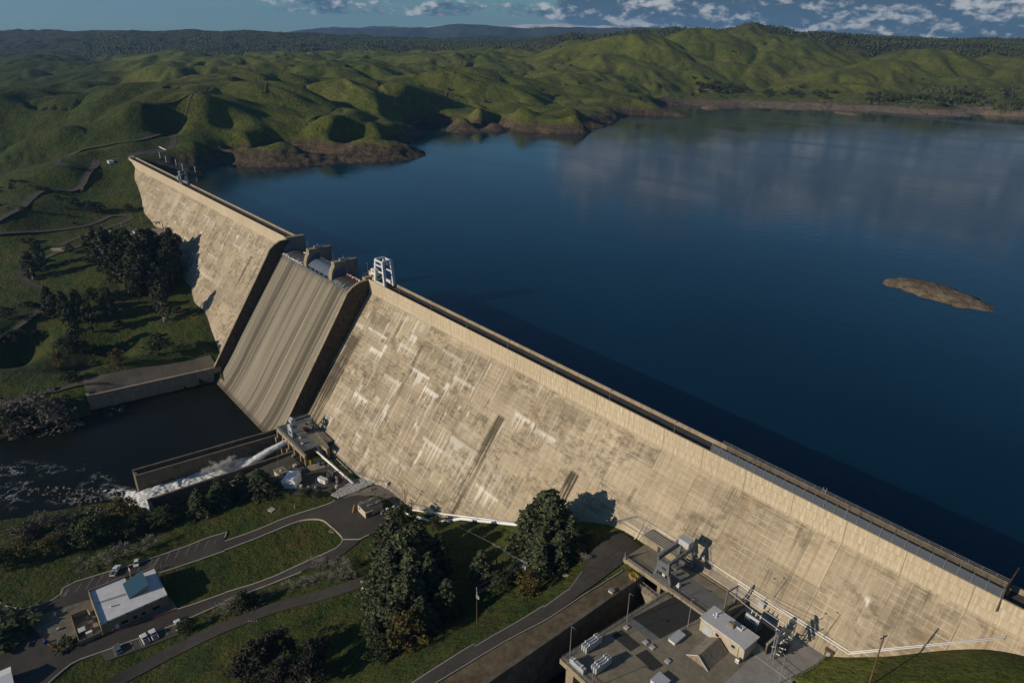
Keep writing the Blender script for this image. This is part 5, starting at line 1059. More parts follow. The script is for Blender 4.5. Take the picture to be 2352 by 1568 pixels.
# --- pump house and its small neighbours
Z = H(197, -57) + .1
o = T('pump_house', 'cream metal sided building with a dark ribbed roof on the asphalt court', 'building', (196.5, -56.5, Z))
pp(MB().prism([(192.6, -60.4), (199.2, -60.4), (199.2, -52.3), (192.6, -52.3)], Z, Z + 3.7), 'wall', m_tan, o)
t = NT('ribbed dark roof'); p = t.pos(); x_, y_, z_ = t.sep(p); t.bump(t.math('ABSOLUTE', t.math('SUBTRACT', t.math('FRACT', t.math('MULTIPLY', y_, 1.6)), .5)), .8, .1); m_rib = t.out((.085, .078, .072), .6)
b = MB(); b.add([(192.3, -60.7, Z + 3.7), (199.6, -60.7, Z + 3.7), (199.6, -52.0, Z + 3.7), (192.3, -52.0, Z + 3.7), (195.9, -60.7, Z + 4.5), (195.9, -52.0, Z + 4.5)], [(0, 3, 5, 4), (1, 4, 5, 2), (0, 4, 1), (2, 5, 3), (0, 1, 2, 3)]); rf = pp(b, 'roof', m_rib, o)
for k in range(4): pp(MB().box((194.2 + (k % 2) * 3.2, -59 + k * 1.9, Z + 4.3), (.18, 3.0, .12)), 'skylight', m_offw, rf)
for k, (vx, vy) in enumerate(((197.6, -58), (194.6, -55.2), (197.9, -54.0))):
    b = MB(); b.tube([(vx, vy, Z + 4.0), (vx, vy, Z + 5.0), (vx, vy, Z + 5.2)], [.22, .22, .38], 8); pp(b, 'vent', m_steel, rf)
pp(MB().box((199.24, -58.6, Z + 1.5), (.08, 2.4, 3.0)), 'door', m_craned, o); pp(MB().box((199.7, -58.6, Z + 3.3), (1.0, 3.0, .14)), 'door_hood', m_tan, o)
pp(MB().box((194.2, -60.46, Z + 2.2), (.9, .08, .7)), 'window', m_glass, o)
for k in range(4):
    x, y = 189.2 + k * .95, -60.4 - k * .75; z = gz(x, y); bo = T('bollard', ['first yellow bollard, farthest from the cream building', 'second yellow bollard from the left before the cream building', 'third yellow bollard from the left before the cream building', 'yellow bollard nearest the cream building corner'][k], 'bollard', (x, y, z), 0, 'yellow bollards by the cream building')
    pp(MB().tube([(x, y, z), (x, y, z + 1.25)], .17, 8), 'post', m_yel, bo); pp(MB().tube([(x, y, z + 1.25), (x, y, z + 1.35)], [.17, .05], 8), 'cap', m_yel, bo)
x, y = 191.6, -58.9; z = gz(x, y); o = T('pump_tank', 'blue valve tank against the end wall of the cream building', 'tank', (x, y, z)); pp(MB().tube([(x, y, z + .3), (x, y, z + .5), (x, y, z + 1.5), (x, y, z + 1.8)], [.5, .75, .75, .3], 10), 'barrel', m_blue, o); pp(MB().tube([(x, y, z + 1.7), (x, y, z + 2.3), (x + .8, y, z + 2.3)], .12, 6), 'pipe_run', m_blue, o)
boxy('equipment_cabinet', 'cream slant topped cabinet left of the blue valve tank', 'cabinet', (190.4, -57.6, gz(190.4, -57.6)), (1.3, 1.1, 1.5), m_tan)
boxy('equipment_cabinet', 'dark green cabinet in the shade beside the cream building', 'cabinet', (201.2, -53.6, gz(201.2, -53.6)), (1.6, 1.3, 1.5), m_craned)
boxy('equipment_cabinet', 'tall narrow white cabinet beside the dark green cabinet', 'cabinet', (202.0, -51.6, gz(202, -51.6)), (.9, .8, 1.8), m_white)
boxy('white_shed', 'small white box shed between the court and the utility poles', 'shed', (204.6, -49.9, gz(204.6, -49.9)), (2.6, 2.4, 2.6), m_white, m_white, rad(8))
for k, (u, v, w, lb) in enumerate(((1900, 1490, .5, 'low concrete curb slab left of the white shed'), (1920, 1540, .5, 'concrete pad in front of the white shed'))):
    q = G3(zK(u, v), -67); boxy('concrete_pad', lb, 'slab', (q[0], q[1], q[2] + .2), (2.6, 1.2, .35), m_conc, None, rad(20), False)
q = G3(zK(1715, 1210), -67); o = T('standpipe', 'short tan concrete standpipe alone on the grey gravel', 'standpipe', q); pp(MB().tube([q, (q[0], q[1], q[2] + 1.1)], .55, 10), 'barrel', m_conc, o); pp(MB().tube([(q[0], q[1], q[2] + 1.1), (q[0], q[1], q[2] + 1.25)], .65, 10), 'lid', m_deck, o)
for k, (u, v) in enumerate(((1790, 1280), (1840, 1275), (1910, 1280))):
    q = G3(zK(u, v), -67); o = T('valve_post', ['leftmost small valve post on the gravel behind the cream building', 'middle small valve post on the gravel behind the cream building', 'small red topped marker post on the gravel'][k], 'post', q); pp(MB().tube([q, (q[0], q[1], q[2] + .9)], .12, 6), 'post', m_steel, o); pp(MB().box((q[0], q[1], q[2] + 1.0), (.5, .4, .3)), 'cap', m_red if k == 2 else m_steel, o)
q = FP(zK(1920, 1140)); o = T('sign_board', 'pale blue grey board leaning on the dam foot at the end of the gravel', 'sign', q); b = MB(); b.box((q[0], q[1] - 1.0, q[2] + 1.0), (1.9, .12, 1.8)); pp(b, 'panel', m_crane, o); b = MB(); b.tube([(q[0] + .6, q[1] - .9, q[2] - 1), (q[0] + .6, q[1] - .9, q[2] + .5)], .08); pp(b, 'post', m_steel, o)
# riprap: broken white rock, past counting
b = MB(); rd = random.Random(9); RP = [P(zK(*p), -69) for p in [(1240, 1250), (1400, 1130), (1540, 1040), (1640, 1060), (1790, 1115), (1560, 1220), (1330, 1300)]]; A = np.array([p[:2] for p in RP]); lo_, hi_ = A.min(0), A.max(0); cnt = 0
while cnt < 1500:
    x, y = rd.uniform(lo_[0], hi_[0]), rd.uniform(lo_[1], hi_[1])
    if not inpoly(np.array([x]), np.array([y]), [tuple(a) for a in A])[0]: continue
    cnt += 1; r = rd.uniform(.16, .46); z = H(x, y) + .25; vs = []
    for sx, sy, sz in ((1, 0, 0), (-1, 0, 0), (0, 1, 0), (0, -1, 0), (0, 0, 1), (0, 0, -1)): vs.append((x + sx * r * rd.uniform(.7, 1.3), y + sy * r * rd.uniform(.7, 1.3), z + sz * r * rd.uniform(.6, 1.1) + rd.uniform(-.1, .1)))
    b.add(vs, [(0, 2, 4), (2, 1, 4), (1, 3, 4), (3, 0, 4), (2, 0, 5), (1, 2, 5), (3, 1, 5), (0, 3, 5)])
tag(b.build('riprap', plain('pale broken rock', (.46, .45, .42), .9, .25, 1.0)), kind='stuff')
area('gravel', RP, mat_concrete('pale gravel', (.26, .25, .225), .3, .3), .2)
# ------------------------------------------------------------------ powerhouse
DZ, PZ = -29.5, -30.2
ph = T('powerhouse', 'flat roofed concrete powerhouse at the foot of the dam beside the dark tailrace', 'power station', (340, -40, -46))
x0p = P(zA(150, 1245), PZ)[0]; yfp = P(zA(150, 1245), PZ)[1]
b = MB(); b.prism([(x0p, yfp), (356.6, yfp), (356.6, -30.6), (327.9, -30.6)], PZ - 1.3, PZ); pp(b, 'deck', m_deck, ph)
b = MB(); b.prism([(356.62, yfp), (374, yfp), (374, -30.6), (356.62, -30.6)], PZ - 1.3, PZ + .05); pp(b, 'deck', m_concg, ph)
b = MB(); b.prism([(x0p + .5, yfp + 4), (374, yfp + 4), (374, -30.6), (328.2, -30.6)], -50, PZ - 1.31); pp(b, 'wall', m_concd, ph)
b = MB(); b.box((x0p + 2.6, yfp + 2.3, -40), (2.6, 3.2, 17.2)); pp(b, 'pier', m_conc, ph)
b = MB(); b.prism([(x0p - .25, yfp - .25), (374, yfp - .25), (374, yfp + .05), (x0p + .05, yfp + .05), (328.0, -30.6), (327.7, -30.6)], PZ - 1.5, PZ + .12); pp(b, 'edge_beam', m_conc, ph)
for i, (c4, nm) in enumerate((((zA(1100, 690), zA(1680, 395), zA(2060, 665), zA(1480, 970)), 'roof_membrane'), ((zA(825, 930), zA(960, 850), zA(1215, 1055), zA(1085, 1140)), 'roof_membrane'), ((zA(1145, 1190), zA(1295, 1115), zA(1525, 1330), zA(1380, 1405)), 'roof_membrane'))):
    q = [P(p, PZ) for p in c4]; b = MB(); b.prism([(p[0], p[1]) for p in q], PZ, PZ + .04); pp(b, nm, m_mat, ph)
b = MB(); q = [P(p, PZ) for p in (zA(1030, 740), zA(1110, 690), zA(1480, 970), zA(1330, 985))]; b.prism([(p[0], p[1]) for p in q], PZ, PZ + .015); pp(b, 'coated_strip', m_deckg, ph)
b = MB(); rail(b, [(x0p + .1, yfp + .1, PZ), (327.95, -31.2, PZ)], 1.05, 2.0, .05); rail(b, [(x0p + .1, yfp + .1, PZ), (352, yfp + .1, PZ)], 1.05, 2.0, .05); pp(b, 'railing', m_steel, ph)
# upper crane deck between powerhouse and dam
b = MB(); b.prism([(311, -29.0), (345, -29.0), (345, -17.2), (311, -17.2)], DZ - 1.0, DZ); pp(b, 'crane_deck', m_deck, ph)
b = MB(); q = [P(p, DZ) for p in (zG(0, 255), zG(200, 150), zG(665, 470), zG(520, 590))]; b.prism([(p[0], p[1]) for p in q], DZ, DZ + .03); b.prism([(p[0], p[1]) for p in [P(p, DZ) for p in (zB(1640, 950), zB(1850, 1040), zB(1960, 1110), zB(1720, 1230), zB(1600, 1120))]], DZ, DZ + .02); pp(b, 'deck_patch', m_deckg, ph)
b = MB(); b.box((328, -29.45, DZ - .62), (34.4, .9, 1.5)); 
for x in (311.4, 318.3, 324.8, 329.6): b.box((x, -29.5, DZ - 4.5), (1.1 if x < 329 else .9, 1.0, 8))
b.box((335.5, -29.6, DZ - 2), (12, .8, 3)); pp(b, 'front_beam', m_conc, ph)
b = MB(); b.box((328, -16.9, DZ - .2), (34.2, .6, .7)); b.box((328, -14.9, DZ + .2), (46, .5, 2.6)); pp(b, 'rear_beam', m_conc, ph)
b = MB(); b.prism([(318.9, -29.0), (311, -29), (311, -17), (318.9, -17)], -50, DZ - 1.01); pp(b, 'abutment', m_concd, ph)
b = MB(); rail(b, [(311.2, -29.75, DZ), (345, -29.75, DZ)], 1.05, 2.2, .05); pp(b, 'railing', m_steel, ph)
b = MB()
for yy in (-28.6, -27.9, -17.6): b.box((328, yy, DZ + .05), (33.6, .14, .1))
pp(b, 'crane_rail', m_dark, ph)
b = MB(); b.box((326.5, -14.4, DZ + 1.0), (8, 2.4, 3.0)); b.prism([(309.5, -19.6), (322.5, -19.6), (322.5, -15), (309.5, -15)], DZ, DZ + 2.6); gh = pp(b, 'gallery_house', m_conc, ph)
b = MB(); b.box((316.2, -19.64, DZ + 1.1), (1.1, .1, 2.2)); pp(b, 'door', m_dark, gh)
b = MB()
for k in range(5): b.box((316, -19.3 + k * .9, DZ + 2.66), (12.6, .3, .1))
pp(b, 'grating', m_steel, gh)
b = MB(); b.add([(311.2, -30.0, DZ + 1.0), (311.8, -30.0, DZ + 1.0), (311.5, -30.2, DZ + 3.4), (311.2, -29.4, DZ + 1.0), (311.8, -29.4, DZ + 1.0)], [(0, 1, 2), (1, 4, 2), (4, 3, 2), (3, 0, 2)]); b.box((311.5, -29.7, DZ + .5), (.8, .8, 1.0)); pp(b, 'end_bracket', m_craned, ph)
portal_crane('gantry_crane', 'big dark grey gantry crane on the powerhouse crane deck', (324.5, -23, DZ), (321.6, 327.4), -28.3, -17.7, DZ, DZ + 7.2, m_craned, m_craned, True)
o = T('winch', 'small cream hoist standing on the crane deck beside the big grey crane', 'winch', (329.2, -26.8, DZ)); pp(MB().box((329.2, -26.8, DZ + .4), (.9, .8, .8)), 'base', m_offw, o); pp(MB().tube([(329.2, -26.8, DZ + .8), (329.2, -26.8, DZ + 1.5)], .25, 8), 'drum', m_offw, o)
# footbridge across the tailrace
o = T('footbridge', 'narrow railed footbridge crossing the dark tailrace below the crane deck', 'footbridge', (322.6, -31, -33)); b = MB(); b.prism([(318.5, -32.6), (328, -33.2), (328, -31.6), (318.5, -31.0)], -33.2, -32.9); pp(b, 'walkway_slab', m_conc, o); b = MB(); b.add([(321, -33.2, -33.2), (328, -33.2, -33.2), (328, -33.2, -40), (324, -33.2, -40), (321, -31.2, -33.2), (328, -31.4, -33.2), (328, -31.4, -40), (324, -31.4, -40)], [(0, 3, 2, 1), (4, 5, 6, 7), (0, 1, 5, 4), (1, 2, 6, 5), (2, 3, 7, 6), (3, 0, 4, 7)]); pp(b, 'support', m_conc, o); b = MB(); rail(b, [(318.5, -32.5, -32.9), (327.8, -33.1, -32.9)], 1.1, 1.5, .05); rail(b, [(318.5, -31.1, -32.9), (327.8, -31.7, -32.9)], 1.1, 1.5, .05); pp(b, 'railing', m_kerb, o)
q = P(zA(1110, 150), -30.6); b = MB(); rail(b, [(q[0] - 1.2, q[1] - .6, q[2]), (q[0] - .6, q[1] + .9, q[2]), (q[0] + 1.2, q[1] + .9, q[2])], 1.2, .8, .07); rail(b, [(q[0] - 1.2, q[1] - .6, q[2]), (q[0] + .4, q[1] - 1.2, q[2]), (q[0] + 1.6, q[1] - .8, q[2])], 1.2, .8, .07); tag(b.build('safety_railing', m_yel), 'yellow ladder railing at the end of the tailrace wall by the crane deck', 'railing')
q = P(zA(825, 350), -30.8); boxy('control_cabinet', 'tan cabinet with a grey lid on the verge above the tailrace wall', 'cabinet', (q[0], q[1], q[2] - .1), (1.5, 1.1, .9), m_tan, m_steel, 0, False)
# control building
cx0, cyf = P(zG(325, 850), PZ)[:2]; cx1 = P(zG(880, 1300), PZ)[0]; RZ = PZ + 4.6; cyb = P(zG(575, 565), RZ)[1]
cb = T('control_building', 'pale concrete control building with a flat white roof on the powerhouse deck', 'building', ((cx0 + cx1) / 2, (cyf + cyb) / 2, PZ))
pp(MB().prism([(cx0, cyf), (cx1, cyf), (cx1, cyb), (cx0, cyb)], PZ, RZ - .3), 'wall', mat_concrete('pale rendered wall', (.44, .385, .285), .16, .3), cb)
rf = pp(MB().prism([(cx0 - .25, cyf - .3), (cx1 - 1.6, cyf - .3), (cx1 + .2, cyf - .9), (cx1 + .4, cyb + .2), (cx0 - .25, cyb + .2)], RZ - .3, RZ), 'roof', mat_concrete('white roof sheet', (.50, .49, .50), .06, .12), cb)
xm = cx0 + (cx1 - cx0) * .52; b = MB(); b.box((xm, cyf + 3.6, RZ + .35), (1.7, 1.4, .7)); b.box((xm, cyf + 3.6, RZ + .95), (1.5, 1.2, .5)); ac = pp(b, 'air_conditioner', m_deck, rf); b = MB(); b.box((xm + 1.7, cyf + 4.3, RZ + .2), (2.2, .35, .3)); b.tube([(xm + 2.6, cyf + 4.8, RZ), (xm + 2.6, cyf + 4.8, RZ + .8)], .18); pp(b, 'duct', m_offw, rf)
for vx, vy, vh in ((2.2, 3.8, .8), (1.7, 3.2, .3), (2.6, 3.0, .3)): pp(MB().tube([(cx0 + vx, cyf + vy, RZ), (cx0 + vx, cyf + vy, RZ + vh)], .21, 8), 'vent', m_white, rf)
pp(MB().box((cx0 + 2.5, cyf - .03, PZ + 1.5), (2.9, .08, 3.0)), 'door', m_crane, cb)
for fx in (.40, .76): pp(MB().box((cx0 + (cx1 - cx0) * fx, cyf - .03, PZ + 2.5), (1.0, .08, .8)), 'window', m_glass, cb)
b = MB(); b.tube([(cx0 + (cx1 - cx0) * .88, cyf - .1, PZ), (cx0 + (cx1 - cx0) * .88, cyf - .1, RZ - .4)], .07, 5); pp(b, 'downpipe', m_deck, cb)
q = P(zG(840, 1280), PZ); o = T('fan_housing', 'small grey fan housing against the corner of the control building', 'fan unit', q); pp(MB().tube([(q[0] - .5, q[1], q[2] + .6), (q[0] + .5, q[1], q[2] + .6)], .55, 10), 'drum', m_steel, o); pp(MB().box((q[0], q[1], q[2] + .2), (1.1, 1.1, .4)), 'base', m_offw, o)
# wedge shaped hood in front of it
wl_, wr_ = P(zA(1830, 1185), PZ), P(zA(2105, 1425), PZ); yb_ = cyf - .5; yf_ = wl_[1]; ap = PY(zG(310, 1215), yf_); az_ = max(PZ + 2.6, ap[2])
m_board = mat_concrete('board marked weathered concrete', (.27, .225, .165), .22, .6)
o = T('stair_hood', 'wedge shaped concrete hood sloping off the front of the control building', 'shed', ((wl_[0] + wr_[0]) / 2, (yf_ + yb_) / 2, PZ))
b = MB(); b.m = 0; b.add([(wl_[0], yf_, PZ), (wr_[0], yf_, PZ), (wr_[0], yb_, PZ), (wl_[0], yb_, PZ), (ap[0], yf_, az_), (ap[0], yb_, az_)], [(0, 4, 5, 3), (1, 2, 5, 4)]); b.m = 1; n0 = len(b.v); b.f += [(0, 1, 4), (2, 3, 5), (3, 2, 1, 0)]; b.mi += [1, 1, 1]; pp(b, 'shell', [m_board, m_conc], o)
b = MB(); b.beam((wl_[0], yf_, PZ + .05), (ap[0], yf_, az_ + .05), .16); b.beam((ap[0], yf_, az_ + .05), (wr_[0], yf_, PZ + .05), .16); pp(b, 'trim', m_offw, o)
# hatches and lids on the deck
for ps, lb, h in (((zA(1580, 955), zA(1660, 1025), zA(1830, 930), zA(1750, 860)), 'pale grey two leaf roof hatch between the black membrane and the wedge hood', .75), ((zA(1345, 1510), zA(1450, 1600), zA(1650, 1568), zA(1490, 1420)), 'pale grey two leaf roof hatch at the bottom edge of the photo', .9)):
    q = [P(p, PZ + h) for p in ps]; c = np.mean(q, 0); w, d = abs(q[1][0] - q[0][0]) * .5 + abs(q[2][0] - q[3][0]) * .5, abs(q[3][1] - q[0][1]); c[2] = PZ
    o = T('roof_hatch', lb, 'hatch', c, 0, 'large hatches on the powerhouse deck'); pp(MB().box((c[0], c[1], PZ + h * .45), (w, d, h * .9)), 'curb', m_offw, o)
    for k in (-1, 1): pp(MB().box((c[0], c[1] + k * d * .26, PZ + h), (w + .3, d * .5, .16)), 'leaf', m_crane, o)
for k, p in enumerate((zA(1028, 825), zA(1287, 1020), zA(1375, 1090), zA(1580, 1275))):
    c = P(p, PZ); o = T('deck_hatch', ['small square deck hatch nearest the tailrace railing lamp', 'small square deck hatch between the two black strips, nearer the lamp', 'small square deck hatch beside the top of the right black strip', 'small square deck hatch with a pale streak running to the wedge hood'][k], 'hatch', c, 0, 'small square hatches on the powerhouse deck'); pp(MB().box((c[0], c[1], PZ + .12), (1.35, 1.35, .24)), 'curb', m_kerb, o); pp(MB().box((c[0], c[1], PZ + .28), (1.15, 1.15, .08)), 'lid', m_crane, o)
# stop logs stacked on edge
def stoplogs(ps, lb, n, axis, h=2.0):
    q = [P(p, PZ) for p in ps]; c = np.mean(q, 0); L = max(np.ptp([a[0] for a in q]), np.ptp([a[1] for a in q])); o = T('stoplog_stack', lb, 'stack', c, 0, 'stacks of grey stop logs on the powerhouse deck')
    for k in range(n):
        off = (k - (n - 1) / 2) * .72; b = MB(); d = (.42, L, h) if axis == 'y' else (L, .42, h); cc = (c[0] + off, c[1], PZ + h / 2 + .15) if axis == 'y' else (c[0], c[1] + off, PZ + h / 2 + .15)
        b.box(cc, d); lo = pp(b, 'stoplog', m_crane, o); b = MB()
        for s in (-.28, .28): b.box((cc[0] + (0 if axis == 'y' else s * L), cc[1] + (s * L if axis == 'y' else 0), PZ + h + .35), (.3, .3, .5))
        pp(b, 'lifting_lug', m_offw, lo)
    b = MB()
    for s in (-.3, .3): b.box((c[0] + (0 if axis == 'y' else s * L), c[1] + (s * L if axis == 'y' else 0), PZ + .08), (n * .8, .2, .16) if axis == 'y' else (.2, n * .8, .16))
    pp(b, 'skid', m_dark, o)
stoplogs((zA(440, 1130), zA(495, 1165), zA(665, 1040), zA(630, 960)), 'three grey stop logs standing by the tailrace railing', 3, 'y')
stoplogs((zA(550, 1390), zA(610, 1450), zA(815, 1330), zA(770, 1250)), 'three grey stop logs standing in the middle of the deck near its front edge', 3, 'y')
stoplogs((zA(265, 1300), zA(440, 1470), zA(480, 1430), zA(300, 1270)), 'two grey stop logs lying along the front edge of the powerhouse deck', 2, 'x', 1.5)
# switchyard slab, transformer, steel frame
SZ = -30.0
sw = T('switchyard_slab', 'pale concrete switchyard slab at the foot of the dam right of the crane deck', 'slab', (356, -22, SZ)); pp(MB().prism([(345.1, -30.5), (367.2, -30.9), (369.4, -16.2), (345.1, -15.4)], -34, SZ), 'slab', m_concg, sw)
pp(MB().box((345.4, -22, SZ + .6), (.5, 13, 1.4)), 'retaining_wall', m_concd, sw); pp(MB().prism([(346.5, -26.6), (357.6, -26.6), (357.6, -19.4), (346.5, -19.4)], SZ, SZ + .03), 'oil_pit', m_mat, sw)
tr = T('power_transformer', 'grey power transformer with white bushings behind the control building', 'transformer', (351, -22.6, SZ)); pp(MB().box((351, -22.6, SZ + 1.5), (4.2, 2.0, 3.0)), 'tank', m_craned, tr)
b = MB(); b.tube([(349, -23.2, SZ + 3.4), (353, -23.2, SZ + 3.4)], .45, 9); pp(b, 'conservator', m_crane, tr)
for k in range(3): b = MB(); b.tube([(349.8 + k * 1.3, -22, SZ + 3), (349.8 + k * 1.3, -21.7, SZ + 4.5)], [.2, .09], 8); pp(b, 'bushing', m_offw, tr)
b = MB()
for k in range(7): b.box((349.2 + k * .6, -23.9, SZ + 1.5), (.1, .7, 2.3))
b.box((351, -23.7, SZ + 2.55), (3.9, .2, .2)); pp(b, 'radiator', m_crane, tr)
o = T('fire_wall', 'dark concrete fire wall standing beside the steel switch frame', 'wall', (358.5, -26, SZ)); pp(MB().box((358.4, -26.2, SZ + 1.8), (.4, 4.6, 3.6)), 'panel', m_concd, o); pp(MB().box((358.4, -26.2, SZ + 3.66), (.6, 4.8, .14)), 'coping', m_kerb, o)
f1, f2 = P(zG(660, 570), DZ), P(zG(795, 490), DZ); o = T('takeoff_portal', 'slim grey steel portal at the end of the crane deck carrying three white lines', 'gantry', (f1 + f2) / 2)
hp = HT(f1, zG(710, 340))
for f in (f1, f2): b = MB(); b.beam(f, (f[0] + .2, f[1], f[2] + hp), .34); pp(b, 'leg', m_craned, o)
pp(MB().beam((f1[0] + .2, f1[1] - .2, f1[2] + hp), (f2[0] + .2, f2[1] + .2, f2[2] + hp), .34), 'crossbeam', m_craned, o)
b = MB(); b.box(((f1[0] + f2[0]) / 2 + .2, (f1[1] + f2[1]) / 2, f1[2] - .5), (.6, 6, 1.6)); pp(b, 'plinth', m_concd, o)
s1, s2 = P(zG(1300, 1235), SZ), P(zG(1540, 1050), SZ); hs = 8.9; o = T('switchgear_tower', 'tall steel switch frame bristling with insulators on the switchyard slab', 'switchgear', (s1 + s2) / 2)
for s in (s1, s2):
    b = MB()
    for dx in (-.35, .35): b.beam((s[0] + dx, s[1], SZ), (s[0] + dx, s[1], SZ + hs), .16)
    for k in range(8): b.beam((s[0] - .35, s[1], SZ + k * hs / 8), (s[0] + .35, s[1], SZ + (k + 1) * hs / 8), .08)
    pp(b, 'column', m_steel, o)
for zz in (hs, hs - 1.6, hs - 3.4): b = MB(); b.box(((s1[0] + s2[0]) / 2, (s1[1] + s2[1]) / 2, SZ + zz), (.8, abs(s2[1] - s1[1]) + 1.2, .28)); pp(b, 'crossbeam', m_craned, o)
b = MB(); rd = random.Random(2)
for zz in (hs + .1, hs - 1.5, hs - 3.3, 2.2, 1.0):
    for k in range(6):
        y = s1[1] + (s2[1] - s1[1]) * (k + .5) / 6; x = s1[0] + rd.uniform(-1.3, 1.3)
        b = MB()
        if zz > 3: b.tube([(x, y, SZ + zz), (x + rd.uniform(-.4, .4), y + rd.uniform(-.2, .2), SZ + zz + .95)], .13, 6)
        else: b.tube([(x - .5, y, SZ + zz + .8), (x + .5, y, SZ + zz + rd.uniform(.6, 1.6))], .16, 6)
        pp(b, 'insulator', m_offw, o)
b = MB()
for k in range(7): b.tube([(s1[0] + rd.uniform(-1.6, 1.6), s1[1] + rd.uniform(.5, 7), SZ), (s1[0] + rd.uniform(-1.2, 1.2), s1[1] + rd.uniform(.5, 7), SZ + hs - 1.8)], .05, 4)
b.box((s1[0] + .6, (s1[1] + s2[1]) / 2, SZ + 1.2), (1.6, 3.0, 2.2)); b.box((s1[0] - .2, (s1[1] + s2[1]) / 2 + 2, SZ + .6), (2.6, 1.6, 1.2)); pp(b, 'switch_gear', m_dark, o)
b = MB()
for k, yy in enumerate((0.1, .5, .9)):
    a = f1 + (f2 - f1) * yy; a = (a[0] + .2, a[1], f1[2] + hp - .1); e = s1 + (s2 - s1) * yy; e = (e[0], e[1], SZ + hs + .3); mid = tuple((np.array(a) + np.array(e)) / 2 - np.array((0, 0, .25))); b.tube([a, mid, e], .055, 4)
o = b.build('power_line', m_white); tag(o, 'three white conductors strung from the steel portal to the switch frame', 'wires')
b = MB(); fp_ = [P(zG(*p), SZ) for p in ((1100, 1130), (1310, 1340), (1540, 1530), (1700, 1480), (1900, 1350), (2010, 1230))]; rail(b, fp_, 1.7, 1.4, .045); tag(b.build('switchyard_fence', m_steel), 'grey mesh fence along the outer edge of the switchyard slab', 'fence')
q = P(zG(2060, 1190), SZ); boxy('guard_box', 'rusty brown box cabin at the outer corner of the switchyard by the hillside', 'cabinet', (q[0], q[1], SZ - .2), (2.0, 1.6, 2.0), plain('rusty brown sheet', (.16, .12, .06), .7, .3), None, rad(12))
boxy('guard_box', 'dark box behind the rusty brown cabin against the dam foot', 'cabinet', (q[0] + 1.3, q[1] + 2.2, SZ - .2), (1.4, 1.4, 1.8), m_craned, None, rad(12), False)
# lamp standards
LP = None
def lamp(base, h, lb, grp, dirx=.9, diry=0.0, r=.085):
    o = T('lamp_post', lb, 'lamp post', base, 0, grp); b = MB(); b.tube([base, (base[0], base[1], base[2] + h)], [r * 1.3, r * .8], 7); pp(b, 'pole', m_steel, o)
    b = MB(); b.tube([(base[0], base[1], base[2] + h - .1), (base[0] + dirx, base[1] + diry, base[2] + h + .1)], r * .6, 5); pp(b, 'arm', m_steel, o); b = MB(); b.box((base[0] + dirx * 1.25, base[1] + diry * 1.25, base[2] + h + .1), (.55, .3, .16)); pp(b, 'lamp_head', m_dark, o)
    return o
for p, t_, lb in ((zA(265, 1205), zA(290, 805), 'lamp post at the front left corner of the powerhouse deck'), (zA(1030, 740), zA(1078, 360), 'lamp post on the tailrace edge of the powerhouse deck beside the black membrane'), (zA(1850, 810), zA(1915, 435), 'lamp post at the right edge of the black membrane by the control building')):
    q = P(p, PZ); lamp(q, HT(q, t_), lb, 'lamp posts of the powerhouse')
for p, t_, lb in ((zG(1290, 590), zG(1375, 190), 'slim lamp post at the dam foot behind the power transformer'), (zG(1965, 1070), zG(2065, 660), 'slim lamp post at the dam foot by the far end of the switchyard'), (zG(1395, 1568), zG(1470, 1190), 'lamp post at the fence corner of the switchyard slab')):
    q = P(p, SZ); lamp(q, HT(q, t_), lb, 'lamp posts of the powerhouse', -.7)
q = P(zA(560, 1640), PZ); lamp(q, HT(q, zA(620, 1430)), 'lamp post cut by the bottom edge of the photo by the front stop logs', 'lamp posts of the powerhouse')

# ------------------------------------------------------------------ things on the crest
def crest_crane(name, label, x0, x1, h, mat, cabm):
    o = T(name, label, 'gantry crane', ((x0 + x1) / 2, 3.4, -1.1)); n = x1 - x0; xm = (x0 + x1) / 2; tx = n * .34; ya, yb = .75, 6.1
    for y in (ya, yb):
        b = MB(); yt = y + (.25 if y < 3 else -.2)
        for s in (-1, 1): b.beam((xm + s * n * .48, y, -.9), (xm + s * tx, yt, h), 1.25)
        for z_, k in ((h - .4, .34), (h - 2.9, .37), (h * .52, .40), (.4, .47)): b.box((xm, y, z_), (n * k * 2, .6, .9 if z_ > h - 1 else .7))
        pp(b, 'leg_frame', mat, o)
    for s in (-1, 1): pp(MB().box((xm + s * tx, 3.4, h), (.8, 5.0, .9)), 'top_beam', mat, o)
    b = MB(); b.box((xm, 3.4, h - 3.2), (n * .5, 2.4, 1.5)); b.tube([(xm - 1, 3.4, h - 2.4), (xm + 1, 3.4, h - 2.4)], .5, 8); pp(b, 'hoist', m_craned, o)
    b = MB(); b.box((x0 + n * .14, .1, h * .46), (n * .46, 2.2, 3.2)); cb_ = pp(b, 'cabin', cabm, o); b = MB(); b.box((x0 + n * .14, -1.03, h * .5), (1.3, .06, .9)); b.box((x0 - n * .095, .1, h * .5), (.06, 1.2, .8)); pp(b, 'window', m_glass, cb_)
    for y in (ya, yb):
        for s in (-1, 1): pp(MB().box((xm + s * n * .44, y, -.85), (1.7, .5, .5)), 'bogie', m_dark, o)
    b = MB(); b.box((xm, 5.4, 1.0), (n * .6, 1.0, 1.2)); pp(b, 'sill_beam', cabm, o)
    return o
crest_crane('crest_crane', 'white portal crane on the dam crest just right of the spillway', 108.8, 118.8, 12.6, plain('white crane paint', (.60, .62, .65), .45, .06), m_offw)
crest_crane('crest_crane', 'grey green portal crane far along the left part of the dam crest', -228.4, -222.6, 10.6, plain('grey green crane paint', (.20, .24, .24), .5, .1), m_crane)
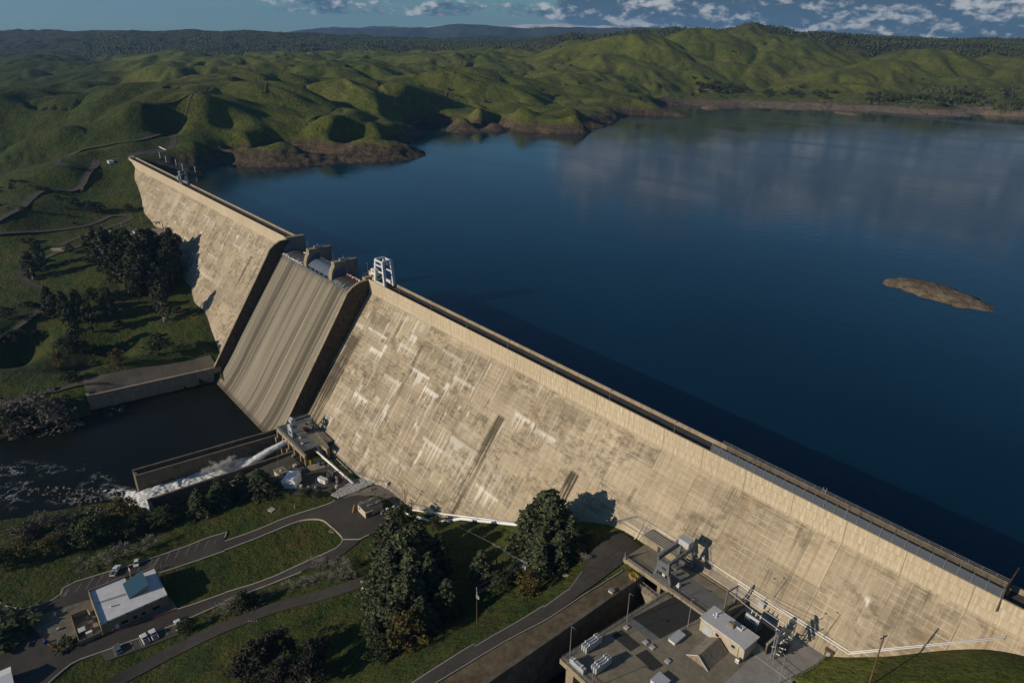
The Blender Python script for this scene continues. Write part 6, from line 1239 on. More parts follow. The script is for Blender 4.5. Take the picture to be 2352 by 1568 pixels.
q = (99.2, 4.2, -1.1); o = T('gate_control_house', 'tan control cabin on the right spillway pier beside the white crane', 'cabin', (q[0], q[1], .35)); pp(MB().box((q[0], q[1], 1.6), (2.4, 2.4, 2.5)), 'wall', m_tan, o); pp(MB().box((q[0], q[1], 2.95), (2.7, 2.7, .2)), 'roof', m_deck, o); b = MB(); rail(b, [(96.4, .5, .35), (96.4, 6.5, .35), (103, 6.5, .35)], 1.1, 1.4, .06); pp(b, 'railing', m_steel, o)
b = MB(); b.tube([(97, 3, .4), (97, 3, 6.5)], .06); b.box((97, 3, 6.6), (.5, .3, .3)); b.tube([(99.6, 5.2, 3), (99.6, 5.2, 6.4)], .06); b.box((99.8, 5.2, 6.4), (.7, .3, .5)); pp(b, 'mast', m_steel, o)
q = (104.5, 2.8, -1.1); o = T('crest_machinery', 'cluster of pale hoist machinery between the control cabin and the white crane', 'machinery', q); pp(MB().box((q[0], q[1], -.3), (2.6, 1.6, 1.5)), 'housing', m_tan, o); b = MB(); b.tube([(q[0] - 2, q[1], .3), (q[0] + 1, q[1] + 1, 1.0)], .3, 8); b.tube([(q[0] + 2, q[1] - 1, -1), (q[0] + 2, q[1] - 1, .8)], .4, 8); pp(b, 'motor', m_offw, o)
xs_ = [132.8 + 28.3 * i for i in range(9)]
od = ['first', 'second', 'third', 'fourth', 'fifth', 'sixth', 'seventh', 'eighth', 'ninth']
for i, x in enumerate(xs_): lamp((x, .5, -1.15), 4.6, '%s crest lamp post counted rightwards from the white crane' % od[i], 'lamp posts along the dam crest', .1, .7, .06)
for i in range(12): 
    x = -20 - i * 31; 
    if abs(x + 225) < 6: continue
    lamp((x, .5, -1.15), 4.4, '%s crest lamp post counted leftwards from the spillway' % (od + ['tenth', 'eleventh', 'twelfth'])[i], 'lamp posts along the dam crest', .1, .7, .06)
# screen fence on the right part of the crest
t = NT('grey wire mesh'); p = t.pos(); t.set(t.b.inputs['Alpha'], .62); m_mesh = t.out((.10, .12, .15), .6)
o = T('screen_fence', 'long grey mesh screen fence along the downstream edge of the right crest', 'fence', (360, .1, 0)); b = MB(); b.add([(317, .25, .05), (396, .25, .05), (396, .55, 2.3), (317, .55, 2.3)], [(0, 1, 2, 3)]); pp(b, 'mesh_panel', m_mesh, o)
for i in range(27): b = MB(); b.tube([(317 + i * 3.03, .1, -.6), (317 + i * 3.03, .2, 1.6), (317 + i * 3.03, .9, 2.5)], .07, 5); pp(b, 'post', m_steel, o)
b = MB(); rail(b, [(317, 6.75, .25), (396, 6.75, .25)], 1.0, 3.03, .045); tag(b.build('railing', m_steel), 'thin rail on the upstream parapet opposite the mesh screen fence', 'railing')
o = T('security_gate', 'tall thin steel barrier fin crossing the dam crest at the far right', 'gate', (396, 3, -1)); b = MB(); b.add([(396, -.9, -3.4), (396, .2, 1.0), (396, .4, 3.0), (396, 8.6, 4.2), (396, 8.2, -.2), (396, .6, -.6), (396.3, -.9, -3.4), (396.3, .2, 1.0), (396.3, .4, 3.0), (396.3, 8.6, 4.2), (396.3, 8.2, -.2), (396.3, .6, -.6)], [(0, 1, 2, 5), (2, 3, 4, 5), (11, 8, 7, 6), (11, 10, 9, 8), (0, 6, 7, 1), (1, 7, 8, 2), (2, 8, 9, 3), (3, 9, 10, 4), (4, 10, 11, 5), (5, 11, 6, 0)]); pp(b, 'panel', plain('rusty dark steel', (.07, .055, .045), .7, .3), o); pp(MB().box((396.15, .5, 1), (.3, .3, 4.2)), 'post', m_dark, o)
for x, lb in ((349.7, 'small framed step ladder on the upstream parapet of the right crest'),): b = MB(); b.beam((x, 6.4, -.8), (x, 7.1, 1.8), .16); b.beam((x + .9, 6.4, -.8), (x + .9, 7.1, 1.8), .16); b.box((x + .45, 6.9, 1.0), (.9, .2, .2)); tag(b.build('step_ladder', m_craned), lb, 'ladder')
# marker posts on the left upstream bank
for i, (p, lb) in enumerate((((1120, 395), 'white marker post highest on the left upstream bank'), ((1265, 490), 'second white marker post down the left upstream bank'), ((1500, 570), 'third white marker post down the left upstream bank'), ((1655, 670), 'fourth white marker post behind the grey green crest crane'), ((1950, 740), 'white marker post at the waterline beyond the grey green crest crane'))):
    q = G3(zC(p[0], p[1] + 35), -12); o = T('marker_post', lb, 'post', q, 0, 'white marker posts on the upstream bank'); pp(MB().tube([q, (q[0], q[1], q[2] + 6.5)], .28, 6), 'post', m_white, o)
# ------------------------------------------------------------------ canal headworks at the left foot of the dam
CZ = -36.2
o = T('canal_headworks', 'concrete canal gate platform on piers at the left foot of the dam', 'platform', (-217, -27, -40)); b = MB(); b.prism([(-230, -31.6), (-205, -31.9), (-205, -20), (-230, -20)], CZ - 1.0, CZ); pp(b, 'deck', m_conc, o)
for x in (-229, -222.5, -215, -208): b = MB(); b.box((x, -30.8, CZ - 4), (1.6, 1.6, 7)); pp(b, 'pier', m_conc, o)
b = MB(); b.prism([(-228, -29.5), (-206, -29.5), (-206, -21), (-228, -21)], -46, CZ - 1.1); pp(b, 'wall', m_concd, o); b = MB(); rail(b, [(-230, -31.4, CZ), (-205, -31.7, CZ)], 1.1, 2, .05); pp(b, 'railing', m_steel, o)
f1, f2 = np.array((-224, -30.5, CZ)), np.array((-221.6, -21.2, CZ)); o = T('hoist_frame', 'dark steel hoist frame standing on the canal gate platform', 'gantry', (f1 + f2) / 2)
for f, hh in ((f1, 7.0), (f2, 7.4)): b = MB(); b.beam((f[0] - .8, f[1], f[2]), (f[0], f[1], f[2] + hh), .3); b.beam((f[0] + .8, f[1], f[2]), (f[0], f[1], f[2] + hh), .3); pp(b, 'leg', m_dark, o)
b = MB(); b.beam(f1 + np.array((-.4, -5.5, 7.0)), f2 + np.array((0, .6, 7.4)), .5); b.box((-222.6, -24.5, CZ + 6.2), (.9, 3.4, .5)); b.box((-222.8, -26, CZ + 5.6), (.6, .9, .9)); b.box((-222.4, -23, CZ + 5.6), (.6, .9, .9)); pp(b, 'crossbeam', m_dark, o)
o = T('canal_shed', 'low dark roofed shed with a white gable beside the canal gate platform', 'shed', (-240, -37, -39.6)); b = MB(); b.prism([(-244.5, -41), (-236, -40), (-236, -34), (-244.5, -35)], -40.5, -38.6); pp(b, 'wall', m_offw, o); b = MB(); b.add([(-245, -41.5, -38.6), (-235.5, -40.4, -38.6), (-235.5, -33.6, -38.6), (-245, -34.6, -38.6), (-245, -38, -36.6), (-235.5, -37, -36.6)], [(0, 1, 5, 4), (2, 3, 4, 5), (0, 4, 3), (1, 2, 5), (3, 2, 1, 0)]); pp(b, 'roof', m_roofd, o)
q = np.array((-233.4, -35.2, -40.0)); o = T('canal_tank', 'white upright tank between the dark roofed shed and the gate platform', 'tank', q); pp(MB().tube([q, q + np.array((0, 0, 3.0))], .9, 10), 'barrel', m_white, o); pp(MB().tube([q + np.array((0, 0, 3.0)), q + np.array((0, 0, 3.4))], [.95, .2], 10), 'lid', m_offw, o)
o = T('canal_structure', 'long low concrete canal wall and slab left of the gate platform', 'canal', (-240, -45, -40)); b = MB(); b.prism([(-246, -50), (-232, -47), (-231, -42), (-244, -45)], -44, -39.2); b.prism([(-262, -56), (-246, -51), (-246, -50), (-262, -55)], -44, -39.8); pp(b, 'wall', m_conc, o); pp(MB().prism([(-247, -52), (-243, -51.4), (-243, -48), (-247, -48.6)], -42, -37.6), 'gate_house', m_offw, o)
area('canal_apron', [(-262, -58, 0), (-226, -45, 0), (-204, -33, 0), (-206, -25, 0), (-232, -30, 0), (-262, -40, 0)], m_asphd, .3)
q = [P(zL(*p), -43) for p in ((525, 452), (612, 452))]
o = T('canal_bridge', 'short road bridge with two pale parapets over the canal', 'bridge', (q[0] + q[1]) / 2); b = MB(); b.box(((q[0][0] + q[1][0]) / 2, (q[0][1] + q[1][1]) / 2, H(q[0][0], q[0][1]) + .4), (9, 9, .4), .9); pp(b, 'deck', m_conc, o)
for k in q: b = MB(); b.box((k[0], k[1], H(k[0], k[1]) + 1.1), (.6, 8, 1.4), -.55); pp(b, 'parapet', m_kerb, o)
for i, (p, tp, lb) in enumerate((((1340, 248), (1330, 160), 'tall pole on the cut bank behind the canal gate platform'), ((1160, 290), (1153, 200), 'right of two tall poles behind the dark roofed canal shed'), ((1146, 285), (1138, 210), 'left of two tall poles behind the dark roofed canal shed'), ((978, 325), (965, 225), 'tall pole beside the canal road, alone'), ((758, 378), (745, 330), 'short pole beside the canal road near the bridge'))):
    q = G3(zL(*p), -40); lamp(q, max(4, HT(q, zL(*tp))), lb, 'poles beside the canal road', .1, .6, .13)
q = G3(zI(745, 1095), -10); boxy('roadside_hut', 'small pale hut below the left end of the dam', 'hut', (q[0], q[1], q[2] - .2), (9, 5, 2.6), m_offw, m_crane, 0)
q = G3(zI(1070, 990), -1); q2 = G3(zI(1115, 1012), -1); b = MB(); rail(b, [q, q2], 1.0, 3, .25); tag(b.build('guard_rail', m_white), 'white guard rail at the end of the upper parking area above the lake', 'guard rail')
# ------------------------------------------------------------------ office, vehicles, poles
OZ2 = H(190, -156) + .2
of = T('office_building', 'office building with a flat white roof and a blue metal roof hood among lawns', 'building', (181, -147, OZ2)); RT = -69.4
OX0, OX1, OY0, OY1 = 170.6, 190.2, -158.0, -136.2; foot = [(OX0, OY0), (OX1, OY0), (OX1, OY1), (OX0 + 1.6, OY1), (OX0 + 1.6, -142.4), (OX0 + 3.0, -142.4), (OX0 + 3.0, -146.0), (OX0, -146.0)]
m_tanw = mat_concrete('tan stucco', (.30, .235, .15), .1, .2)
pp(MB().prism(foot, OZ2 - .6, RT - .6), 'wall', m_tanw, of)
b = MB(); b.prism(foot, RT - .6, RT); t = NT('white membrane roof'); p = t.pos(); m_wroof = t.out(t.mul((.66, .65, .65), t.ramp(t.noise(p, .35, 5, .6), [(.3, .86), (.7, 1.06)])), .7); rf = pp(b, 'roof', m_wroof, of)
b = MB(); b.box(((OX0 + OX1) / 2, OY0 + .15, RT + .3), (OX1 - OX0, .3, .8)); b.box((OX0 + .15, -152, RT + .3), (.3, 12, .75)); b.box((OX0 + 1.75, -139.3, RT + .2), (.3, 6.2, .6)); b.box(((OX0 + OX1) / 2 + .8, OY1 - .1, RT + .12), (OX1 - OX0 - 1.6, .2, .3)); pp(b, 'parapet', m_tanw, of)
m_blue_roof = NT('blue ribbed metal roof'); t = m_blue_roof; p = t.pos(); x_, y_, z_ = t.sep(p); rb_ = t.math('FRACT', t.math('MULTIPLY', x_, 1.5)); t.bump(t.math('GREATER_THAN', rb_, .8), .8, .1); m_blue_roof = t.out(t.mul((.032, .085, .125), t.ramp(rb_, [(0, 1.0), (.75, 1.0), (.85, .7), (1, 1.1)])), .45)
hx0, hx1, hy0, hy1 = 174.4, 184.0, -147.4, -140.6; hz1 = RT + 2.5
b = MB(); b.add([(hx0, hy0, RT + .05), (hx1, hy0, RT + .05), (hx1, hy1, hz1), (hx0, hy1, hz1), (hx0, hy0, RT + .25), (hx1, hy0, RT + .25), (hx1, hy1 + .1, hz1 + .2), (hx0, hy1 + .1, hz1 + .2)], [(4, 5, 6, 7), (0, 4, 7, 3), (1, 2, 6, 5), (2, 3, 7, 6), (0, 1, 5, 4)]); hd = pp(b, 'roof_hood', m_blue_roof, of)
b = MB(); b.add([(hx0 + .3, hy0 + .4, RT), (hx1 - .4, hy0 + .4, RT), (hx1 - .4, hy1 - .4, RT), (hx0 + .3, hy1 - .4, RT), (hx0 + .3, hy1 - .4, hz1 - .15), (hx1 - .4, hy1 - .4, hz1 - .15)], [(1, 2, 5), (3, 0, 4), (2, 3, 4, 5)]); pp(b, 'hood_wall', m_tanw, hd)
q = P(zQ(1045, 850), RT); b = MB(); b.tube([q, q + np.array((0, 0, .9))], .3, 8); pp(b, 'vent', m_white, rf); b = MB(); q0, q1 = P(zQ(920, 815), RT), P(zQ(1185, 730), RT); b.box(((q0[0] + q1[0]) / 2, (q0[1] + q1[1]) / 2, RT + .02), (np.hypot(*(q1 - q0)[:2]), 1.1, .03), math.atan2(q1[1] - q0[1], q1[0] - q0[0])); pp(b, 'roof_patch', m_concg, rf)
for k, yy in enumerate((-155.6, -149.6, -143.6, -138.6)): pp(MB().box((OX1 + .03, yy, RT - .25), (.25, .8, .4)), 'scupper', m_dark, of)
for k, (yy, w) in enumerate(((-151, 2.2), (-147.6, 1.4), (-144.8, 1.2), (-140.6, 2.4))): 
    f = pp(MB().box((OX1 + .02, yy, OZ2 + 1.7), (.1, w, 1.2)), 'window', m_glass, of); pp(MB().box((OX1 + .06, yy, OZ2 + 1.05), (.2, w + .2, .1)), 'sill', m_kerb, f)
pp(MB().box((OX1 + .02, -153.4, OZ2 + 1.1), (.1, 1.1, 2.2)), 'door', m_white, of)
pp(MB().box((OX1 + .9, -146, OZ2 - .05), (2.4, 20, .3)), 'walkway_slab', m_conc, of)
o = T('service_enclosure', 'low tan walled service yard on the left side of the office building', 'enclosure', (182, -162, OZ2)); b = MB()
for a, c in (((174.8, -165), (190, -165)), ((190, -165), (190, -158.4)), ((174.8, -165), (175, -160)), ((175, -160), (178, -159.5))):
    a = np.array(a); c = np.array(c); m_ = (a + c) / 2; b.box((m_[0], m_[1], OZ2 + .9), (np.linalg.norm(c - a) + .2, .22, 1.9), math.atan2(*(c - a)[::-1]))
pp(b, 'wall', m_tanw, o); pp(MB().prism([(179, -164.6), (189.6, -164.6), (189.6, -158.4), (179, -158.4)], OZ2 - .2, OZ2 + .06), 'floor_slab', m_conc, o)
for (x, y, d, m1, m2, nm, lb) in ((180.2, -160.3, (2.6, 1.7, 1.5), m_offw, m_dark, 'cooling_unit', 'cream twin fan cooling unit against the office side wall'), (184.6, -163.3, (2.2, 2.0, 1.6), plain('teal container paint', (.02, .11, .12), .6, .15), m_offw, 'waste_container', 'teal container with a white lid in the service yard'), (187.4, -161.6, (.9, 1.8, 1.6), m_white, m_white, 'storage_cabinet', 'white upright cabinet in the service yard'), (189.0, -164.0, (1.6, 1.3, 1.0), m_red, m_red, 'waste_container', 'small red bin at the corner of the service yard')):
    o = boxy(nm, lb, 'container' if 'cont' in nm else 'equipment', (x, y, OZ2 + .1), d, m1, m2)
    if nm == 'cooling_unit':
        for k in (-.6, .6): pp(MB().tube([(x + k, y, OZ2 + 1.7), (x + k, y, OZ2 + 1.9)], .45, 12), 'fan', m_dark, o)
q = G3(zQ(432, 1200), -75); o = T('post_box', 'blue kerbside box at the corner of the red kerb', 'box', q); pp(MB().box(q + np.array((0, 0, .65)), (.8, .8, 1.1)), 'body', m_blue, o); pp(MB().tube([q + np.array((-.4, 0, 1.2)), q + np.array((.4, 0, 1.2))], .4, 10), 'lid', m_blue, o)
q = G3(zQ(548, 1075), -74.5); boxy('utility_box', 'small grey utility box on the bare ground left of the service yard', 'cabinet', q, (.8, .8, 1.0), m_crane)
q = G3(zQ(640, 650), -75); lamp(q, 4.2, 'small lamp post at the left end of the marked parking bays', 'lamp posts by the office', .6, -.4, .07)
fl = G3(zF(1288, 515), -74); o = T('flagpole', 'flagpole with a limp red and white flag in front of the office entrance', 'flagpole', fl); hf = HT(fl, zF(1237, 288)); pp(MB().tube([fl, fl + np.array((0, 0, hf))], [.10, .05], 7), 'pole', m_white, o); b = MB()
for k in range(6): b.m = k % 2; z0 = hf - .4 - k * .28; b.add([(fl[0] + .05, fl[1], fl[2] + z0), (fl[0] + .75, fl[1] + .25, fl[2] + z0 - .5), (fl[0] + .75, fl[1] + .25, fl[2] + z0 - .78), (fl[0] + .05, fl[1], fl[2] + z0 - .28)], [(0, 1, 2, 3)])
pp(b, 'flag', [m_red, m_white], o)
q = G3(zF(1935, 630), -74); lamp(q, HT(q, zF(1860, 225)), 'tall lamp post at the right corner of the office building', 'lamp posts by the office', -.4, .9, .1)
# corner shed, bottom left
q = [P(zQ(-60, 1440), -69.2), P(zQ(40, 1390), -69.2), P(zQ(105, 1490), -70.4), P(zQ(125, 1560), -70.4)]; zb = -75.2; a, c = q[1], q[2]
sx0 = a[0]; sx1 = c[0]; sy1 = max(a[1], c[1]); o = T('corner_shed', 'white roofed shed cut by the bottom left corner of the photo', 'shed', ((sx0 + sx1) / 2, sy1 - 6, zb)); xm = (sx0 + sx1 + 3) / 2
pp(MB().prism([(sx0 + .3, sy1 - 14), (sx1 + 3, sy1 - 14), (sx1 + 3, sy1 - .3), (sx0 + .3, sy1 - .3)], zb, -71.2), 'wall', m_offw, o); b = MB(); gable(b, sx0, sx1 + 3.2, sy1 - 14, sy1, zb, -71.2, -69.9, 'y', .2); pp(b, 'roof', m_white, o); pp(MB().box((xm, sy1 - .28, zb + 1.5), (2.4, .1, 3)), 'door', m_crane, o)

# vehicles
m_carw = plain('white car paint', (.72, .73, .74), .25, .04, streak=False); m_cars = plain('silver blue car paint', (.20, .25, .30), .25, .05, metal=.5, streak=False); m_tyre = plain('tyre rubber', (.02, .02, .02), .8, .1); m_card = plain('dark green car paint', (.03, .06, .05), .3, .05, streak=False)
def car_mesh(parent, kind, L, W, mat):
    """built nose towards +X on z=0"""
    def hull(prof, w0, w1, z_split):
        b = MB(); n = len(prof); vs = []
        for s in (-1, 1):
            for x, z in prof: vs.append((x, s * (w0 if z < z_split else w1) / 2, z))
        fs = [tuple(range(n - 1, -1, -1)), tuple(range(n, 2 * n))] + [(i, (i + 1) % n, n + (i + 1) % n, n + i) for i in range(n)]
        if sum(prof[i][0] * prof[(i + 1) % n][1] - prof[(i + 1) % n][0] * prof[i][1] for i in range(n)) < 0: fs = [tuple(reversed(f)) for f in fs]
        return b.add(vs, fs)
    h = L / 2
    if kind == 'pickup':
        body = [(-h, .45), (-h, 1.12), (-.35, 1.12), (-.35, 1.1), (1.25, 1.1), (h - .25, 1.02), (h, .85), (h, .42)]
        hull(body, W, W * .97, .9).build('body', mat, parent)
        hull([(-.55, 1.1), (-.35, 1.78), (.95, 1.82), (1.55, 1.1)], W * .95, W * .80, 1.4).build('cab', mat, parent)
        b = MB(); b.box((-h / 2 - .45, 0, 1.125), (h - .75, W * .8, .05)); b.build('bed', m_dark if L > 5.3 else m_cars, parent)
        gl = ((1.27, 1.47, 0), (-.46, 1.44, 0)); cw = W * .82; b = MB(); b.add([(1.56, -cw / 2, 1.16), (1.56, cw / 2, 1.16), (1.03, cw * .44, 1.75), (1.03, -cw * .44, 1.75)], [(0, 1, 2, 3)]); b.build('windscreen', m_glass, parent); b = MB(); b.add([(-.56, -cw / 2, 1.2), (-.56, cw / 2, 1.2), (-.40, cw * .44, 1.7), (-.40, -cw * .44, 1.7)], [(3, 2, 1, 0)]); b.build('rear_window', m_glass, parent)
        for s in (-1, 1): MB().add([(-.3, s * W * .478, 1.18), (1.2, s * W * .478, 1.18), (.85, s * W * .42, 1.68), (-.25, s * W * .42, 1.68)], [(0, 1, 2, 3) if s < 0 else (3, 2, 1, 0)]).build('side_window', m_glass, parent)
    else:
        body = [(-h, .4), (-h, .88), (-h + .3, .98), (h - .9, .95), (h - .1, .78), (h, .4)]
        hull(body, W, W * .96, .8).build('body', mat, parent); hull([(-h + .35, .95), (-h + .95, 1.42), (.35, 1.46), (1.15, .95)], W * .94, W * .76, 1.2).build('cab', mat, parent)
        cw = W * .84; MB().add([(1.2, -cw / 2, .98), (1.2, cw / 2, .98), (.42, cw * .43, 1.43), (.42, -cw * .43, 1.43)], [(0, 1, 2, 3)]).build('windscreen', m_glass, parent); MB().add([(-h + .3, -cw / 2, 1.0), (-h + .3, cw / 2, 1.0), (-h + .9, cw * .43, 1.4), (-h + .9, -cw * .43, 1.4)], [(3, 2, 1, 0)]).build('rear_window', m_glass, parent)
        for s in (-1, 1): MB().add([(-h + .7, s * W * .472, 1.0), (.95, s * W * .472, 1.0), (.3, s * W * .40, 1.4), (-h + 1.0, s * W * .40, 1.4)], [(0, 1, 2, 3) if s < 0 else (3, 2, 1, 0)]).build('side_window', m_glass, parent)
    for sx in (-.62, .62):
        for s in (-1, 1): MB().tube([(sx * h, s * (W / 2 - .22), .34), (sx * h, s * (W / 2 + .01), .34)], .34, 10).build('wheel', m_tyre, parent)
    for s in (-1, 1): MB().box((h, s * W * .36, .74), (.06, .34, .18)).build('headlight', m_offw, parent); MB().box((-h, s * W * .42, .85), (.06, .2, .3)).build('tail_light', m_red, parent)
def vehicle(nm, lb, f, nose, tail, z, kind, L, W, mat, grp=None):
    a = G3(f(*nose), z); c = G3(f(*tail), z); m_ = (a + c) / 2; o = T(nm, lb, 'pickup truck' if kind == 'pickup' else 'car', (m_[0], m_[1], H(m_[0], m_[1]) + .34), math.atan2(a[1] - c[1], a[0] - c[0]), grp); car_mesh(o, kind, L, W, mat); return o
vehicle('parked_pickup', 'white pickup truck with a dark bed cover parked in the marked bays behind the office', zF, (1045, 350), (965, 480), -74, 'pickup', 5.9, 2.0, m_carw)
vehicle('parked_car', 'small white sedan parked beyond the flagpole', zF, (1395, 305), (1405, 235), -74, 'sedan', 4.5, 1.8, m_carw)
vehicle('parked_pickup', 'white pickup with a pale bed, left of a pair in the parking row', zQ, (1345, 1135), (1390, 1205), -73.5, 'pickup', 5.5, 2.0, m_carw)
vehicle('parked_pickup', 'white pickup with a dark open bed, right of a pair in the parking row', zQ, (1430, 1095), (1470, 1165), -73.5, 'pickup', 5.7, 2.0, m_carw)
vehicle('parked_pickup', 'white pickup truck half hidden by a bush at the right end of the parking row', zQ, (1665, 1005), (1695, 1075), -73.5, 'pickup', 5.6, 2.0, m_carw)
vehicle('parked_car', 'silver blue car alone at the left end of the lower parking row', zQ, (1100, 1240), (1130, 1290), -73.5, 'sedan', 4.7, 1.85, m_cars)
vehicle('parked_car', 'white car in the shade right under the office eaves', zQ, (1085, 1055), (1118, 1032), -73.8, 'sedan', 4.4, 1.8, m_carw)
vehicle('parked_car', 'dark green vehicle on the path left of the stilling basin', zN, (535, 248), (505, 268), -74.6, 'sedan', 4.8, 1.9, m_card)
# utility poles
def upole(base, h, lb, arms=1, ang=.5, extra=False, r=.17, grp='wooden utility poles below the dam'):
    o = T('utility_pole', lb, 'utility pole', base, 0, grp); base = np.array(base, float); pp(MB().tube([base, base + np.array((0, 0, h))], [r, r * .7], 7), 'pole', m_wood, o); ca, sa = math.cos(ang), math.sin(ang); tips = []
    for k in range(arms):
        z = h - .5 - k * 1.4; b = MB(); b.beam(base + np.array((-1.35 * ca, -1.35 * sa, z)), base + np.array((1.35 * ca, 1.35 * sa, z)), .17); am = pp(b, 'crossarm', m_steel if extra else m_wood, o); b = MB()
        for s in (-1.25, -.5, .5, 1.25): b.tube([base + np.array((s * ca, s * sa, z + .05)), base + np.array((s * ca, s * sa, z + .4))], .09, 6)
        pp(b, 'insulator', m_offw, am)
        if k == 0: tips = [base + np.array((s * ca, s * sa, z + .4)) for s in (-1.25, .5, 1.25)]
    if extra:
        b = MB()
        for s in (-.4, .1, .5): b.tube([base + np.array((s, .35, h - 3.2)), base + np.array((s, .35, h - 2.2))], .24, 8)
        pp(b, 'transformer', m_crane, o)
    return tips
TP = {}
for key, f, bt, tp, z0, lb, arms, ang, ex in (('a', zK, (2125, 1440), (2125, 1200), -66, 'left of two utility poles by the small white shed', 2, .2, False), ('b', zK, (2203, 1575), (2200, 1312), -62, 'right of two utility poles by the thick white pipe', 2, .2, False), ('c', zK, (1415, 1095), (1402, 880), -70.8, 'dark pole standing in front of the dam above the sloping white pipe', 2, 1.2, False), ('d', zK, (1335, 1135), (1326, 972), -71, 'dark pole among the pipe scrap, right of the white trailer', 1, 1.2, False), ('d2', zK, (1244, 1165), (1238, 1000), -71.3, 'dark pole directly behind the white trailer', 1, 1.2, False),
    ('e', zE, (905, 895), (907, 655), -50, 'utility pole on the grass knoll left of the tallest conifer', 1, .3, False), ('f', zE, (1155, 1120), (1125, 800), -38, 'utility pole with white topped arms before the central conifers', 1, .3, True), ('g', zE, (725, 1410), (704, 1080), -44, 'nearest utility pole, with transformers, in front of the conifers', 2, -.6, True), ('h', zU, (375, 1100), (335, 825), -60, 'lone utility pole beside the lower path above the yellowish meadow', 1, .9, False)):
    q = G3(f(*bt), z0); TP[key] = upole(q, HT(q, f(*tp)), lb, arms, ang, ex)
q = P(zH(235, 1690), -24); q[2] = H(q[0], q[1]); upole(q, max(9, HT(q, zH(488, 935))), 'tall wooden pole on the hillside at the bottom right, casting a long shadow', 1, 1.3, False, .22)
q = np.array((403, -42, 0.)); q[2] = H(403, -42); upole(q, max(5, 6 + 0 * HT(q, zH(1230, 1500))), 'pole top rising from the bottom right edge of the photo', 1, .2, True, .15)
def wires(k1, k2, lb):
    b = MB()
    for a, c in zip(TP[k1], TP[k2]): mid = (np.array(a) + np.array(c)) / 2 - np.array((0, 0, .9)); b.tube([a, mid * .5 + np.array(a) * .5 - np.array((0, 0, -.2)), mid, c], .022, 3)
    tag(b.build('power_line', m_steel), lb, 'wires')
wires('b', 'e', 'faint wires from the pole by the white pipe to the pole on the knoll'); wires('e', 'f', 'faint wires between the two poles by the tallest conifer'); wires('f', 'g', 'faint wires down to the nearest pole with transformers'); wires('a', 'c', 'faint wires from the poles by the shed to the dark pole before the dam')
q = G3(zK(628, 915), -71.3); lamp(q, HT(q, zK(615, 760)), 'slim lamp post at the channel wall behind the tan hut', 'lamp posts of the outlet yard', .2, .5, .08)
q = G3(zK(1076, 1165), -71.2); lamp(q, HT(q, zK(1072, 1072)), 'short lamp post between the white tent and the white trailer', 'lamp posts of the outlet yard', .1, .1, .08)
q = G3(zU(1640, 465), -60); o = T('gate_sign', 'white sign panel at the gate where the lower path reaches the conifers', 'sign', q); pp(MB().box(q + np.array((0, 0, 1.0)), (1.7, .12, 1.6), .7), 'panel', m_white, o); pp(MB().tube([q, q + np.array((0, 0, .5))], .1), 'post', m_steel, o)
q = G3(zU(1607, 480), -60); o = T('bollard', 'yellow post beside the white sign at the path gate', 'bollard', q); pp(MB().tube([q, q + np.array((0, 0, 1.3))], .16, 8), 'post', m_yel, o); pp(MB().tube([q + np.array((0, 0, 1.3)), q + np.array((0, 0, 1.4))], [.16, .05], 8), 'cap', m_yel, o)
b = MB(); q1, q2 = G3(zU(1600, 400), -60), G3(zU(1690, 440), -60); rail(b, [q1, q2], 1.4, 1.2, .07); tag(b.build('barrier_gate', m_offw), 'pale tubular barrier gate across the lower path by the conifers', 'gate')
q = G3(zK(550, 1440), -72); boxy('lawn_vault', 'pale square vault lid lying on the lawn', 'slab', (q[0], q[1], q[2] - .2), (2.6, 2.2, .6), m_kerb, m_kerb, .3, False)
q = G3(zK(820, 1415), -71.5); o = T('marker_post', 'cream post standing alone on the lawn', 'post', q); pp(MB().tube([q, q + np.array((0, 0, 1.9))], .2, 6), 'post', m_kerb, o)
q = G3(zT(1265, 650), -68.8); boxy('drain_pad', 'square concrete drain pad at the kerb of the lawn island', 'slab', (q[0], q[1], q[2] - .15), (2.4, 2.2, .4), m_conc, m_concd, .5, False)
q = G3(zE(1555, 945), -32); boxy('lawn_vault', 'small pale vault lid in the shade beside the tailrace road', 'slab', (q[0], q[1], q[2] - .2), (1.6, .9, .5), m_kerb, m_kerb, .4, False)
# ------------------------------------------------------------------ trees
def mat_leaf(name, a, b_):
    t = NT(name); p = t.obj(); r = t.n('ShaderNodeObjectInfo').outputs['Random']
    n = t.noise(p, .55, 3, .6); w = t.white(t.n('ShaderNodeVectorMath', _operation='SNAP', i0=p, i1=(.45, .45, .45)).outputs[0])
    c = t.mix(t.math('MULTIPLY_ADD', w, .5, t.math('MULTIPLY', t.ramp(n, [(.35, 0), (.65, 1)]), .5)), a, b_)
    c = t.mul(c, t.ramp(r, [(0, .82), (1, 1.18)]))
    return t.out(c, .9)
m_cedar = mat_leaf('cedar needles', (.045, .058, .026), (.108, .124, .062)); m_gum = mat_leaf('gum leaves', (.034, .040, .020), (.088, .092, .048)); m_oak = mat_leaf('oak leaves', (.026, .037, .014), (.068, .080, .030))
m_gold = mat_leaf('autumn leaves', (.060, .050, .012), (.13, .10, .026)); m_grey = mat_leaf('grey willow twigs', (.07, .062, .046), (.13, .115, .09)); m_bark = plain('bark', (.085, .065, .048), .9, .25); m_pale = plain('pale bark', (.27, .24, .20), .85, .25); m_plum = mat_leaf('dark plum leaves', (.020, .019, .014), (.050, .044, .032))
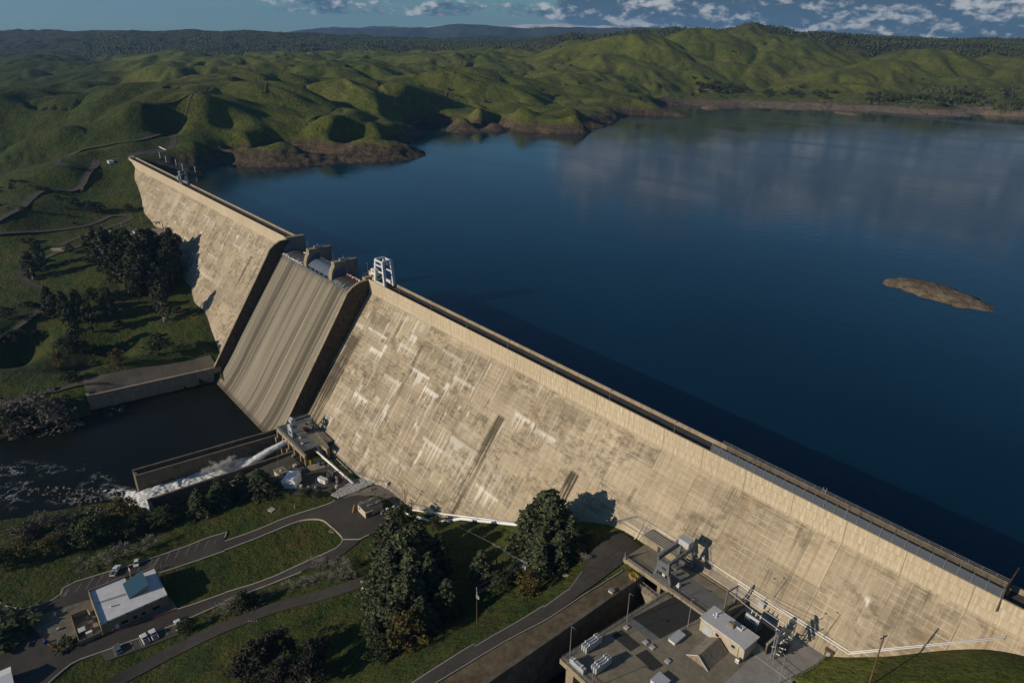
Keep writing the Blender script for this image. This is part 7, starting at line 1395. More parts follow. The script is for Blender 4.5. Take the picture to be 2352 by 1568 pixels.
def leaves(C, S, rng, flat=.0):
    """one bent leaf clump (quad) at each centre"""
    n = len(C); a = rng.normal(size=(n, 3)); a /= np.linalg.norm(a, axis=1)[:, None]
    if flat: a[:, 2] *= (1 - flat); a /= np.linalg.norm(a, axis=1)[:, None]
    c = np.cross(a, rng.normal(size=(n, 3))); c /= np.linalg.norm(c, axis=1)[:, None]
    a = a * S[:, None]; c = c * S[:, None] * .62
    V = np.stack([C - a - c * .5, C + a * .2 - c, C + a + c * .4, C - a * .1 + c], 1).reshape(-1, 3)
    return V, np.arange(n * 4).reshape(-1, 4)
def crown_mesh(name, C, S, mat, rng, flat=0.0):
    V, F = leaves(C, S, rng, flat); return grid_mesh(name, V, F, mat, smooth=False)
def trunk_mesh(name, segs, mat):
    b = MB()
    for pts, rs in segs: b.tube(pts, rs, 6)
    o = b.build(name, mat); me = o.data; bpy.data.objects.remove(o); return me
def cedar(seed, h=20.0, spread=.30, dens=1.0):
    rng = np.random.RandomState(seed); C = []; segs = [([(0, 0, -1), (0, 0, h * .5), (rng.normal() * .2, 0, h * .98)], [h * .02, h * .013, .05])]
    nb = int(210 * dens)
    for i in range(nb):
        t = .07 + .93 * (i / nb) ** .9; L = h * spread * (1 - t) ** .6 * rng.uniform(.5, 1.2) + .35; az = i * 2.399 + rng.normal() * .4; z0 = h * t; m = max(5, int(L * 5.2))
        if i % 3 == 0 and t < .8: segs.append(([(0, 0, z0), (math.cos(az) * L * .8, math.sin(az) * L * .8, z0 + .02 * h - L * .1)], [.10 + .1 * (1 - t), .03]))
        for k in range(m):
            s = .18 + .82 * (k + rng.rand()) / m; w = (1 - s * .5) * .75
            C.append((math.cos(az) * L * s + rng.normal() * w * .45, math.sin(az) * L * s + rng.normal() * w * .45, z0 + .06 * h * s * (1 - s) - L * .26 * s * s + rng.normal() * .22))
    C = np.array(C); S = rng.uniform(.36, .74, len(C)); return crown_mesh('crown', C, S, m_cedar, rng, .55), trunk_mesh('trunk', segs, m_bark)
def broad(seed, h=12.0, w=9.0, base=.28, nclump=34, per=46, mat=None, bark=None, ls=(.26, .52), tall=False):
    rng = np.random.RandomState(seed); C = []; segs = [([(0, 0, -.8), (rng.normal() * .2, rng.normal() * .2, h * .35), (rng.normal() * .4, rng.normal() * .4, h * .75)], [h * .026 + .05, h * .018, h * .006])]
    for i in range(nclump):
        az = rng.rand() * 6.283; t = rng.rand() ** .8; zc = h * (base + (1 - base) * t); prof = math.sin(math.pi * min(1, (.16 + .84 * t))) ** (.55 if not tall else .8)
        rr_ = w / 2 * prof * math.sqrt(rng.rand()) * rng.uniform(.7, 1.12); c = np.array((math.cos(az) * rr_, math.sin(az) * rr_, zc)); cr = w * rng.uniform(.10, .20) * (.8 if tall else 1)
        if i % 2 == 0: segs.append(([(0, 0, h * base * .8 + .1 * h * t), tuple(c * np.array((.5, .5, 1)) - np.array((0, 0, h * .05))), tuple(c)], [h * .012 + .03, h * .007 + .02, .03]))
        k = int(per * rng.uniform(.6, 1.3)); d = rng.normal(size=(k, 3)); d /= np.linalg.norm(d, axis=1)[:, None]; d *= (rng.rand(k) ** .45)[:, None]
        C.append(c + d * cr * np.array((1, 1, .8 if not tall else 1.25)))
    C = np.concatenate(C); return crown_mesh('crown', C, rng.uniform(*ls, len(C)), mat or m_oak, rng), trunk_mesh('trunk', segs, bark or m_bark)
def bare(seed, h=8.0, mat=None):
    rng = random.Random(seed); segs = []; tw = []
    def grow(p, d, L, r, lv):
        e = p + d * L; segs.append(([tuple(p), tuple((p + e) / 2 + Vector((rng.gauss(0, .03 * L), rng.gauss(0, .03 * L), 0))), tuple(e)], [r, r * .85, r * .65])) if lv < 3 else tw.append(([tuple(p), tuple(e)], [r, r * .5]))
        if lv >= 5: return
        for k in range(3 if lv else 4):
            a = Vector((rng.gauss(0, 1), rng.gauss(0, 1), rng.gauss(.25, .6))).normalized(); nd = (d * .8 + a * .75).normalized(); grow(p + d * L * rng.uniform(.55, 1), nd, L * rng.uniform(.55, .8), r * .58, lv + 1)
    grow(Vector((0, 0, -.4)), Vector((0, 0, 1)), h * .28, h * .022, 0)
    b = MB()
    for pts, rs in tw: b.tube(pts, [max(.022, q) for q in rs], 3, False)
    o = b.build('crown', mat or m_pale); me = o.data; bpy.data.objects.remove(o); return me, trunk_mesh('trunk', segs, m_bark)
PROTO = {}
def proto(kind, i):
    key = (kind, i)
    if key not in PROTO:
        PROTO[key] = {'cedar': lambda: cedar(100 + i, 20, (.30, .26, .34, .22)[i % 4]), 'gum': lambda: broad(200 + i, 20, 11, .08, 62, 50, m_gum, m_pale, (.34, .72), True), 'oak': lambda: broad(300 + i, 10, 10.5, .18, 40, 46, m_oak, m_bark, (.24, .48)),
                      'gold': lambda: broad(400 + i, 10, 9, .15, 34, 46, m_gold, m_bark, (.22, .46)), 'willow': lambda: broad(500 + i, 7, 9, .06, 30, 44, m_grey, m_pale, (.16, .40)), 'bare': lambda: bare(600 + i, 8), 'plum': lambda: broad(700 + i, 12, 10, .2, 40, 50, m_plum, m_pale, (.24, .5)),
                      'shrub': lambda: broad(800 + i, 2.4, 3.6, .05, 14, 34, m_oak, m_bark, (.16, .34)), 'column': lambda: broad(900 + i, 10, 4.6, .08, 30, 46, m_oak, m_bark, (.22, .46), True)}[kind]()
    return PROTO[key]
NAT = {'cedar': 20, 'gum': 20, 'oak': 10, 'gold': 10, 'willow': 7, 'bare': 8, 'plum': 12, 'shrub': 2.4, 'column': 10}
NM = {'cedar': ('cedar_tree', 'tree'), 'gum': ('gum_tree', 'tree'), 'oak': ('oak_tree', 'tree'), 'gold': ('autumn_tree', 'tree'), 'willow': ('willow_bush', 'bush'), 'bare': ('bare_tree', 'tree'), 'plum': ('dark_tree', 'tree'), 'shrub': ('shrub', 'bush'), 'column': ('cypress_tree', 'tree')}
TR = random.Random(77)
def tree(kind, loc, h, label, group=None, wide=1.0):
    i = TR.randrange(4 if kind in ('cedar', 'gum', 'oak') else 3); cm, tm = proto(kind, i); s = h / NAT[kind]
    o = T(NM[kind][0], label, NM[kind][1], (loc[0], loc[1], loc[2] - .1), TR.uniform(0, 6.28), group); o.scale = (s * wide, s * wide, s)
    link('crown', cm, o); link('trunk', tm, o); return o
def grow(kind, f, base, top, z0, label, group=None, wide=1.0, hmin=2.5):
    q = G3(f(*base), z0); return tree(kind, q, max(hmin, HT(q, f(*top))), label, group, wide * (1.3 if kind == 'cedar' else 1.2))
# central conifers
g_ = 'tall conifers on the knoll below the dam'
for k, base, top, lb, w in (('cedar', (1400, 660), (1452, 150), 'tallest dark cedar, its tip standing against the dam face', 1.15), ('cedar', (1230, 740), (1200, 290), 'broad cedar just left of the tallest one, against the dam', 1.35), ('cedar', (1320, 880), (1330, 520), 'grey green cedar in front of the tallest one', 1.2), ('oak', (1110, 820), (1080, 640), 'low dark tree at the left foot of the central cedars', 1.0), ('cedar', (770, 1010), (785, 712), 'cedar standing alone mid slope behind the nearest utility pole', 1.1),
                          ('cedar', (450, 1290), (390, 990), 'cedar left of the nearest utility pole', 1.15), ('cedar', (120, 1130), (110, 690), 'tall cedar in the left clump, its top before the court', 1.15), ('gold', (1200, 1120), (1215, 920), 'olive coloured tree beside the pole with white topped arms', 1.1), ('oak', (930, 1080), (950, 930), 'dark bushy tree between two utility poles', 1.2), ('cedar', (-60, 1330), (-70, 880), 'drooping cedar in the left clump nearest the path gate', 1.1), ('oak', (1060, 970), (1030, 850), 'grey green shrub tree below the central cedars', 1.1),
                          ('oak', (1745, 640), (1745, 520), 'small olive round tree at the end of the thick white pipe', 1.0), ('bare', (1690, 730), (1690, 600), 'small leafless shrub by the road below the white pipe', 1.3), ('gold', (1680, 770), (1690, 665), 'olive bush at the bend of the tailrace road', 1.1), ('bare', (1730, 830), (1740, 705), 'pale leafless bush overhanging the tailrace road bend', 1.2), ('oak', (1600, 800), (1590, 690), 'dark bush in the shade beside the tailrace road', 1.2), ('oak', (335, 500), (330, 400), 'small round green tree beside the thick white pipe', 1.0)):
    grow(k, zE, base, top, -45, lb, None, w)
for k, base, top, lb, w in (('oak', (2085, 640), (2080, 390), 'dark pine crown in front of the two poles by the white shed', 1.15), ('cedar', (1860, 1010), (1850, 600), 'tall cedar at the right edge of the asphalt court', 1.25), ('cedar', (1960, 1330), (1930, 830), 'large cedar above the path gate, in front of the court cedar', 1.2), ('cedar', (2160, 1260), (2200, 860), 'dark cedar at the back of the left clump', 1.15), ('cedar', (1800, 1480), (1760, 1100), 'low spreading cedar directly beside the path gate', 1.35)):
    grow(k, zT, base, top, -60, lb, None, w)
for k, base, top, lb, w in (('cedar', (2010, 1010), (1980, 560), 'grey green cedar below the left clump, nearest the dark road', 1.25), ('gold', (2150, 1120), (2160, 780), 'brownish gold tree below the left clump of cedars', 1.2), ('cedar', (1780, 1120), (1750, 820), 'drooping cedar at the lower left edge of the clump', 1.2), ('oak', (1850, 1260), (1850, 1060), 'dark low tree at the foot of the cedar clump', 1.3), ('plum', (420, 1480), (400, 1100), 'large dark tree at the bottom edge, left of a pair', 1.1), ('plum', (620, 1330), (600, 1000), 'large dark tree beside the lone utility pole', 1.1), ('plum', (1080, 1400), (1080, 1090), 'dark rounded tree in the yellowish meadow at the bottom', 1.1), ('plum', (1010, 1600), (990, 1300), 'dark tree cut by the bottom edge below the meadow', 1.2), ('plum', (240, 1560), (240, 1260), 'dark tree leaning at the bottom edge, leftmost', 1.1), ('plum', (700, 1600), (720, 1320), 'dark spindly tree at the bottom edge between the two pairs', 1.1),
                          ('oak', (250, 690), (250, 515), 'round dark bush between the two leafless trees by the path', 1.4), ('bare', (118, 720), (95, 500), 'leafless tree left of the round bush by the path', 1.3), ('bare', (470, 575), (400, 400), 'leafless tree with an ivy clump right of the round bush', 1.3)):
    grow(k, zU, base, top, -58, lb, None, w)
th = [(1010, 960), (1090, 1000), (1180, 960), (1250, 1010), (1330, 960), (1390, 1040), (1300, 1120), (1210, 1140), (1120, 1120), (1470, 980), (1440, 1120), (980, 1180), (880, 1200), (760, 1240)]
for u, v in th: grow('bare', zT, (u, v + 110), (u, v - 40), -66, 'leafless grey bush in the thicket between the two lower roads', 'leafless thicket between the roads', 1.5)
for (u, v) in ((1850, 700), (1560, 1030), (1440, 1180)): grow('shrub', zT, (u, v + 40), (u, v - 10), -64, 'low green shrub on the bank between path and road', 'shrubs on the road bank', 1.3, 1.5)
for u, v, hh in ((905, 1290, 19), (930, 1340, 22), (960, 1300, 20), (985, 1360, 17), (900, 1370, 18), (940, 1420, 20), (1010, 1310, 16), (880, 1420, 15), (970, 1455, 14), (915, 1460, 13)):
    tree('cedar', G3((u, v), -56), hh, 'cedar inside the dense clump between the path gate and the nearest utility pole', 'cedars of the dense left clump', 1.5)
for u, v, hh in ((1245, 1240, 20), (1228, 1280, 16), (1265, 1270, 22), (1240, 1325, 13), (1285, 1300, 14), (1310, 1262, 13)):
    tree('cedar', G3((u, v), -42), hh, 'cedar in the dense stand round the tallest cedar by the dam', 'cedars of the stand by the dam', 1.5)
# outlet yard and river side
for k, base, top, lb, w in (('cedar', (430, 1240), (390, 970), 'dark bushy conifer right of the arched shelter', 1.6), ('cedar', (200, 1210), (190, 1010), 'dark conifer in front of the arched shelter', 1.7), ('oak', (560, 1260), (560, 1140), 'dark bush at the lawn edge below the tent', 1.5), ('oak', (950, 1260), (930, 1195), 'shaded bush below the yard transformers', 1.6), ('oak', (1090, 1285), (1080, 1225), 'dark bush below the white rock slope', 1.6), ('cedar', (20, 1280), (10, 1080), 'dark conifer left of the arched shelter', 1.7)):
    grow(k, zK, base, top, -72, lb, None, w)
for k, base, top, lb, w in (('cedar', (1890, 1430), (1880, 1180), 'dark conifer by the near channel wall, centre of three', 1.5), ('cedar', (2090, 1330), (2090, 1070), 'dark conifer left of the low lean-to', 1.4), ('gold', (1200, 1500), (1210, 1270), 'brown gold tree where the foaming channel meets the river', 1.3), ('oak', (1560, 1520), (1560, 1380), 'low dark tree at the end of the near channel wall', 1.5), ('gold', (1000, 1620), (1000, 1450), 'dull olive tree on the near river bank', 1.4),
                          ('willow', (380, 520), (350, 310), 'tall leafless reddish thicket on the far river bank', 1.6), ('willow', (560, 610), (560, 430), 'greyish thicket at the water edge below the path', 1.5), ('willow', (230, 480), (240, 370), 'brownish thicket beside the far bank path', 1.4), ('willow', (200, 700), (200, 570), 'pale scrub at the far river edge', 1.5), ('willow', (60, 640), (60, 520), 'dark scrub on the far bank at the left edge', 1.6), ('oak', (660, 180), (660, 90), 'rounded shrub above the far bank path', 1.7), ('oak', (60, 420 + 160), (70, 440), 'dark shrub below the far bank path at the left edge', 1.5),
                          ('willow', (360, 1560), (370, 1430), 'pale willow on the near bank at the left', 1.5), ('willow', (560, 1540), (560, 1430), 'grey green willow on the near bank beside the rapids', 1.5)):
    grow(k, zN, base, top, -78, lb, None, w)
for k, base, top, lb, w in (('gold', (240, 400), (235, 210), 'dull gold tree above the lawn at the left', 1.2), ('gold', (510, 370), (500, 190), 'dull gold tree left of the leafless trees', 1.1), ('oak', (860, 260), (880, 40), 'dark wide tree behind the leafless trees', 1.5), ('oak', (690, 260), (690, 130), 'dark tree between two gold trees', 1.4), ('oak', (1080, 150), (1080, 10), 'dark tree behind the middle leafless tree', 1.5), ('bare', (830, 490), (800, 300), 'leafless round tree left of three on the upper lawn', 1.5), ('bare', (1135, 400), (1110, 160), 'largest leafless tree on the upper lawn', 1.5), ('bare', (1405, 300), (1390, 100), 'leafless tree right of three on the upper lawn', 1.5), ('oak', (20, 480), (20, 320), 'dark tree at the left edge above the lawn', 1.4), ('willow', (190, 220), (200, 100), 'grey willow at the river bank above the gold tree', 1.6), ('oak', (1240, 180), (1240, 60), 'dark tree above the parking bays', 1.5), ('oak', (1500, 60), (1510, -60), 'dark conical tree between the channel wall and the lawn', 1.5),
                          ('shrub', (630, 1220), (630, 1160), 'clipped dark shrub in the bare plot by the service yard', 2.0), ('oak', (1760, 1080), (1770, 970), 'dark bush hiding the last white pickup', 1.3), ('bare', (2050, 940), (2000, 760), 'leafless tree on the verge right of the parking row', 1.3), ('bare', (2200, 890), (2170, 700), 'leafless tree near the round bush on the verge', 1.3), ('oak', (2290, 850), (2290, 740), 'round dark bush at the verge bend', 1.4), ('shrub', (15, 1100), (15, 980), 'brown bush at the left edge by the turning yard', 3.0)):
    grow(k, zQ, base, top, -75, lb, None, w)
# left grove of gum trees, in the shadow play on the dam
gl = [(930, 590), (1000, 520), (1085, 640), (1090, 770), (1180, 720), (1260, 640), (1340, 720), (1430, 680), (1530, 650), (1600, 700), (1650, 620), (1400, 850), (1310, 900), (1500, 900), (1570, 800), (1460, 780), (1240, 800), (1150, 560), (1350, 560), (1450, 570), (1020, 660), (1130, 700), (1220, 560), (1300, 800), (1480, 840), (1560, 730), (1620, 760), (1390, 620), (1500, 610), (1190, 830), (970, 640), (1050, 570)]
for i, (u, v) in enumerate(gl):
    q = G3(zL(u, v), -52); tree('gum', q, TR.uniform(20, 30), 'tall dark gum tree in the dense grove at the left foot of the dam', 'gum trees of the dense left grove', TR.uniform(1.1, 1.45))
for k, base, h, lb, w in (('gum', (1545, 1140), 19, 'tall thin gum tree alone below the dense grove', .8), ('oak', (1500, 1450), 12, 'large round tree near the dam foot below the grove', 1.2), ('column', (870, 1240), 14, 'dark columnar tree in the middle of the left meadow', 1.0), ('gum', (640, 1160), 15, 'dark tree left of the columnar tree', .9), ('gum', (500, 1110), 15, 'dark tree beside the bend of the left road', .9), ('gum', (760, 1120), 14, 'dark tree between the columnar tree and the road bend', .9), ('gum', (1040, 1080), 13, 'dark tree in the meadow below the grove', 1.0), ('oak', (880, 960), 9, 'small dark tree in the meadow left of the grove', 1.0), ('oak', (1000, 900), 6, 'low dark bush in the meadow under the grove', 1.2), ('gum', (395, 640), 14, 'dark tree by the canal bridge road', .7), ('gum', (310, 740), 14, 'dark tree inside the road loop', .9), ('oak', (280, 680), 9, 'dark low tree inside the road loop', 1.0), ('oak', (660, 500), 7, 'brownish shrub by the canal road', 1.0), ('gum', (760, 1420), 13, 'dark tree in the lower left meadow', 1.1), ('oak', (640, 1440), 10, 'dark rounded tree in the lower left meadow, left of a pair', 1.2), ('gold', (1110, 1540), 8, 'dull gold bush in the lower left meadow', 1.3), ('gold', (560, 1560), 8, 'dull gold bush above the far bank path', 1.2), ('oak', (60, 1120), 8, 'dark tree at the left edge below the road', 1.2), ('oak', (120, 1330), 8, 'dark scrub tree at the left edge of the lower meadow', 1.3), ('oak', (860, 120), 8, 'dark scrub tree above the hairpin of the lower road', 1.2), ('oak', (960, 130), 7, 'low scrub tree at the hairpin of the lower road', 1.4), ('oak', (1210, 110), 6, 'low scrub tree close to the dam above the canal platform', 1.4), ('bare', (772, -150), 12, 'pale leafless tree on the slope beside the dam', .6), ('oak', (320, 480), 6, 'low scrub beside the bridge', 1.3), ('oak', (690, 40), 6, 'low scrub on the slope above the lower road', 1.6)):
    q = G3(zL(*base), -52); big_ = k in ('gum', 'column'); tree(k, q, h * (1.5 if big_ else 1.15), lb, None, w * (1.15 if big_ else 1.1))
sr = random.Random(21); c_ = 0
for _ in range(400):
    x, y = sr.uniform(-420, -25), sr.uniform(-160, -40)
    if c_ >= 70: break
    if y > -62 - .10 * (x + 420) * -.2 + 8 or N2(np.array([x / 40]), np.array([y / 40]))[0] < .05: continue
    z = H(x, y)
    if z < -80: continue
    c_ += 1; tree(sr.choice(['shrub', 'oak']), (x, y, z), sr.uniform(2.0, 5.0), 'low dark scrub bush on the rough slopes left of the spillway', 'scrub on the left bank', 1.4)
# oaks of the far right shore
FT = random.Random(5)
def far_variant(seed):
    rng = np.random.RandomState(seed); C = []
    for i in range(11):
        c = rng.normal(size=3) * np.array((1.5, 1.5, .8)) + np.array((0, 0, 3.2)); C.append(c + rng.normal(size=(26, 3)) * .75)
    C = np.concatenate(C); C[:, 2] = np.maximum(C[:, 2], .5); return crown_mesh('crown', C, rng.uniform(.35, .75, len(C)), m_oak, rng), trunk_mesh('trunk', [([(0, 0, -1), (.1, 0, 2.4)], [.28, .2])], m_bark)
FV = [far_variant(40 + i) for i in range(5)]
def far_tree(q, s, lb, gr):
    cm, tm = FV[FT.randrange(5)]; o = T('oak_tree', lb, 'tree', (q[0], q[1], q[2] - .2), FT.uniform(0, 6.28), gr); o.scale = (s * FT.uniform(.9, 1.3), s * FT.uniform(.9, 1.3), s * FT.uniform(.85, 1.2)); link('crown', cm, o); link('trunk', tm, o)
def scatter(n, th0, th1, r0, r1, ok, seed):
    rng = np.random.RandomState(seed); th = np.radians(rng.uniform(th0, th1, 6000)); r = np.sqrt(rng.uniform(r0 ** 2, r1 ** 2, 6000)); x = CAM[0] + np.sin(th) * r; y = CAM[1] + np.cos(th) * r; z = H(x, y); k = np.where(ok(x, y, z))[0][:n]
    return [np.array((x[i], y[i], z[i])) for i in k]
for q in scatter(175, -36, -10, 1700, 2080, lambda x, y, z: (z > -4) & (z < 34) & (N3(x / 95, y / 60) + .25 * N1(x / 20, y / 20) > -.02), 5): far_tree(q, FT.uniform(1.1, 2.3), 'dark oak among pale boulders above the far right shore', 'oaks above the far right shore')
for p, lb in (((1590, 223), 'lone dark oak left of the far shore grove'), ((1470, 232), 'small oak on the green spit in the middle of the far shore'), ((1330, 212), 'small dark tree in the green valley behind the peninsula'), ((1245, 205), 'small dark tree by the rocks in the green valley'), ((1500, 60 + 84), 'small dark tree on the flank of the pointed green hill')):
    far_tree(G3(p, 10, 20), 1.7, lb, None)
# scattered trees and dirt tracks on the grassy hills
for q in scatter(95, -74, -14, 1150, 2700, lambda x, y, z: (z > 3) & (z < 120) & (y > 60) & (N1(x / 130, y / 130) > .10), 6): far_tree(q, FT.uniform(.45, 1.2), 'small dark oak scattered on the green hills beyond the lake', 'oaks scattered over the green hills')
m_track = plain('dirt track', (.105, .095, .05), .95, .3, .2)
for ps, f, z0 in (([(1200, 572), (1185, 605), (1000, 650), (870, 692)], zI, 30), ([(1430, 610), (1320, 627), (1170, 660), (1060, 692)], zI, 30), ([(1570, 780), (1490, 817), (1380, 847), (1220, 860)], zI, 15), ([(1790, 548), (1785, 590), (1740, 607)], zI, 35), ([(830, 415), (836, 450), (960, 510), (1090, 545)], zJ, 30), ([(620, 715), (690, 655), (790, 615)], zJ, 10)): road('path', G(ps, z0, f), 2.4, m_track, .5)
# woodland that covers the back country: one mass
def woodland():
    rng = np.random.RandomState(8); V = []; F = []; want = 32000; cx = []
    th = np.radians(rng.uniform(-80, 6, 160000)); r = np.sqrt(rng.uniform(1750 ** 2, 4600 ** 2, 160000)); x = CAM[0] + np.sin(th) * r; y = CAM[1] + np.cos(th) * r; z = H(x, y)
    a = ground_attrs(np.stack([x, y, z], 1)); keep = (a['brush'] > .45) & (rng.rand(len(x)) < np.clip(.15 + 1.0 * (N2(x / 170, y / 170) + .5), .12, .95)) & (z > -8); idx = np.where(keep)[0][:want]
    oc = np.array([(1, 0, 0), (0, 1, 0), (-1, 0, 0), (0, -1, 0), (0, 0, 1.0), (0, 0, -.4), (.6, .6, .6), (-.6, .6, .5), (-.6, -.6, .6), (.6, -.6, .5)])
    fc = [(0, 1, 6), (1, 4, 6), (4, 0, 6), (1, 2, 7), (2, 4, 7), (4, 1, 7), (2, 3, 8), (3, 4, 8), (4, 2, 8), (3, 0, 9), (0, 4, 9), (4, 3, 9)]
    n = len(idx); s = rng.uniform(2.2, 5.2, n); J = oc[None] * rng.uniform(.6, 1.35, (n, 10, 1)) * np.stack([s, s, s * rng.uniform(.7, 1.3, n)], 1)[:, None]; Vv = J + np.stack([x[idx], y[idx], z[idx] + s * .45], 1)[:, None]
    Ff = (np.array(fc)[None] + (np.arange(n) * 10)[:, None, None]).reshape(-1, 3); o = link('woodland', grid_mesh('woodland', Vv.reshape(-1, 3), Ff, m_oak, smooth=False)); tag(o, kind='stuff')
woodland()
# boulders of the far right shore and bank: past counting
def boulders():
    rng = np.random.RandomState(3); x = rng.uniform(-620, 60, 60000); y = rng.uniform(1150, 2050, 60000); z = H(x, y); a = ground_attrs(np.stack([x, y, z], 1))
    k = ((z > -16) & (z < -3) & (x > -480) & (y > 1350) & (rng.rand(len(x)) < .5)) | ((a['brush'] > .4) & (z > -3) & (z < 30) & (rng.rand(len(x)) < .07 + .12 * (N1(x / 90, y / 90) > .1)))
    idx = np.where(k)[0][:2600]; n = len(idx); oc = np.array([(1, 0, 0), (0, 1, 0), (-1, 0, 0), (0, -1, 0), (0, 0, .8), (0, 0, -.5)]); fc = [(0, 1, 4), (1, 2, 4), (2, 3, 4), (3, 0, 4)]; s = rng.uniform(.5, 1.9, n) * rng.uniform(.6, 1.3, n)
    Vv = oc[None] * rng.uniform(.6, 1.4, (n, 6, 1)) * s[:, None, None] + np.stack([x[idx], y[idx], z[idx]], 1)[:, None]; Ff = (np.array(fc)[None] + (np.arange(n) * 6)[:, None, None]).reshape(-1, 3)
    o = link('boulders', grid_mesh('boulders', Vv.reshape(-1, 3), Ff, plain('pinkish granite', (.22, .18, .145), .9, .3, .3), smooth=False)); tag(o, kind='stuff')
boulders()
# low islands in the lake
def island(pix, top, seed, name='island'):
    poly = [P(p, LAKE)[:2] for p in pix]; A = np.array(poly); nz = Noise(seed); lo, hi = A.min(0) - 6, A.max(0) + 6; st = 1.6; xs = np.arange(lo[0], hi[0], st); ys = np.arange(lo[1], hi[1], st); X, Y = np.meshgrid(xs, ys, indexing='ij'); ins = inpoly(X, Y, [tuple(a) for a in A]); D = np.full(X.shape, 1e9)
    for a, c in zip(A, np.roll(A, -1, 0)): v = c - a; t = np.clip(((X - a[0]) * v[0] + (Y - a[1]) * v[1]) / (v @ v), 0, 1); D = np.minimum(D, np.hypot(X - a[0] - t * v[0], Y - a[1] - t * v[1]))
    D = np.where(ins, D, -D) + 1.6 * nz(X / 6.5 + 3, Y / 6.5) + .8 * nz(X / 2.4, Y / 2.4 + 5); Z = LAKE + np.where(D > 0, top * (1 - np.exp(-D / 6.5)), D * .35) + .5 * nz(X / 7, Y / 7) + .35 * nz(X / 2.6, Y / 2.6)
    V = np.stack([X.ravel(), Y.ravel(), Z.ravel()], 1); at = dict(bank=np.ones(len(V)), meadow=np.zeros(len(V)), brush=np.zeros(len(V)), dirt=np.full(len(V), .85)); F = quads(len(xs), len(ys)); k = V[F][:, :, 2].max(1) > LAKE - 2.5
    tag(link(name, grid_mesh(name, V, F[k], m_ground, at)), kind='structure')
zIs = Zf(3400, 950, 3.379)
island([zIs(*p) for p in [(410, 600), (530, 560), (700, 552), (900, 570), (1100, 610), (1350, 680), (1550, 755), (1750, 840), (1900, 920), (1975, 955), (1900, 985), (1700, 975), (1450, 935), (1200, 870), (950, 795), (750, 725), (560, 660)]], 3.4, 3)
island([(1914, 258), (1955, 259), (1975, 263.5), (1970, 266), (1945, 263), (1920, 261)], 2.5, 4)
island([zO(*p) for p in [(180, 722), (230, 712), (300, 712), (306, 732), (260, 735), (200, 734)]], 4.0, 6)
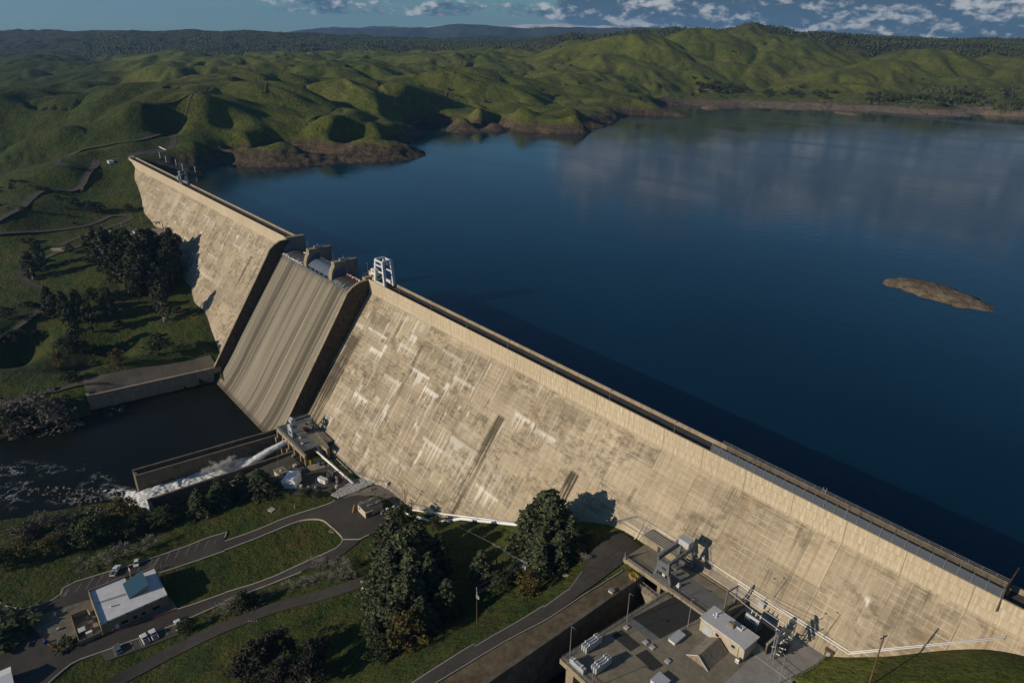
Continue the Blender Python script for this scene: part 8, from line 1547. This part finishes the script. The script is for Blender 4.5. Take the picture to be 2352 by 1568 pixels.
# ------------------------------------------------------------------ air, sky, sun, camera
SUN_EL, SUN_AZ = rad(18.9), math.atan2(-.256, -.967)      # sun stands behind the viewer's left shoulder
def build_light():
    w = bpy.data.worlds.new('World'); scene.world = w; w.use_nodes = True; t = w.node_tree
    bg = t.nodes['Background']; N = t.nodes.new; L = t.links.new
    sky = N('ShaderNodeTexSky'); sky.sky_type = 'NISHITA'; sky.sun_disc = False; sky.sun_elevation = SUN_EL; sky.sun_rotation = SUN_AZ
    sky.altitude = 300; sky.air_density = 1.0; sky.dust_density = .3; sky.ozone_density = 2.5
    tc = N('ShaderNodeTexCoord'); sp = N('ShaderNodeSeparateXYZ'); L(tc.outputs['Generated'], sp.inputs[0])
    def m(op, a, b=0.0, c=0.0):
        x = N('ShaderNodeMath'); x.operation = op
        for i, v in enumerate((a, b, c)):
            if isinstance(v, bpy.types.NodeSocket): L(v, x.inputs[i])
            else: x.inputs[i].default_value = v
        return x.outputs[0]
    def st(v, a, b):
        x = N('ShaderNodeMapRange'); x.interpolation_type = 'SMOOTHSTEP'; L(v, x.inputs[0]); x.inputs[1].default_value = a; x.inputs[2].default_value = b; return x.outputs[0]
    def noise(vec, sc, det, ro):
        x = N('ShaderNodeTexNoise'); L(vec, x.inputs['Vector']); x.inputs['Scale'].default_value = sc; x.inputs['Detail'].default_value = det; x.inputs['Roughness'].default_value = ro; return x.outputs[0]
    X, Y, Z = sp.outputs
    az = m('ARCTAN2', X, Y); el = m('ARCSINE', Z)           # radians: bearing from upstream, height above the horizon
    cv = N('ShaderNodeCombineXYZ'); L(az, cv.inputs[0]); L(m('MULTIPLY', el, 1.9), cv.inputs[1])
    n1 = noise(cv.outputs[0], 13.0, 8, .62); n2 = noise(cv.outputs[0], 75.0, 6, .6)
    c2 = N('ShaderNodeCombineXYZ'); L(az, c2.inputs[0]); L(m('MULTIPLY_ADD', el, 1.9, .016), c2.inputs[1]); c2.inputs[2].default_value = 0.0
    n1u = noise(c2.outputs[0], 13.0, 8, .62)
    big = m('MULTIPLY_ADD', n2, .35, m('MULTIPLY', n1, .65))
    # a bank of cumulus over the right-hand hills, a low broken line of it to the left
    rightm = m('MULTIPLY', st(az, -.86, -.76), m('SUBTRACT', 1.0, st(el, .14, .30)))
    leftm = m('MULTIPLY', m('MULTIPLY', st(az, -1.36, -1.12), m('SUBTRACT', 1.0, st(az, -.86, -.78))), m('MULTIPLY', st(el, .026, .033), m('SUBTRACT', 1.0, st(el, .044, .060))))
    thr = m('SUBTRACT', .74, m('ADD', m('MULTIPLY', rightm, .47), m('MULTIPLY', leftm, .28)))
    dens = m('SUBTRACT', big, thr)
    cov = st(dens, -.02, .11)
    lit = st(m('ADD', m('MULTIPLY', m('SUBTRACT', n1, n1u), 1.5), m('MULTIPLY', m('SUBTRACT', n2, .5), .5)), -.03, .20)
    cc = N('ShaderNodeMix'); cc.data_type = 'RGBA'; L(lit, cc.inputs[0]); cc.inputs[6].default_value = (.070, .115, .175, 1); cc.inputs[7].default_value = (.78, .76, .74, 1)
    sc = N('ShaderNodeMix'); sc.data_type = 'RGBA'; sc.blend_type = 'MULTIPLY'; sc.inputs[0].default_value = 1; L(cc.outputs[2], sc.inputs[6]); k = CLOUD; sc.inputs[7].default_value = (k, k, k, 1)
    fin = N('ShaderNodeMix'); fin.data_type = 'RGBA'; L(m('MULTIPLY', cov, .93), fin.inputs[0]); tint = N('ShaderNodeMix'); tint.data_type = 'RGBA'; tint.blend_type = 'MULTIPLY'; tint.inputs[0].default_value = 1; L(sky.outputs[0], tint.inputs[6]); tint.inputs[7].default_value = (.76, 1.13, 1.34, 1); L(tint.outputs[2], fin.inputs[6]); L(sc.outputs[2], fin.inputs[7])
    L(fin.outputs[2], bg.inputs[0]); bg.inputs[1].default_value = SKY
    s = bpy.data.lights.new('sun', 'SUN'); s.energy = SUN; s.angle = rad(.5); s.color = (1.0, .87, .70)
    o = bpy.data.objects.new('sun', s); COL.objects.link(o)
    d = Vector((math.sin(SUN_AZ) * math.cos(SUN_EL), math.cos(SUN_AZ) * math.cos(SUN_EL), math.sin(SUN_EL)))
    o.rotation_euler = d.to_track_quat('Z', 'Y').to_euler(); o.location = (0, -300, 300)
SKY, SUN, EXPO, CLOUD = .055, 5.0, -.22, 17.0
build_light()
def build_haze():
    b = MB().box((-4000, 6000, 300), (26000, 20000, 840)); t = bpy.data.materials.new('pale air'); t.use_nodes = True
    for n in list(t.node_tree.nodes):
        if n.type != 'OUTPUT_MATERIAL': t.node_tree.nodes.remove(n)
    v = t.node_tree.nodes.new('ShaderNodeVolumePrincipled'); v.inputs['Color'].default_value = (.26, .56, 1.0, 1); v.inputs['Density'].default_value = HAZE; v.inputs['Anisotropy'].default_value = 0.2
    t.node_tree.links.new(v.outputs[0], [n for n in t.node_tree.nodes if n.type == 'OUTPUT_MATERIAL'][0].inputs['Volume'])
    o = b.build('haze', t); tag(o, kind='stuff')
HAZE = 4.5e-5
build_haze()
cam = bpy.data.cameras.new('camera'); co = bpy.data.objects.new('camera', cam); COL.objects.link(co); scene.camera = co
cam.sensor_fit = 'HORIZONTAL'; cam.sensor_width = 36; cam.lens = 36 * FOC / 2352; cam.clip_start = 1; cam.clip_end = 60000
mx = Matrix(((MW[0][0], -MW[0][1], -MW[0][2], CAM[0]), (MW[1][0], -MW[1][1], -MW[1][2], CAM[1]), (MW[2][0], -MW[2][1], -MW[2][2], CAM[2]), (0, 0, 0, 1)))
co.matrix_world = mx
scene.view_settings.view_transform = 'Standard'; scene.view_settings.look = 'None'; scene.view_settings.exposure = EXPO; scene.view_settings.gamma = 1
